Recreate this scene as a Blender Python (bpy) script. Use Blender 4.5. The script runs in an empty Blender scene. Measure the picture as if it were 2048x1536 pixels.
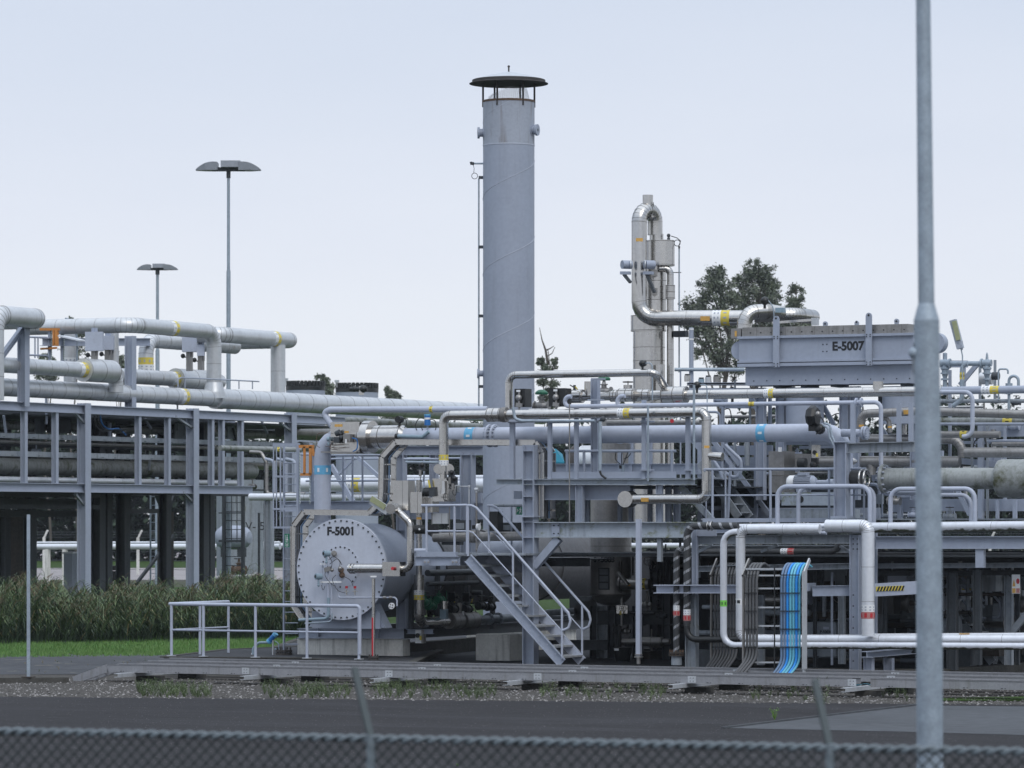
import bpy, math, random
from mathutils import Vector as V
R=math.radians
C=bpy.context.scene.collection
# ---------------- camera: long lens, level, 3.2 m above the ground ----------------
FP=8000.; TH=R(26); HZ=1036.; CH=3.2; SN,CS,TN=math.sin(TH),math.cos(TH),math.tan(TH)
cam=bpy.data.objects.new('camera',bpy.data.cameras.new('camera')); C.objects.link(cam)
cam.location=(0,0,CH); cam.rotation_euler=(R(90),0,TH)
cam.data.sensor_width=36; cam.data.lens=36*FP/2048; cam.data.shift_y=268/2048
cam.data.clip_start=1; cam.data.clip_end=6000
cam.data.dof.use_dof=True; cam.data.dof.focus_distance=82; cam.data.dof.aperture_fstop=4.2
bpy.context.scene.camera=cam
# ---------------- sky: overcast over a Nishita base; soft sun ----------------
w=bpy.data.worlds.new('World'); bpy.context.scene.world=w; w.use_nodes=True
nt=w.node_tree; nt.nodes.clear()
def wn(t,**k):
    n=nt.nodes.new(t)
    for a,b in k.items(): setattr(n,a,b)
    return n
SUN_EL,SUN_ROT=R(45),R(132)
sky=wn('ShaderNodeTexSky',sky_type='NISHITA',sun_disc=False,sun_elevation=SUN_EL,sun_rotation=SUN_ROT,air_density=1.2,dust_density=3.0,ozone_density=1.5)
tc=wn('ShaderNodeTexCoord'); sx=wn('ShaderNodeSeparateXYZ'); rp=wn('ShaderNodeValToRGB')
nt.links.new(tc.outputs['Generated'],sx.inputs[0]); 
nz=wn('ShaderNodeTexNoise'); nz.inputs['Scale'].default_value=6; nz.inputs['Detail'].default_value=4
mpw=wn('ShaderNodeMapping'); mpw.inputs['Scale'].default_value=(1,1,4); nt.links.new(tc.outputs['Generated'],mpw.inputs[0]); nt.links.new(mpw.outputs[0],nz.inputs['Vector'])
ad=wn('ShaderNodeMath',operation='MULTIPLY_ADD'); ad.inputs[1].default_value=.05; nt.links.new(nz.outputs[0],ad.inputs[0]); nt.links.new(sx.outputs['Z'],ad.inputs[2]); nt.links.new(ad.outputs[0],rp.inputs[0])
e=rp.color_ramp.elements
cols=[(0.0,(.90,.94,1.0)),(.05,(.90,.94,1.0)),(.10,(.80,.85,.96)),(.175,(.64,.72,.87)),(.40,(.58,.68,.84)),(1.0,(1.55,1.70,1.92))]
e[0].position=cols[0][0]; e[0].color=(*cols[0][1],1); e[1].position=1; e[1].color=(*cols[-1][1],1)
for p,c in cols[1:-1]:
    k=e.new(p); k.color=(*c,1)
bg=wn('ShaderNodeBackground'); bg.inputs[1].default_value=.10
bg2=wn('ShaderNodeBackground'); bg2.inputs[1].default_value=1.0
mx=wn('ShaderNodeMixShader'); mx.inputs[0].default_value=.93; out=wn('ShaderNodeOutputWorld')
nt.links.new(sky.outputs[0],bg.inputs[0]); nt.links.new(rp.outputs[0],bg2.inputs[0])
nt.links.new(bg.outputs[0],mx.inputs[1]); nt.links.new(bg2.outputs[0],mx.inputs[2]); nt.links.new(mx.outputs[0],out.inputs[0])
sl=bpy.data.lights.new('sun','SUN'); sl.energy=1.1; sl.angle=R(28); sl.color=(1,.96,.9)
so=bpy.data.objects.new('sun',sl); C.objects.link(so)
sd=V((math.sin(SUN_ROT)*math.cos(SUN_EL),math.cos(SUN_ROT)*math.cos(SUN_EL),math.sin(SUN_EL)))
so.rotation_euler=sd.to_track_quat('Z','Y').to_euler(); so.location=(0,0,60)
vs=bpy.context.scene.view_settings; vs.view_transform='Standard'; vs.look='None'; vs.gamma=1; vs.exposure=0
bpy.context.scene.cycles.max_bounces=6
# ---------------- where things stand: sight lines to metres ----------------
cd=V((-SN,CS,0)); cr=V((CS,SN,0)); cam0=V((0,0,CH)); UP=V((0,0,1)); EX=V((1,0,0)); EY=V((0,1,0))
def W(px,py,D): return cam0+cd*D+cr*((px-1024)/FP*D)+UP*((HZ-py)/FP*D)
def dF(D0,px): return D0/(1+(px-1024)/FP*TN)
class F:            # a wall plane facing the viewer side of the plant (runs along X)
    def __init__(s,D0): s.D0=D0
    def D(s,px): return dF(s.D0,px)
    def __call__(s,px,py): return W(px,py,s.D(px))
    def m(s,n,px=1024): return n*s.D(px)/FP
class S:            # a plane running away from the viewer (along Y)
    def __init__(s,px0,D0): s.X=D0*s.k(px0)
    def k(s,px): return -SN+(px-1024)/FP*CS
    def D(s,px): return s.X/s.k(px)
    def __call__(s,px,py): return W(px,py,s.D(px))
    def m(s,n,px=1024): return n*s.D(px)/FP
def G(px,py,z=0): return W(px,py,FP*(CH-z)/(py-HZ))
# ---------------- materials ----------------
MATS={}
def mat(name,col,rough=.5,metal=0,var=.12,scale=2.,streak=0,streakcol=(.05,.05,.04),spots=None,spotcol=None,spotscale=3.,bump=0,bscale=40,spec=.5,map_=(1,1,1),sp_w=.06,sheen=None):
    m=bpy.data.materials.new(name); m.use_nodes=True; n=m.node_tree; L=n.links; b=n.nodes['Principled BSDF']
    def N(t,**k):
        q=n.nodes.new(t)
        for a,v in k.items(): setattr(q,a,v)
        return q
    g=N('ShaderNodeNewGeometry'); mp=N('ShaderNodeMapping'); mp.inputs['Scale'].default_value=map_; L.new(g.outputs['Position'],mp.inputs[0])
    base=None
    def noise(sc,det=4,vec=None,r=.6):
        q=N('ShaderNodeTexNoise'); q.inputs['Scale'].default_value=sc; q.inputs['Detail'].default_value=det; q.inputs['Roughness'].default_value=r
        L.new(vec or mp.outputs[0],q.inputs['Vector']); return q
    def mixc(f,a,bb):
        q=N('ShaderNodeMix',data_type='RGBA'); L.new(f,q.inputs['Factor'])
        for s,i in ((a,6),(bb,7)):
            if isinstance(s,tuple): q.inputs[i].default_value=(*s[:3],1)
            else: L.new(s,q.inputs[i])
        return q.outputs[2]
    nn=noise(scale); nn2=noise(scale*9,2)
    av=N('ShaderNodeMath',operation='ADD'); L.new(nn.outputs[0],av.inputs[0]); L.new(nn2.outputs[0],av.inputs[1])
    rm=N('ShaderNodeMapRange'); rm.inputs[1].default_value=.7; rm.inputs[2].default_value=1.3; L.new(av.outputs[0],rm.inputs[0])
    lo=tuple(max(0,c*(1-var)) for c in col); hi=tuple(min(1,c*(1+var)) for c in col)
    cur=mixc(rm.outputs[0],lo,hi)
    if streak:
        m2=N('ShaderNodeMapping'); m2.inputs['Scale'].default_value=(1,1,.07); L.new(g.outputs['Position'],m2.inputs[0])
        s=noise(9,3,m2.outputs[0]); s2=noise(.8,2)
        mu=N('ShaderNodeMath',operation='MULTIPLY'); r2=N('ShaderNodeMapRange'); r2.inputs[1].default_value=.52; r2.inputs[2].default_value=.75; r2.inputs[4].default_value=streak*2
        L.new(s.outputs[0],r2.inputs[0]); L.new(r2.outputs[0],mu.inputs[0]); L.new(s2.outputs[0],mu.inputs[1])
        cur=mixc(mu.outputs[0],cur,streakcol)
    if spots is not None:
        s=noise(spotscale,6,None,.7); r2=N('ShaderNodeMapRange'); r2.inputs[1].default_value=spots; r2.inputs[2].default_value=spots+sp_w; L.new(s.outputs[0],r2.inputs[0])
        cur=mixc(r2.outputs[0],cur,spotcol)
    L.new(cur,b.inputs['Base Color'])
    rr=N('ShaderNodeMapRange'); rr.inputs[3].default_value=max(.02,rough-.08); rr.inputs[4].default_value=min(1,rough+.1); L.new(nn.outputs[0],rr.inputs[0]); L.new(rr.outputs[0],b.inputs['Roughness'])
    b.inputs['Metallic'].default_value=metal; b.inputs['Specular IOR Level'].default_value=spec
    if bump:
        q=noise(bscale,3); bp=N('ShaderNodeBump'); bp.inputs['Strength'].default_value=bump; bp.inputs['Distance'].default_value=.02; L.new(q.outputs[0],bp.inputs['Height']); L.new(bp.outputs[0],b.inputs['Normal'])
    MATS[name]=m; return m
GRIME=(.06,.062,.05); MOSS=(.045,.055,.02)
mat('cover_paint',(.47,.50,.575),.5,var=.05,scale=1.5,streak=.12,streakcol=(.25,.25,.27),spots=.62,spotcol=(.40,.43,.50),spotscale=1.6)
mat('paint',(.30,.335,.41),.5,var=.06,scale=1.2,streak=.12,streakcol=(.14,.145,.15))
mat('paint_light',(.385,.42,.505),.5,var=.06,scale=1.5,streak=.12,streakcol=(.2,.2,.22),spots=.66,spotcol=(.33,.35,.42),spotscale=2)
mat('paint_old',(.235,.262,.295),.6,var=.15,scale=1.5,streak=.6,streakcol=GRIME,spots=.62,spotcol=(.16,.17,.16),spotscale=3)
mat('paint_moss',(.32,.36,.41),.6,var=.1,scale=1.5,streak=.3,streakcol=GRIME,spots=.54,spotcol=(.14,.15,.06),spotscale=2.2,sp_w=.12)
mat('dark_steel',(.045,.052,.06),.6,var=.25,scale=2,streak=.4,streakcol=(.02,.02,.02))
mat('rust_steel',(.045,.036,.03),.75,var=.35,scale=2,streak=.5,streakcol=(.02,.018,.015))
mat('galv',(.50,.52,.545),.5,metal=.45,var=.12,scale=7,streak=.25,streakcol=(.22,.22,.21))
mat('galv_post',(.30,.355,.41),.55,metal=.3,var=.24,scale=9,streak=.2,streakcol=(.2,.23,.26))
mat('clad',(.56,.575,.59),.42,metal=.55,var=.07,scale=1.2,streak=.30,streakcol=(.24,.22,.20),spots=.66,spotcol=(.4,.36,.33),spotscale=1.5)
mat('duct',(.27,.275,.295),.6,metal=.2,var=.12,scale=3,streak=.5,streakcol=(.15,.145,.13))
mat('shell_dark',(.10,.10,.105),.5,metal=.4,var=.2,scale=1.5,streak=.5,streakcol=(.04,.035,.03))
mat('clad_seam',(.16,.15,.15),.6,metal=.3)
mat('steel',(.53,.515,.495),.25,metal=1.0,var=.08,scale=1.5,streak=.2,streakcol=(.30,.27,.24))
mat('steel_seam',(.17,.16,.15),.5,metal=.6)
mat('steel_dull',(.30,.29,.28),.42,metal=.8,var=.15,scale=2,streak=.4,streakcol=(.15,.14,.12))
mat('clad_white',(.66,.68,.72),.36,metal=.35,var=.06,scale=1.5,streak=.2,streakcol=(.35,.34,.3))
mat('clad_moss',(.27,.285,.28),.55,metal=.3,var=.15,scale=2,streak=.5,streakcol=MOSS,spots=.52,spotcol=(.07,.075,.035),spotscale=2.2,sp_w=.16)
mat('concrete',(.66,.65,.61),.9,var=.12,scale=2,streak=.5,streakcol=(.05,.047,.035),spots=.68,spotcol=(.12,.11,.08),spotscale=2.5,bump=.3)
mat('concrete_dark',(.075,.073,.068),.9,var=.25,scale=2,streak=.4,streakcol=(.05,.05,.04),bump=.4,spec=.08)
mat('slab_top',(.055,.057,.062),.9,var=.2,scale=.5,bump=.3,spots=.62,spotcol=(.04,.042,.045),spotscale=.6,sp_w=.1,spec=.08)
mat('asphalt',(.034,.033,.035),.85,var=.2,scale=.5,bump=.5,bscale=60,spots=.50,spotcol=(.050,.050,.054),spotscale=.6,sp_w=.25,map_=(.22,1,1),spec=.08)
mat('asphalt_pale',(.085,.09,.098),.85,var=.18,scale=.4,bump=.3,spots=.6,spotcol=(.12,.125,.13),spotscale=.35,sp_w=.1,spec=.08)
mat('road_old',(.07,.073,.08),.9,var=.25,scale=.4,bump=.3,spots=.60,spotcol=(.17,.16,.13),spotscale=1.2,sp_w=.05,spec=.08)
mat('far_gravel',(.28,.26,.26),.95,var=.2,scale=.4,spec=.08)
mat('rough_ground',(.075,.075,.06),.95,var=.3,scale=.3,bump=.3,spots=.5,spotcol=(.06,.085,.035),spotscale=.15,sp_w=.12,spec=.05)
mat('soil',(.07,.062,.05),.95,var=.3,scale=1.5,spots=.55,spotcol=(.06,.085,.025),spotscale=2,sp_w=.1,spec=.08)
mat('gravel_base',(.075,.07,.065),.95,var=.5,scale=12,bump=.6,spec=.08)
mat('grass_ground',(.035,.062,.016),.9,var=.35,scale=.8,bump=.4,spec=.08)
mat('stone',(.11,.105,.10),.9,var=.5,scale=5); mat('stone_pale',(.25,.24,.235),.9,var=.2,scale=5)
mat('black',(.012,.013,.014),.4,var=.2); mat('rubber',(.022,.023,.025),.6)
mat('cable_grey',(.085,.087,.092),.55,var=.12); mat('cable_blue',(.015,.24,.68),.4,var=.06); mat('cable_teal',(.12,.42,.55),.45,var=.06); mat('cable_slate',(.12,.19,.30),.45)
mat('cap_grey',(.33,.36,.42),.5)
mat('orange',(.50,.20,.045),.6,var=.15,streak=.2); mat('yellow',(.62,.50,.08),.5,var=.06); mat('tag_orange',(.60,.34,.08),.5)
mat('white',(.72,.73,.74),.5,var=.04); mat('red',(.45,.02,.03),.4); mat('red_worn',(.42,.18,.17),.5,var=.1); mat('blue',(.02,.14,.40),.4)
mat('label_blue',(.12,.38,.60),.45); mat('green',(.01,.12,.06),.4); mat('sign_green',(.01,.20,.11),.4); mat('label_green',(.18,.55,.08),.4)
mat('teal_box',(.01,.20,.30),.4); mat('ink',(.012,.013,.016),.6,var=0); mat('lamp_glass',(.30,.32,.18),.3); mat('lamp_hood',(.30,.32,.36),.4,metal=.3)
mat('rust',(.12,.075,.05),.8,var=.3,scale=6); mat('cap_dark',(.045,.04,.038),.75,var=.3,scale=5)
mat('blue_tank',(.22,.30,.36),.5)
mat('fence_green',(.032,.044,.047),.6); mat('fence_mesh',(.018,.026,.028),.7)
mat('fence_wire',(.135,.165,.185),.5,var=.1)
mat('weld',(.40,.43,.50),.5)
# ---------------- mesh builder ----------------
def perp(d):
    d=d.normalized(); a=UP if abs(d.z)<.9 else EX
    s=d.cross(a).normalized(); return s,s.cross(d).normalized()
class MB:
    def __init__(s,m='paint'): s.v=[];s.f=[];s.mi=[];s.sm=[];s.ms=[];s.m=m
    def _m(s):
        if s.m not in s.ms: s.ms.append(s.m)
        return s.ms.index(s.m)
    def add(s,vs,fs,smooth=False):
        o=len(s.v); s.v+=[V(x) for x in vs]; k=s._m()
        for f in fs: s.f.append([o+i for i in f]); s.mi.append(k); s.sm.append(smooth)
        return s
    def obox(s,c,a,b,d):   # centre + three half-vectors
        c=V(c); vs=[c+a*i+b*j+d*k for i in(-1,1) for j in(-1,1) for k in(-1,1)]
        return s.add(vs,[(0,1,3,2),(4,6,7,5),(0,4,5,1),(2,3,7,6),(0,2,6,4),(1,5,7,3)])
    def box(s,p,q):
        p,q=V(p),V(q); c=(p+q)/2; h=(q-p)/2
        return s.obox(c,V((h.x,0,0)),V((0,h.y,0)),V((0,0,h.z)))
    def bx(s,c,x,y,z): # centre, full sizes
        return s.obox(c,V((x/2,0,0)),V((0,y/2,0)),V((0,0,z/2)))
    def bar(s,p,q,w,h,up=None):
        p,q=V(p),V(q); d=q-p
        if d.length<1e-6: return s
        u=V(up) if up else (UP if abs(d.normalized().z)<.9 else EX)
        sd=d.cross(u).normalized(); u=sd.cross(d).normalized()
        return s.obox((p+q)/2,d/2,sd*w/2,u*h/2)
    def ib(s,p,q,w,h,t=None,up=None):  # rolled H section: flanges at +-h/2 along up
        p,q=V(p),V(q); d=q-p; u=V(up) if up else (UP if abs(d.normalized().z)<.9 else EX)
        sd=d.cross(u).normalized(); u=sd.cross(d).normalized(); t=t or max(.012,.07*h)
        for k in(-1,1): s.obox((p+q)/2+u*k*(h-t)/2,d/2,sd*w/2,u*t/2)
        return s.obox((p+q)/2,d/2,sd*t*.35,u*(h/2-t))
    def ch(s,p,q,w,h,t=.012,up=None,side=1): # channel: web on one side
        p,q=V(p),V(q); d=q-p; u=V(up) if up else (UP if abs(d.normalized().z)<.9 else EX)
        sd=d.cross(u).normalized(); u=sd.cross(d).normalized()
        for k in(-1,1): s.obox((p+q)/2+u*k*(h-t)/2,d/2,sd*w/2,u*t/2)
        return s.obox((p+q)/2+sd*side*(w/2-t/2),d/2,sd*t/2,u*(h/2-t))
    def cyl(s,p,q,r,r2=None,n=16,cap=3,smooth=True):
        p,q=V(p),V(q); r2=r if r2 is None else r2; a,b=perp(q-p)
        cs=[(math.cos(2*math.pi*i/n),math.sin(2*math.pi*i/n)) for i in range(n)]
        A=[p+(a*c+b*t)*r for c,t in cs]; B=[q+(a*c+b*t)*r2 for c,t in cs]
        s.add(A+B,[(i,n+i,n+(i+1)%n,(i+1)%n) for i in range(n)],smooth)
        if cap&1 and r>0: s.add(A,[tuple(range(n))])
        if cap&2 and r2>0: s.add(B,[tuple(range(n-1,-1,-1))])
        return s
    def sweep(s,pts,r,n=12,cap=True,smooth=True):
        pts=[V(p) for p in pts]; k=len(pts); rs=r if isinstance(r,(list,tuple)) else [r]*k
        T=[(pts[min(i+1,k-1)]-pts[max(i-1,0)]).normalized() for i in range(k)]
        a,b=perp(T[0]); vs=[]; fs=[]
        for i in range(k):
            a=(a-T[i]*a.dot(T[i])).normalized(); b=T[i].cross(a)
            vs+=[pts[i]+(a*math.cos(2*math.pi*j/n)+b*math.sin(2*math.pi*j/n))*rs[i] for j in range(n)]
        for i in range(k-1):
            for j in range(n): fs.append((i*n+j,i*n+(j+1)%n,(i+1)*n+(j+1)%n,(i+1)*n+j))
        s.add(vs,fs,smooth)
        if cap: s.add(vs[:n],[tuple(range(n-1,-1,-1))]); s.add(vs[-n:],[tuple(range(n))])
        return s
    def ball(s,c,r,n=12,sc=(1,1,1)):
        c=V(c); vs=[];fs=[];m=n//2
        for i in range(m+1):
            t=math.pi*i/m
            for j in range(n): u=2*math.pi*j/n; vs.append(c+V((math.sin(t)*math.cos(u)*sc[0],math.sin(t)*math.sin(u)*sc[1],math.cos(t)*sc[2]))*r)
        for i in range(m):
            for j in range(n): fs.append((i*n+j,(i+1)*n+j,(i+1)*n+(j+1)%n,i*n+(j+1)%n))
        return s.add(vs,fs,True)
    def lathe(s,c,ax,prof,n=24,smooth=True): # prof: (radius, distance along ax)
        c=V(c); ax=V(ax).normalized(); a,b=perp(ax)
        for (r1,h1),(r2,h2) in zip(prof,prof[1:]):
            A=[c+ax*h1+(a*math.cos(2*math.pi*i/n)+b*math.sin(2*math.pi*i/n))*max(r1,1e-4) for i in range(n)]
            B=[c+ax*h2+(a*math.cos(2*math.pi*i/n)+b*math.sin(2*math.pi*i/n))*max(r2,1e-4) for i in range(n)]
            s.add(A+B,[(i,n+i,n+(i+1)%n,(i+1)%n) for i in range(n)],smooth)
        return s
    def torus(s,c,ax,r,t,n=18,k=6):
        a,b=perp(V(ax)); c=V(c)
        return s.sweep_closed([c+(a*math.cos(2*math.pi*i/n)+b*math.sin(2*math.pi*i/n))*r for i in range(n)],t,k)
    def sweep_closed(s,pts,r,n=6):
        k=len(pts); ctr=sum(pts,V((0,0,0)))/k; ax=(pts[0]-ctr).cross(pts[1]-ctr).normalized(); vs=[];fs=[]
        for p in pts:
            o=(p-ctr).normalized(); vs+=[p+(o*math.cos(2*math.pi*j/n)+ax*math.sin(2*math.pi*j/n))*r for j in range(n)]
        for i in range(k):
            for j in range(n): fs.append((i*n+j,((i+1)%k)*n+j,((i+1)%k)*n+(j+1)%n,i*n+(j+1)%n))
        return s.add(vs,fs,True)
    def build(s,name,parent=None,loc=None):
        if loc is None:
            if parent is not None: loc=V(parent['_o'])
            else:
                n=len(s.v) or 1; loc=V((sum(v.x for v in s.v)/n,sum(v.y for v in s.v)/n,min(v.z for v in s.v)))
        me=bpy.data.meshes.new(name); me.from_pydata([v-loc for v in s.v],[],s.f)
        for k in s.ms: me.materials.append(MATS[k])
        me.polygons.foreach_set('material_index',s.mi); me.polygons.foreach_set('use_smooth',s.sm); me.update()
        o=bpy.data.objects.new(name,me); C.objects.link(o)
        if parent is None: o.location=loc
        else: o.parent=parent
        o['_o']=tuple(loc); return o
def tag(o,label,cat,group=None):
    o['label']=label; o['category']=cat
    if group: o['group']=group
    return o
def thing(name,label,cat,loc,group=None):
    o=bpy.data.objects.new(name,None); C.objects.link(o); o.location=loc; o.empty_display_size=.2; o['_o']=tuple(V(loc)); return tag(o,label,cat,group)
def one(name,mb,label,cat,group=None): return tag(mb.build(name),label,cat,group)
def struct(name,mb,kind='structure'):
    o=mb.build(name,loc=V((0,0,0))); o['kind']=kind; return o
def path(pts,rb,k=5):
    pts=[V(p) for p in pts]; out=[pts[0]]; arcs=[]
    for i in range(1,len(pts)-1):
        a,b,c=pts[i-1],pts[i],pts[i+1]; u=(a-b).normalized(); v=(c-b).normalized()
        ang=u.angle(v)
        if rb<=0 or ang>R(174): out.append(b); continue
        t=min(rb/math.tan(ang/2),(a-b).length*.49 if i>1 else (a-b).length*.98,(c-b).length*.49 if i<len(pts)-2 else (c-b).length*.98); rr=t*math.tan(ang/2)
        bis=(u+v).normalized(); ctr=b+bis*(rr/math.sin(ang/2)); p0=b+u*t; p1=b+v*t; s0=len(out)
        e0=(p0-ctr); e1=(p1-ctr); tot=e0.angle(e1)
        for j in range(k+1):
            f=j/k; out.append(ctr+(e0*math.sin((1-f)*tot)+e1*math.sin(f*tot))/math.sin(tot))
        arcs.append((s0,len(out)-1))
    out.append(pts[-1]); return out,arcs
SEAM={'clad':'clad_seam','steel':'steel_seam','clad_white':'clad_seam','clad_moss':'clad_seam','steel_dull':'steel_seam'}
def runmb(pts,r,m,rb=None,n=18,seam=0,cap=True,mb=None):
    mb=mb or MB(m); mb.m=m; rb=r*2.6 if rb is None else rb
    P,arcs=path(pts,rb,6 if seam else 5); mb.sweep(P,r,n,cap)
    if seam:
        mb.m=SEAM.get(m,'clad_seam'); aset=set(j for a in arcs for j in range(a[0],a[1]+1))
        w=max(.006,r*.035)
        for i in range(len(P)-1):
            d=P[i+1]-P[i]; L=d.length
            if i in aset and i+1 in aset: 
                mb.cyl(P[i]-d.normalized()*w/2,P[i]+d.normalized()*w/2,r*1.014,n=n)
                if i+1 in [a[1] for a in arcs]: mb.cyl(P[i+1]-d.normalized()*w/2,P[i+1]+d.normalized()*w/2,r*1.014,n=n)
                continue
            k=max(0,int(L/seam))
            for j in range(1,k+1):
                c=P[i]+d*(j/(k+1)); mb.cyl(c-d.normalized()*w/2,c+d.normalized()*w/2,r*1.012,n=n)
        mb.m=m
    return mb
def bandmb(p,d,r,kind,width):
    d=d.normalized(); mb=MB('white'); a,b=perp(d); R1=r*1.025; w=width
    def ring(m,s0,s1): mb.m=m; mb.cyl(p+d*s0,p+d*s1,R1,n=20)
    def marks(s0,s1,m,rows=9,frac=.5):
        mb.m=m
        for i in range(rows):
            t=2*math.pi*i/rows; o=a*math.cos(t)+b*math.sin(t); tt=o.cross(d)
            c=p+d*((s0+s1)/2)+o*R1; mb.obox(c,d*(s1-s0)/2*.62,tt*(R1*math.pi/rows*frac),o*.003)
    if kind=='yw': ring('white',-w/2,0); ring('yellow',0,w/2); marks(w*.1,w*.4,'cap_grey',9,.3); marks(-w*.42,-w*.28,'cap_grey',10,.4); marks(-w*.2,-w*.08,'cap_grey',10,.4)
    elif kind=='blue': ring('label_blue',-w/2,w/2); marks(-w*.35,w*.35,'white',6,.25)
    elif kind=='redw': ring('white',-w/2,0); ring('red_worn',0,w/2); marks(0,w/2,'red',7,.45); marks(-w*.42,-w*.28,'cap_grey',9,.4); marks(-w*.2,-w*.08,'cap_grey',9,.4)
    elif kind=='green': ring('label_green',-w/2,w/2); marks(-w*.35,w*.35,'ink',7,.3)
    elif kind=='black': ring('white',-w/2,w/2); marks(-w*.4,w*.4,'ink',6,.6)
    elif kind=='yellow': ring('yellow',-w/2,w/2); marks(-w*.3,w*.3,'ink',7,.3)
    elif kind=='tag':
        mb.m='tag_orange'; o=(-cd*.9+UP*-.1); o=(o-d*o.dot(d)).normalized(); tt=o.cross(d); hz=abs(d.z)<.7; mb.obox(p+o*r,d*(w/2 if hz else w*.24),tt*(w*.24 if hz else w/2),o*.008)
    return mb
def flange(mb,p,d,r,t,bolts=0,m=None):
    if m: mb.m=m
    d=V(d).normalized(); mb.cyl(V(p)-d*t/2,V(p)+d*t/2,r,n=20)
    a,b=perp(d); k=mb.m; mb.m='cap_grey'
    for i in range(bolts):
        q=2*math.pi*i/bolts; c=V(p)+(a*math.cos(q)+b*math.sin(q))*r*.84; mb.cyl(c-d*t*1.3,c+d*t*1.3,r*.06+.004,n=6,smooth=False)
    mb.m=k; return mb
def boltring(p,d,r,t,bolts):
    mb=MB('cap_grey'); d=V(d).normalized(); a,b=perp(d)
    for i in range(bolts):
        q=2*math.pi*i/bolts; c=V(p)+(a*math.cos(q)+b*math.sin(q))*r*.84; mb.cyl(c-d*t*1.3,c+d*t*1.3,r*.06+.004,n=6,smooth=False)
    return mb
def pipe(label,pts,r,m='steel',rb=None,seam=0,bands=(),flanges=(),name='pipe',cat='pipe',group=None,extra=None,n=18):
    """bands: (x-index, fraction, kind, width); flanges: (index, fraction, radius, thickness, bolts)"""
    pts=[V(p) for p in pts]; mb=runmb(pts,r,m,rb,n,seam)
    if not(bands or flanges or extra): return one(name,mb,label,cat,group)
    low=min(pts,key=lambda p:p.z); t=thing(name,label,cat,low-UP*r,group)
    mb.build('pipe_run',t)
    for i,f,k,wd in bands:
        p=pts[i].lerp(pts[i+1],f); bandmb(p,pts[i+1]-pts[i],r,k,wd).build('marker_band' if k!='tag' else 'name_tag',t)
    for i,f,rr,th,bo in flanges:
        q=MB(m); dd=pts[i+1]-pts[i]; pp=pts[i].lerp(pts[i+1],f); flange(q,pp,dd,rr,th,0); fo=q.build('flange',t)
        if bo: boltring(pp,dd,rr,th,bo).build('bolt_ring',fo)
    if extra:
        for nm,q in extra: q.build(nm,t)
    return t
def jacket(a,b,r,m='steel',seam=True,n=20):   # wide insulated section
    mb=MB(m); a,b=V(a),V(b); mb.cyl(a,b,r,n=n); d=(b-a).normalized(); mb.m=SEAM.get(m,'steel_seam')
    for c in (a+d*.02,b-d*.02,(a+b)/2): mb.cyl(c-d*.008,c+d*.008,r*1.012,n=n)
    return mb
def text(txt,p,size,xdir=EX,normal=-EY,m='ink',name='lettering',parent=None,bold=.0):
    cu=bpy.data.curves.new('t','FONT'); cu.body=txt; cu.size=size; cu.align_x='CENTER'; cu.align_y='CENTER'; cu.extrude=.001; cu.offset=bold
    ob=bpy.data.objects.new('t',cu); C.objects.link(ob); bpy.context.view_layer.update()
    me=bpy.data.meshes.new_from_object(ob.evaluated_get(bpy.context.evaluated_depsgraph_get()))
    xd=V(xdir).normalized(); nn=V(normal).normalized(); yd=nn.cross(xd)
    mb=MB(m); mb.add([V(p)+xd*v.co.x+yd*v.co.y+nn*v.co.z for v in me.vertices],[tuple(f.vertices) for f in me.polygons])
    if txt.endswith('1'):
        xm=max(v.co.x for v in me.vertices); ym=max(v.co.y for v in me.vertices); f=[(xm-size*.10,ym),(xm-size*.10,ym-size*.10),(xm-size*.26,ym-size*.22),(xm-size*.26,ym-size*.12)]
        mb.add([V(p)+xd*x+yd*y+nn*.0012 for x,y in f],[(0,1,2,3)])
    bpy.data.objects.remove(ob); return mb.build(name,parent)
def railing(t,pts,h=1.1,r=.024,m='paint',mid=(.5,),kick=0,ends=None):
    pts=[V(p) for p in pts]
    for p in pts: MB(m).cyl(p,p+UP*h,r,n=8).build('post',t)
    MB(m).sweep([p+UP*h for p in pts],r*1.1,8).build('top_rail',t)
    for f in mid: MB(m).sweep([p+UP*h*f for p in pts],r*.7,8).build('mid_rail',t)
    if kick:
        q=MB(m)
        for a,b in zip(pts,pts[1:]): q.bar(a+UP*kick/2,b+UP*kick/2,.012,kick)
        q.build('toe_board',t)
def ladder_mb(a,b,wv,rung=.28,r=.02,stile=.05,m='paint',rails=True):
    a,b,wv=V(a),V(b),V(wv); q=MB(m); d=b-a; n=int(d.length/rung)
    out=[]
    if rails:
        for k in(0,1): q.bar(a+wv*k,b+wv*k,stile,stile*.4,up=wv)
    for i in range(1,n+1): c=a+d*(i-.5)/n; q.cyl(c,c+wv,r*.6,n=6,cap=0)
    return q
def handwheel(mb,c,ax,r,m='black'):
    mb.m=m; mb.torus(c,ax,r,r*.12,14,5); a,b=perp(V(ax))
    for o in (a,b): mb.cyl(V(c)-o*r,V(c)+o*r,r*.07,n=5,cap=0)
    mb.cyl(V(c)-V(ax).normalized()*r*1.2,V(c)+V(ax).normalized()*r*.2,r*.1,n=6); return mb
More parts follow.
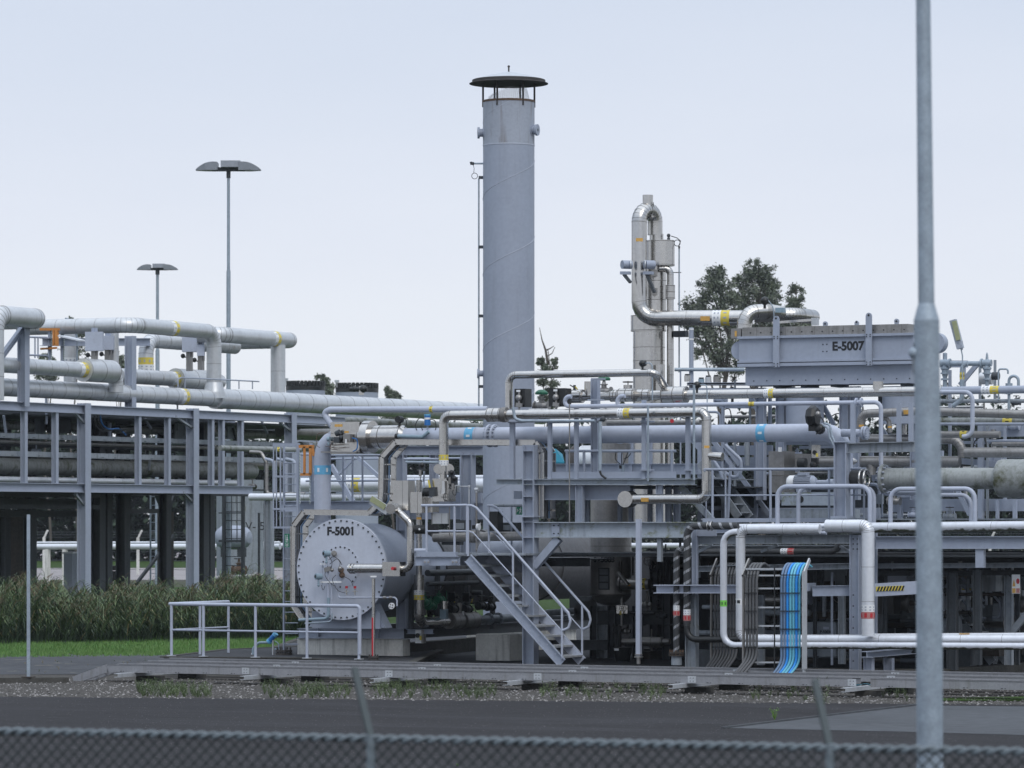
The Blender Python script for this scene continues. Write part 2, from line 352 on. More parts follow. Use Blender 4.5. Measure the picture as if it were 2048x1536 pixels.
def valve(label,c,d,r,up=UP,wheel=.5,m='paint',wm='black',name='valve',parent=None,actuator=None,group=None,wheelax=None):
    """gate valve at c on a line along d"""
    c=V(c); d=V(d).normalized(); up=V(up)
    t=thing(name,label,'valve',c-up*r*1.3,group) if parent is None else parent
    q=MB(m); q.lathe(c,d,[(r*.1,-r*2),(r*1.25,-r*2),(r*1.25,-r*1.7),(r*.8,-r*1.6),(r*1.15,-r*.6),(r*1.15,r*.6),(r*.8,r*1.6),(r*1.25,r*1.7),(r*1.25,r*2),(r*.1,r*2)],16)
    q.cyl(c,c+up*r*1.9,r*.65,n=12); q.cyl(c+up*r*1.7,c+up*r*1.95,r*.95,n=12); q.cyl(c+up*r*1.9,c+up*r*3.2,r*.16,n=8)
    for k in(-1,1): q.bar(c+up*r*1.9+d*k*r*.45,c+up*r*2.9+d*k*r*.2,r*.15,r*.15)
    if parent is not None: q.build('valve',parent); q=MB(wm)
    else: q.build('valve_body',t); q=MB(wm)
    if actuator=='dome':
        q.lathe(c+up*r*2.8,up,[(.01,0),(r*1.5,0),(r*1.6,r*.3),(r*1.5,r*.6),(r*.8,r*1.1),(.01,r*1.2)],18)
        q.build('valve_actuator' if parent is not None else 'actuator',t)
    elif actuator=='box':
        q.obox(c+up*r*3.6,EX*r*1.1,EY*r*.9,UP*r*1.3); q.cyl(c+up*r*3.6+EX*r*1.1,c+up*r*3.6+EX*r*1.9,r*.5,n=10); q.build('valve_actuator' if parent is not None else 'actuator',t)
    elif wheel: 
        handwheel(q,c+up*r*3.1,wheelax or up,r*1.3*wheel*2,wm); q.build('handwheel',t)
    return t
def transmitter(label,p,r=.06,face=-EY,m='blue_tank',base=None,name='transmitter',parent=None):
    p=V(p); t=thing(name,label,'instrument',(base or p)-UP*0) if parent is None else parent
    q=MB(m); f=V(face).normalized(); q.cyl(p-f*r*1.1,p+f*r*1.1,r,n=16); q.cyl(p+f*r*1.1,p+f*r*1.25,r*.8,n=16); q.m='ink'; q.cyl(p+f*r*1.24,p+f*r*1.3,r*.55,n=16); q.m=m; q.cyl(p-UP*r,p-UP*r*2.6,r*.35,n=10); q.ball(p-UP*r*2.9,r*.5,8)
    if base: q.m='steel_dull'; q.cyl(p-UP*r*2.9,base,r*.18,n=8)
    q.build('gauge_head',t); return t
def hose(pts,r=.008,m='rubber'):
    pts=[V(p) for p in pts]; out=[]
    k=len(pts)
    for i in range(k-1):
        p0=pts[max(i-1,0)];p1=pts[i];p2=pts[i+1];p3=pts[min(i+2,k-1)]
        for j in range(6):
            t=j/6; out.append(.5*((2*p1)+(p2-p0)*t+(2*p0-5*p1+4*p2-p3)*t*t+(3*p1-p0-3*p2+p3)*t**3))
    out.append(pts[-1]); return MB(m).sweep(out,r,6)
def poly(pts,z,m,th=0):
    mb=MB(m); P=[V((p.x,p.y,z)) for p in pts]; a=sum(P[i].x*P[(i+1)%len(P)].y-P[(i+1)%len(P)].x*P[i].y for i in range(len(P)))
    if a<0: P.reverse()
    n=len(P); mb.add(P,[tuple(range(n))])
    return mb,P
# ================= GROUND =================
rnd=random.Random(7)
mb=MB('rough_ground'); mb.add([(-900,-60,0),(900,-60,0),(900,1200,0),(-900,1200,0)],[(0,1,2,3)]); struct('ground',mb)
def sheet(name,pxs,z,m):
    mb,_=poly([G(x,y,z) for x,y in pxs],z,m); return struct(name,mb)
sheet('gravel_strip',[(-1500,1348),(3300,1352),(3300,1470),(-1500,1440)],.004,'gravel_base')
sheet('yard_road',[(-1500,1313),(300,1307),(1100,1272),(2048,1225),(3500,1190),(3500,1346),(-1500,1350)],.008,'road_old')
mb=MB('asphalt'); a,b=G(-2500,1375,0),G(4000,1426,0); mb.add([(a.x,a.y,.012),(b.x,b.y,.012),(b.x+20,-20,.012),(a.x-20,-20,.012)],[(0,1,2,3)]); struct('asphalt_yard',mb)
sheet('pale_asphalt_patch',[(1447,1456),(1838,1411),(2500,1417),(2500,1476),(2048,1470),(1790,1463)],.016,'asphalt_pale')
mb=MB('asphalt_pale')
for p in ((1445,1457,1838,1410),):
    a,b=G(p[0],p[1],.016),G(p[2],p[3],.016); mb.bar(a+UP*.012,b+UP*.012,.05,.03)
struct('patch_kerb',mb)
sheet('lawn',[(-1500,1314),(300,1308),(1100,1273),(1300,1262),(1300,1178),(-1500,1165)],.004,'grass_ground')
sheet('far_lawn',[(-600,1137),(1800,1134),(1800,1117),(-600,1118)],.004,'grass_ground')
sheet('far_gravel_yard',[(-600,1137),(1300,1134),(1300,1158),(-600,1161)],.004,'far_gravel')
sheet('far_track',[(-600,1104),(1800,1104),(1800,1115),(-600,1116)],.008,'far_gravel')
# raised asphalt slabs with dark concrete edges
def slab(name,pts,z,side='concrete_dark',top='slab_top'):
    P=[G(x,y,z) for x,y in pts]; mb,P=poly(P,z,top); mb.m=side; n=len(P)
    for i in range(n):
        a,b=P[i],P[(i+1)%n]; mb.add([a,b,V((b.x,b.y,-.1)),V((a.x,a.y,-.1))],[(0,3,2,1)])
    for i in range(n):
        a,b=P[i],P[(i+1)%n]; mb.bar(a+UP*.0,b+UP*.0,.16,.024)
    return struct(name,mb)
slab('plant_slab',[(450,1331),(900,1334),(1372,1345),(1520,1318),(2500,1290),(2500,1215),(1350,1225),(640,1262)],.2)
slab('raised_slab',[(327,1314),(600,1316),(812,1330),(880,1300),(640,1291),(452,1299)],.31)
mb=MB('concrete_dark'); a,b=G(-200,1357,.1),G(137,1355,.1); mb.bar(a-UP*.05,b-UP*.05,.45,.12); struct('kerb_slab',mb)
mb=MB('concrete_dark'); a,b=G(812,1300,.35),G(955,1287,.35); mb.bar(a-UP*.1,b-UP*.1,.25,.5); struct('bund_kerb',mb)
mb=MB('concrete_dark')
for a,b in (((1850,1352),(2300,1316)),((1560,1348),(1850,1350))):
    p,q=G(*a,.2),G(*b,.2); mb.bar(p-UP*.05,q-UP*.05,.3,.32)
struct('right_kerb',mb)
sheet('soil_strip',[(1880,1395),(3000,1380),(3000,1402),(1880,1401)],.02,'grass_ground')
# loose stones
def stones(name,n,reg,s=(.012,.034),mats=('stone','stone','stone_pale')):
    mb=MB(mats[0])
    for i in range(n):
        x0,x1,f=reg; x=rnd.uniform(x0,x1); ya,yb=f(x); y=rnd.uniform(ya,yb); p=G(x,y,0)
        r=rnd.uniform(*s); mb.m=mats[rnd.randrange(len(mats))]
        a=rnd.uniform(0,3); u=V((math.cos(a),math.sin(a),rnd.uniform(-.3,.3)))*r; v=V((-math.sin(a),math.cos(a),rnd.uniform(-.3,.3)))*r*rnd.uniform(.6,1); w_=UP*r*.7
        c=p+UP*r*.4; mb.add([c+u,c+v,c-u,c-v,c+w_,c-w_],[(0,1,4),(1,2,4),(2,3,4),(3,0,4)])
    o=mb.build(name,loc=V((0,0,0))); o['kind']='stuff'; return o
stones('gravel',8000,(-150,2250,lambda x:(1358+max(0,(x-200))*.004,1396+x*.008)))
mat('chip',(.13,.13,.135),.8,var=.4,scale=9); mat('chip_pale',(.26,.25,.24),.8,var=.3,scale=9)
stones('asphalt_chips',30000,(-40,2090,lambda x:(1398+x*.011,1545)),(.006,.015),('chip','chip','chip_pale'))
# ================= PLANTS =================
mat('leaf_a',(.11,.135,.09),.6,var=.3,scale=.5); mat('leaf_b',(.17,.195,.14),.6,var=.3,scale=.5); mat('leaf_c',(.07,.085,.065),.6,var=.3,scale=.5)
mat('reed_a',(.062,.105,.036),.55,var=.3,scale=1.2); mat('reed_b',(.115,.16,.06),.5,var=.3,scale=1.2); mat('reed_c',(.026,.05,.024),.6,var=.3,scale=1.2); mat('reed_plume',(.20,.15,.10),.8,var=.3); mat('reed_dry',(.22,.18,.09),.8,var=.2)
mat('lawn_a',(.10,.19,.045),.7,var=.25,scale=1); mat('lawn_b',(.065,.165,.03),.7,var=.25,scale=1); mat('weed',(.085,.12,.05),.7,var=.3,scale=1); mat('weed_bright',(.16,.30,.05),.6)
mat('bark',(.075,.065,.055),.9,var=.3,scale=3)
def blades(mb,p,n,h,sp,w_,lean=(0,0)):
    for i in range(n):
        a=rnd.uniform(0,6.28); b=p+V((rnd.gauss(0,sp),rnd.gauss(0,sp),0)); t=b+V((math.cos(a)*h*.35+lean[0],math.sin(a)*h*.35+lean[1],h*rnd.uniform(.6,1.1)))
        s=V((CS,SN,0))*w_; mb.add([b-s,b+s,t],[(0,1,2)])
mb=MB('lawn_a')
for i in range(11000):
    x=rnd.uniform(-60,640); y=rnd.uniform(1272,1315-x*.012+rnd.uniform(-3,2)); mb.m='lawn_a' if rnd.random()<.6 else 'lawn_b'
    blades(mb,G(x,y,0),3,rnd.uniform(.05,.11),.04,.010)
for i in range(1500):
    x=rnd.uniform(1120,1200); y=rnd.uniform(1240,1256); mb.m='lawn_a'; blades(mb,G(x,y,0),3,.12,.06,.012)
o=mb.build('lawn_grass',loc=V((0,0,0))); o['kind']='stuff'
mb=MB('reed_a')
def leafblade(mb,b,az,L,w_,droop,up):
    d=V((math.cos(az),math.sin(az),0)); s=V((-math.sin(az),math.cos(az),0)); s=(s*.6+V((CS,SN,0))*.4).normalized()
    pts=[b,b+d*L*.32+UP*L*up*.55,b+d*L*.68+UP*L*(up*.75-droop*.2),b+d*L+UP*L*(up*.7-droop)]
    ws=[w_*.6,w_,w_*.7]; vs=[]
    for p,ww in zip(pts,ws): vs+=[p-s*ww,p+s*ww]
    vs.append(pts[3]); mb.add(vs,[(0,1,3,2),(2,3,5,4),(4,5,6)])
for i in range(5200):
    x=rnd.uniform(-60,700); D=FP*CH/(1290-x*.02+rnd.gauss(0,1)-HZ)+abs(rnd.random()**1.3)*13
    p=W(x,HZ,D); p.z=0; h=rnd.uniform(.68,1.2)+.14*math.sin(x*.03)+.12*math.sin(x*.011+2)+.10*math.sin(x*.09)+(.28 if rnd.random()<.09 else 0)
    if D>110: h=min(h,1.6)
    lx=rnd.uniform(.0,.16); top=p+V((CS*lx*h+rnd.gauss(0,.05),SN*lx*h,h)); mb.m='reed_c'; s=V((CS,SN,0))*.006
    mb.add([p-s,p+s,top+s*.5,top-s*.5],[(0,1,2,3)])
    for j in range(rnd.randint(5,8)):
        f=rnd.uniform(.12,.97); mb.m=rnd.choice(('reed_a','reed_a','reed_b','reed_c')) if f>.35 else rnd.choice(('reed_a','reed_c','reed_c'))
        if rnd.random()<.06: mb.m='reed_dry'
        az=rnd.gauss(TH,.5) if rnd.random()<.62 else rnd.uniform(0,6.28)
        leafblade(mb,p.lerp(top,f),az,rnd.uniform(.28,.55),rnd.uniform(.009,.016),rnd.uniform(.1,.6),rnd.uniform(.6,1.3))
    if rnd.random()<.42:
        mb.m='reed_plume'
        for j in range(7):
            a=rnd.uniform(0,6.28); q=top+V((CS*.02*j,SN*.02*j,.015*j)); leafblade(mb,q,a if j%2 else TH,rnd.uniform(.05,.13),.006,.3,1.2)
o=mb.build('reed_bed',loc=V((0,0,0))); o['kind']='stuff'
# weeds under the trays and on the slab
mb=MB('weed')
def weed(p,h,n):
    for k in range(n):
        a=rnd.uniform(0,6.28); t=p+V((math.cos(a)*h*.3,math.sin(a)*h*.3,h*rnd.uniform(.6,1))); s=V((CS,SN,0))*.003; mb.add([p-s,p+s,t],[(0,1,2)])
        for j in range(5): leafblade(mb,p.lerp(t,rnd.uniform(.2,1)),rnd.uniform(0,6.28),h*rnd.uniform(.1,.22),.007,.2,.6)
for x0,x1,n in ((275,420,130),(520,700,110),(740,990,120),(1080,1330,60),(1500,1640,20),(1760,1830,10)):
    for i in range(n):
        x=rnd.uniform(x0,x1); mb.m=rnd.choice(('weed','weed','reed_b')); weed(G(x,rnd.uniform(1376,1394+x*.006),0),rnd.uniform(.08,.24),8)
for i in range(90):
    x=rnd.choice((rnd.uniform(900,1100),rnd.uniform(1180,1360),rnd.uniform(50,330))); y=1331+(x-450)*.013 if x>450 else rnd.uniform(1322,1350)
    mb.m='reed_dry' if rnd.random()<.5 else 'weed'; weed(G(x,y,.2 if x>450 else 0),rnd.uniform(.03,.09),4)
o=mb.build('weeds',loc=V((0,0,0))); o['kind']='stuff'
def shrub(label,px,py,h,n,m):
    global mb
    mb=MB(m); p=G(px,py,0); weed(p,h,n); one('weed_plant',mb,label,'plant')
shrub('small bright green weed growing through the asphalt left of the pale patch',1549,1441,.22,16,'weed_bright')
shrub('tall leafy weed with reddish stems behind the foreground barbed arm',1640,1429,.62,16,'weed')
shrub('low green tuft at the very bottom of the asphalt near the middle fence post',915,1534,.05,22,'weed_bright')
shrub('round dark green tuft beside the pale end of the stack foundation',944,1283,.22,40,'lawn_b')
# trees
def tree(label,px,D,trunk,blobs,nleaf,ls,group=None,dens=1.,mats=('leaf_a','leaf_b','leaf_c'),bare=()):
    base=W(px,HZ,D); base.z=0; k=D/FP
    t=thing('tree',label,'tree',base,group); q=MB('bark')
    top=W(trunk[0],trunk[1],D); tr=trunk[2]*k; n=7
    P=[base.lerp(top,i/n)+V((math.sin(i*1.3)*.02*(top-base).length if 0<i<n else 0,0,0)) for i in range(n+1)]
    q.sweep(P,[tr*(1-.72*i/n) for i in range(n+1)],8)
    lf=MB(mats[0])
    for (bx,by,br) in blobs:
        c=W(bx,by,D+rnd.uniform(-1,1)*br*k*.6); R_=br*k*1.12
        i0=min(n,max(1,int(n*max(.15,min(.9,(c.z-R_*.6)/max(.1,top.z)-.12))))); s0=P[i0]
        mid=s0.lerp(c,.55)+V((0,0,-R_*.15)); q.sweep([s0,mid,c,c+UP*R_*.6],[tr*.3,tr*.2,tr*.1,tr*.03],5)
        ncl=max(7,int(18*dens*(br/25)))
        for j in range(ncl):
            u=V((rnd.gauss(0,1),rnd.gauss(0,1),rnd.gauss(0,1))).normalized()*R_*rnd.uniform(.35,1.05); u.z*=1.1; e=c+u
            q.sweep([c.lerp(mid,rnd.random()*.5),c.lerp(e,.5)+UP*R_*.08,e],[tr*.07,tr*.045,tr*.015],4,cap=False)
            m=mats[rnd.choice((0,0,1,2))]; cr_=R_*rnd.uniform(.16,.40)
            for l in range(int(nleaf)):
                o=V((rnd.gauss(0,.75),rnd.gauss(0,.75),rnd.gauss(0,.7)))*cr_; lf.m=m if rnd.random()<.75 else mats[rnd.randrange(3)]
                a=V((rnd.gauss(0,1),rnd.gauss(0,1),rnd.gauss(0,1))).normalized(); b=a.cross(V((rnd.gauss(0,1),rnd.gauss(0,1),rnd.gauss(0,1)))).normalized(); s=ls*rnd.uniform(.5,1.2)
                lf.add([e+o-a*s,e+o+b*s*.45,e+o+a*s,e+o-b*s*.45],[(0,1,2,3)])
    for pts,r in bare: q.sweep([W(x,y,D) for x,y in pts],[r*k,r*k*.7,r*k*.4,r*k*.15][:len(pts)] if len(pts)<=4 else r*k*.5,5)
    q.build('trunk',t); lf.build('crown',t); return t
tree('tall open-crowned tree with grey-green tufts, nearest to the insulated column',1450,250,(1448,600,9),[(1432,545,17),(1420,572,24),(1446,585,22),(1408,608,22),(1385,618,22),(1436,622,26),(1470,600,14),(1462,640,26),(1400,655,22),(1378,640,16),(1430,668,28),(1465,690,26),(1440,715,26),(1405,700,16),(1475,735,20)],62,.11,'tall trees behind the cooler')
tree('broad tall tree with the roundest crown, above the left end of the E-5007 cooler',1515,256,(1515,580,9),[(1500,542,15),(1518,540,16),(1532,555,20),(1508,570,24),(1545,575,18),(1490,590,20),(1475,562,12),(1530,600,24),(1550,605,16),(1508,615,22),(1480,625,18),(1520,645,24),(1490,660,22),(1545,650,18),(1505,700,30),(1540,720,30)],62,.11,'tall trees behind the cooler')
tree('narrow smaller tree at the right edge of the tall group above the cooler',1585,262,(1590,600,6),[(1592,580,12),(1597,595,10),(1586,608,16),(1600,625,14),(1575,622,14),(1590,645,18),(1570,650,14),(1612,650,8),(1590,690,20)],62,.11,'tall trees behind the cooler')
tree('thin young tree with a bare crooked top right of the tall stack',1092,190,(1096,700,3),[(1088,728,9),(1080,722,6),(1108,730,9),(1096,742,13),(1085,765,11),(1106,770,13),(1092,790,13),(1112,722,5),(1100,810,14)],70,.07,bare=[([(1096,730),(1091,700),(1084,680),(1079,655)],3.2),([(1093,700),(1100,697),(1108,692)],1.6),([(1095,712),(1104,707),(1110,694)],1.3)])
for x,y,lb in ((650,765,'small treetop showing above the big pipe between the two black-rimmed tanks'),(783,792,'small treetop tip right of the second black-rimmed tank'),(236,720,'leafy tree seen between the stacked left rack pipes'),(95,720,'bushy tree behind the upper left walkway rails'),(148,655,'tree tips poking out above the upper left pipe')):
    tree(lb,x,260,(x,y+14,3),[(x-6,y-6,9),(x+7,y,9),(x,y+12,12),(x+12,y+12,8),(x-10,y+18,10),(x+2,y+34,22)],80,.11,'distant trees behind the pipe rack')
# far wood as one mass
mat('wood_a',(.040,.058,.038),.8,var=.3,scale=.3,spec=.1); mat('wood_b',(.022,.034,.024),.8,var=.3,scale=.3,spec=.1)
mb=MB('wood_b')
def wood(x0,x1,D,ytop,n,ls):
    for i in range(n):
        x=rnd.uniform(x0,x1); h=(HZ-ytop+14*math.sin(x*.021)+9*math.sin(x*.057+D))*D/FP+CH; z=h*rnd.random()**.8; d=D+rnd.uniform(-5,9); p=W(x,HZ,d); p.z=max(.3,z)
        mb.m=rnd.choice(('wood_a','wood_b','wood_b'))
        for j in range(9):
            c=p+V((rnd.gauss(0,.7),rnd.gauss(0,.7),rnd.gauss(0,.55))); a=V((rnd.gauss(0,1),rnd.gauss(0,1),rnd.gauss(0,1))).normalized(); b=a.cross(UP).normalized(); s=ls*rnd.uniform(.6,1.3)
            mb.add([c-a*s,c+b*s*.6,c+a*s,c-b*s*.6],[(0,1,2,3)])
wood(-400,1200,300,880,9000,.34); wood(1200,2500,300,850,7000,.32); wood(1840,2300,290,812,1800,.25)
o=mb.build('far_wood',loc=V((0,0,0))); o['kind']='stuff'
# distant perimeter fence and pipelines
ff=F(215); t=thing('perimeter_fence','pale concrete-post wire fence in front of the far wood','fence',G(88,1158,0))
for x in (-60,88,276,465,655,1000,1190,1400,1980,2150):
    p=ff(x,HZ); p.z=0; q=MB('concrete'); q.bar(p,p+UP*2.1,.12,.12); q.bar(p+UP*2.05,p+UP*2.5+EX*.25,.09,.09); q.build('post',t)
q=MB('dark_steel')
for z in (.3,.8,1.3,1.8,2.1,2.25,2.4): 
    a,b=ff(-60,HZ),ff(2150,HZ); a.z=b.z=z; q.cyl(a,b,.012,n=4,cap=0)
q.build('wire',t)
p1=F(180); a,b=p1(-200,1094),p1(560,1093); pipe('long white pipeline low over the far grass beyond the left rack',[a,b],.14,'clad_white',name='pipeline',extra=[('pipe_support',MB('concrete').bar(V((p1(x,1094).x,p1(x,1094).y,0)),p1(x,1094)-UP*.1,.2,.2)) for x in (20,95,130,240,400)])
p1=F(186); pipe('thin second white pipeline behind the thicker one beyond the left rack',[p1(-200,1086),p1(560,1085)],.06,'clad_white',name='pipeline')
p1=F(190); pipe('white pipeline seen far off between rack column and F-5001 drum',[p1(500,1091),p1(1400,1091)],.12,'clad_white',name='pipeline')
# ================= helpers: walk along an axis until a sight line =================
def _q(p): q=V(p)-cam0; return q.dot(cr),q.dot(cd)
def AX(p,px): a=(px-1024)/FP; r,d=_q(p); return V(p)+EX*((a*d-r)/(CS+a*SN))
def AY(p,px): a=(px-1024)/FP; r,d=_q(p); return V(p)+EY*((a*d-r)/(SN-a*CS))
def AZ(p,py): r,d=_q(p); q=V(p); q.z=CH+(HZ-py)/FP*d; return q
def at(pl,px,z): p=pl(px,HZ); p.z=z; return p
def DP(p): return _q(p)[1]
def mm(p,n): return n*DP(p)/FP     # n photograph pixels, in metres, at p
def SX(X0): s=S(170,118); s.X=X0; return s
def col(mb,p0,y0,y1,w,h=None,kind='h'):
    a=AZ(p0,y0); b=AZ(p0,y1)
    if kind=='h': mb.ib(a,b,w,h or w,up=EX)
    else: mb.bar(a,b,w,h or w,up=EX)
    return mb
# ================= LEFT PIPE RACK =================
LX=-63.05; L=SX(LX); zt=at(L,0,0); zt=AZ(zt,811).z; zl=AZ(at(L,0,0),974).z
rack=thing('pipe_rack','long two-level grey steel pipe rack on columns behind the reeds','rack',at(L,170,0))
def rackcol(px,X,w=.30,h=.30,z0=0,z1=None,m='paint',nm='column'):
    p=at(SX(X),px,0); q=MB(m); q.ib(p+UP*z0,V((p.x,p.y,z1 or zt+.18)),w,h,.028,up=EX); return q.build(nm,rack)
for px in (168,385,581): rackcol(px,LX)
for px in (-60,): rackcol(px,LX)
for i,(X,zz) in enumerate(((LX,zt),(LX,zl),(-69.5,zt),(-69.5,zl))):
    a=at(SX(X),-120,zz); b=at(SX(X),690 if zz==zt else 505,zz); q=MB('paint' if i<2 else 'dark_steel'); q.ib(a,b,.2,.26,.02); q.build('beam',rack)
for px in (48,276,422,443,481,110,335): rackcol(px,LX-.02,.13,.17,zl+.13,zt-.13,'paint','post')
for px,X,w in ((196,-66,.34),(212,-66.4,.3),(246,-67.5,.34),(404,-65.5,.34),(418,-66.5,.3),(8,-68,.3),(330,-68,.3),(60,-67,.3)): rackcol(px,X,w,w,0,zt-.1,'dark_steel')
for px in (-20,60,120,180,230,290,340,396,450,500):   # cross joists of both decks
    for zz in (zl-.02,zt-.02):
        p=at(L,px,zz); q=MB('dark_steel'); q.ib(p,p-EX*6.5,.15,.22,.016); q.build('joist',rack)
for z0 in (zl-.2,zl-.55):
    q=MB('dark_steel'); a=at(SX(-65),-120,z0); b=at(SX(-65),200,z0); q.bar(a,b,.4,.12); a=at(SX(-67),-120,z0-.2); b=at(SX(-67),160,z0-.2); q.bar(a,b,.5,.2); q.build('girder',rack)
q=MB('dark_steel'); a=at(SX(-66.8),-120,zt-.16); b=at(SX(-66.8),560,zt-.16); q.bar(a,b,5.0,.04); q.build('deck_plate',rack)  # upper plate added to keep sky light out of the rack interior
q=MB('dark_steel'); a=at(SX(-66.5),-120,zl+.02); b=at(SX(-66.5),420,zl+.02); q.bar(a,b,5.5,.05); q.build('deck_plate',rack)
for px,py0,px1,py1,X in ((150,988,168,1010,LX),(366,984,385,1004,LX),(150,826,168,846,LX),(350,833,385,856,LX),(560,845,581,862,LX)):
    a=SX(X)(px,py0); b=SX(X)(px1,py1); MB('paint_old').bar(a,b,.08,.06).build('knee_brace',rack)
# cable trays and pipes lying on the lower and upper decks
def tray_run(label,X,px0,px1,y0,h,w=.35,m='paint_old',name='cable_tray'):
    a=AZ(at(SX(X),px0,0),y0); z=a.z; b=at(SX(X),px1,z); q=MB(m); q.ch(a,b,.03,mm(a,h),.01,side=1)
    q.bar(a-EX*w/2-UP*mm(a,h)*.4,b-EX*w/2-UP*mm(a,h)*.4,w,.01); q.ch(a-EX*w,b-EX*w,.03,mm(a,h),.01,side=-1)
    q.m='ink'; n=26
    for i in range(n): c=a.lerp(b,(i+.5)/n); q.bx(c+EX*.017-UP*mm(a,h)*.3,.006,.12,.014)
    return one(name,q,label,'cable tray')
tray_run('upper pale cable tray running along inside the left rack',-63.5,-100,600,867,10)
tray_run('lower pale cable tray running along inside the left rack',-63.45,-100,540,904,11)
tray_run('dark worn tray between the two pale trays of the left rack',-66,-100,600,884,10,m='dark_steel')
tray_run('dim high tray just below the top beam of the left rack',-67,-100,700,840,8,m='dark_steel')
def rpipe(label,X,px0,px1,y0,r,m,**k):
    a=AZ(at(SX(X),px0,0),y0); b=at(SX(X),px1,a.z); return pipe(label,[a,b],mm(a,r),m,**k)
rpipe('fat dark mossy pipe between the trays and the thin white pipe in the left rack',-65.0,-100,505,930,17,'clad_moss',seam=1.2,n=20)
rpipe('thin white pipe low on the left rack just above its lower beam',-63.9,-100,482,957,6,'clad_white',seam=2)
rpipe('second dark pipe deep inside the left rack behind the mossy one',-67.5,-100,560,915,11,'steel_dull')
rpipe('dull thin pipe behind the top beam of the left rack',-66.5,-100,640,846,9,'clad_moss')
rpipe('small dull pipe under the upper tray in the left rack',-64.8,-100,600,880,4,'steel_dull')
rpipe('mid-grey pipe just under the big cladded pipe right of the rack',-64.6,590,962,838,9,'clad_moss',seam=1.5)
rpipe('dull pipe running behind the pale blue bent pipe toward the stack',-66.2,560,962,862,12,'steel_dull',seam=2)
rpipe('lower dull pipe running behind the orange gate toward the stack',-65.6,600,962,893,10,'clad_moss')
# odds and ends inside the rack: enclosures, hoses, small pipes
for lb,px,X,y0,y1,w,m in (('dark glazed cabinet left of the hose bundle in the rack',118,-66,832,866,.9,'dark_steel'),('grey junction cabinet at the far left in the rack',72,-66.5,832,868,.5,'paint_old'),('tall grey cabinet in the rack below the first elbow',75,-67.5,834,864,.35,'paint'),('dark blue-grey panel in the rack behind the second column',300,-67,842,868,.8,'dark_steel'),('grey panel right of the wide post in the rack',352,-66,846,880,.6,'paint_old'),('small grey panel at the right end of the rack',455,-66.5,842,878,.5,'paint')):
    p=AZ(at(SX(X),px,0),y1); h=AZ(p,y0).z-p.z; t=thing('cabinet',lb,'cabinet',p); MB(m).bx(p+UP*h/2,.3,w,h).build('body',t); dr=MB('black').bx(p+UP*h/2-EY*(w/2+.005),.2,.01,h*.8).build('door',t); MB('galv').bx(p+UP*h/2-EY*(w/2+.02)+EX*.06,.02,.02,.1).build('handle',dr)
p=AZ(at(SX(-63.6),188,0),832); 
for i,dx in enumerate((0,6,12)):
    q=hose([AZ(AY(p,188+dx),826),AZ(AY(p,192+dx),850-i*2),AZ(AY(p,205+dx),862-i*2),AZ(AY(p,226+dx),860-i),AZ(AY(p,252),858+i*6)],.022,'black' if i<2 else 'blue'); one('hose',q,('black hose of the hanging bundle in the left rack, outermost','black hose of the hanging bundle in the left rack, middle','blue hose curling inside the left rack')[i],'hose')
rnd=random.Random(21)
fit=MB('steel_dull')
t=thing('rack_fittings','cluster of small dull pipes valves and hangers inside the left rack','pipework',at(SX(-65.5),300,zl))
for i in range(60):
    px=rnd.uniform(-20,540); X=rnd.uniform(-68.5,-64); z=rnd.choice((zl+.2,zl+.6,zl+1.1,zl+1.6,zl+1.9)); m=rnd.choice(('steel_dull','dark_steel','paint_old','paint','dark_steel')); q=MB(m); p=at(SX(X),px,z); k=rnd.random()
    if k<.4: q.cyl(p,p+UP*rnd.uniform(.3,.9),rnd.uniform(.02,.06),n=8); nm='riser'
    elif k<.65: q.cyl(p,p-EX*rnd.uniform(.5,2),rnd.uniform(.03,.07),n=8); nm='branch_pipe'
    elif k<.85: q.lathe(p,EY,[(.03,-.16),(.1,-.15),(.1,-.12),(.06,-.1),(.09,0),(.06,.1),(.1,.12),(.1,.15),(.03,.16)],10); q.cyl(p,p+UP*.25,.02,n=6); q.torus(p+UP*.25,UP,.09,.012,10,4); nm='valve'
    else: q.bar(p,p+UP*.5+EY*rnd.uniform(-.6,.6),.06,.06); nm='brace'
    q.build(nm,t)
# ---- pipes on top of the rack
zp=AZ(at(SX(-63.7),0,0),774).z
def ty(px,X=-63.7,z=None): return at(SX(X),px,zp if z is None else z)
A1=pipe('big seamed cladded pipe lying full length along the top of the left rack',[ty(-160),ty(438)],.26,'clad',seam=.75,bands=((0,.855,'yw',.36),),n=28)
pipe('thickest cladded pipe, continuing right from the rack top to the tall stack',[ty(436),ty(1085)],.315,'clad',seam=.95,n=28,flanges=((0,.0,.33,.5,0),))
# P1
a=AZ(at(SX(-62.6),-12,0),630); b=AY(a,82); pipe('short fat cladded pipe with rounded end at the upper left corner',[AZ(a,800),a,b,b-EX*2.2],.285,'clad',rb=.42,seam=.7,n=28)
# P2
a=AZ(at(SX(-63.7),262,0),650); b=AY(a,428); bb=AZ(b,0); d=V((b.x,b.y,zp)); l=AX(a,40)
pipe('cladded pipe bending at the rack top then dropping by an elbow onto the big pipe',[l,a,b,d],.235,'clad',rb=.46,seam=.8,bands=((1,.47,'yw',.36),),n=28)
p=d; jk=MB('clad'); jk.lathe(d-UP*.0,UP,[(.36,.0),(.34,.2),(.26,.5)],28); one('tee_jacket',jk,'cone-shaped tee jacket where the dropping elbow meets the big pipe','pipe jacket')
# P3
a=AZ(at(SX(-63.3),-40,0),727); b=AY(a,232); c=V((b.x,b.y,zp)); 
f1,f2=AY(a,166),AY(a,224)
q=jacket(f1,f2,.345,'clad',n=28); pipe('cladded pipe with a wide drum section left of the first box, joining the big pipe',[a,b,c],.225,'clad',rb=.4,seam=.9,bands=((0,.72,'yw',.38),),n=28,extra=(('valve_jacket',q),))
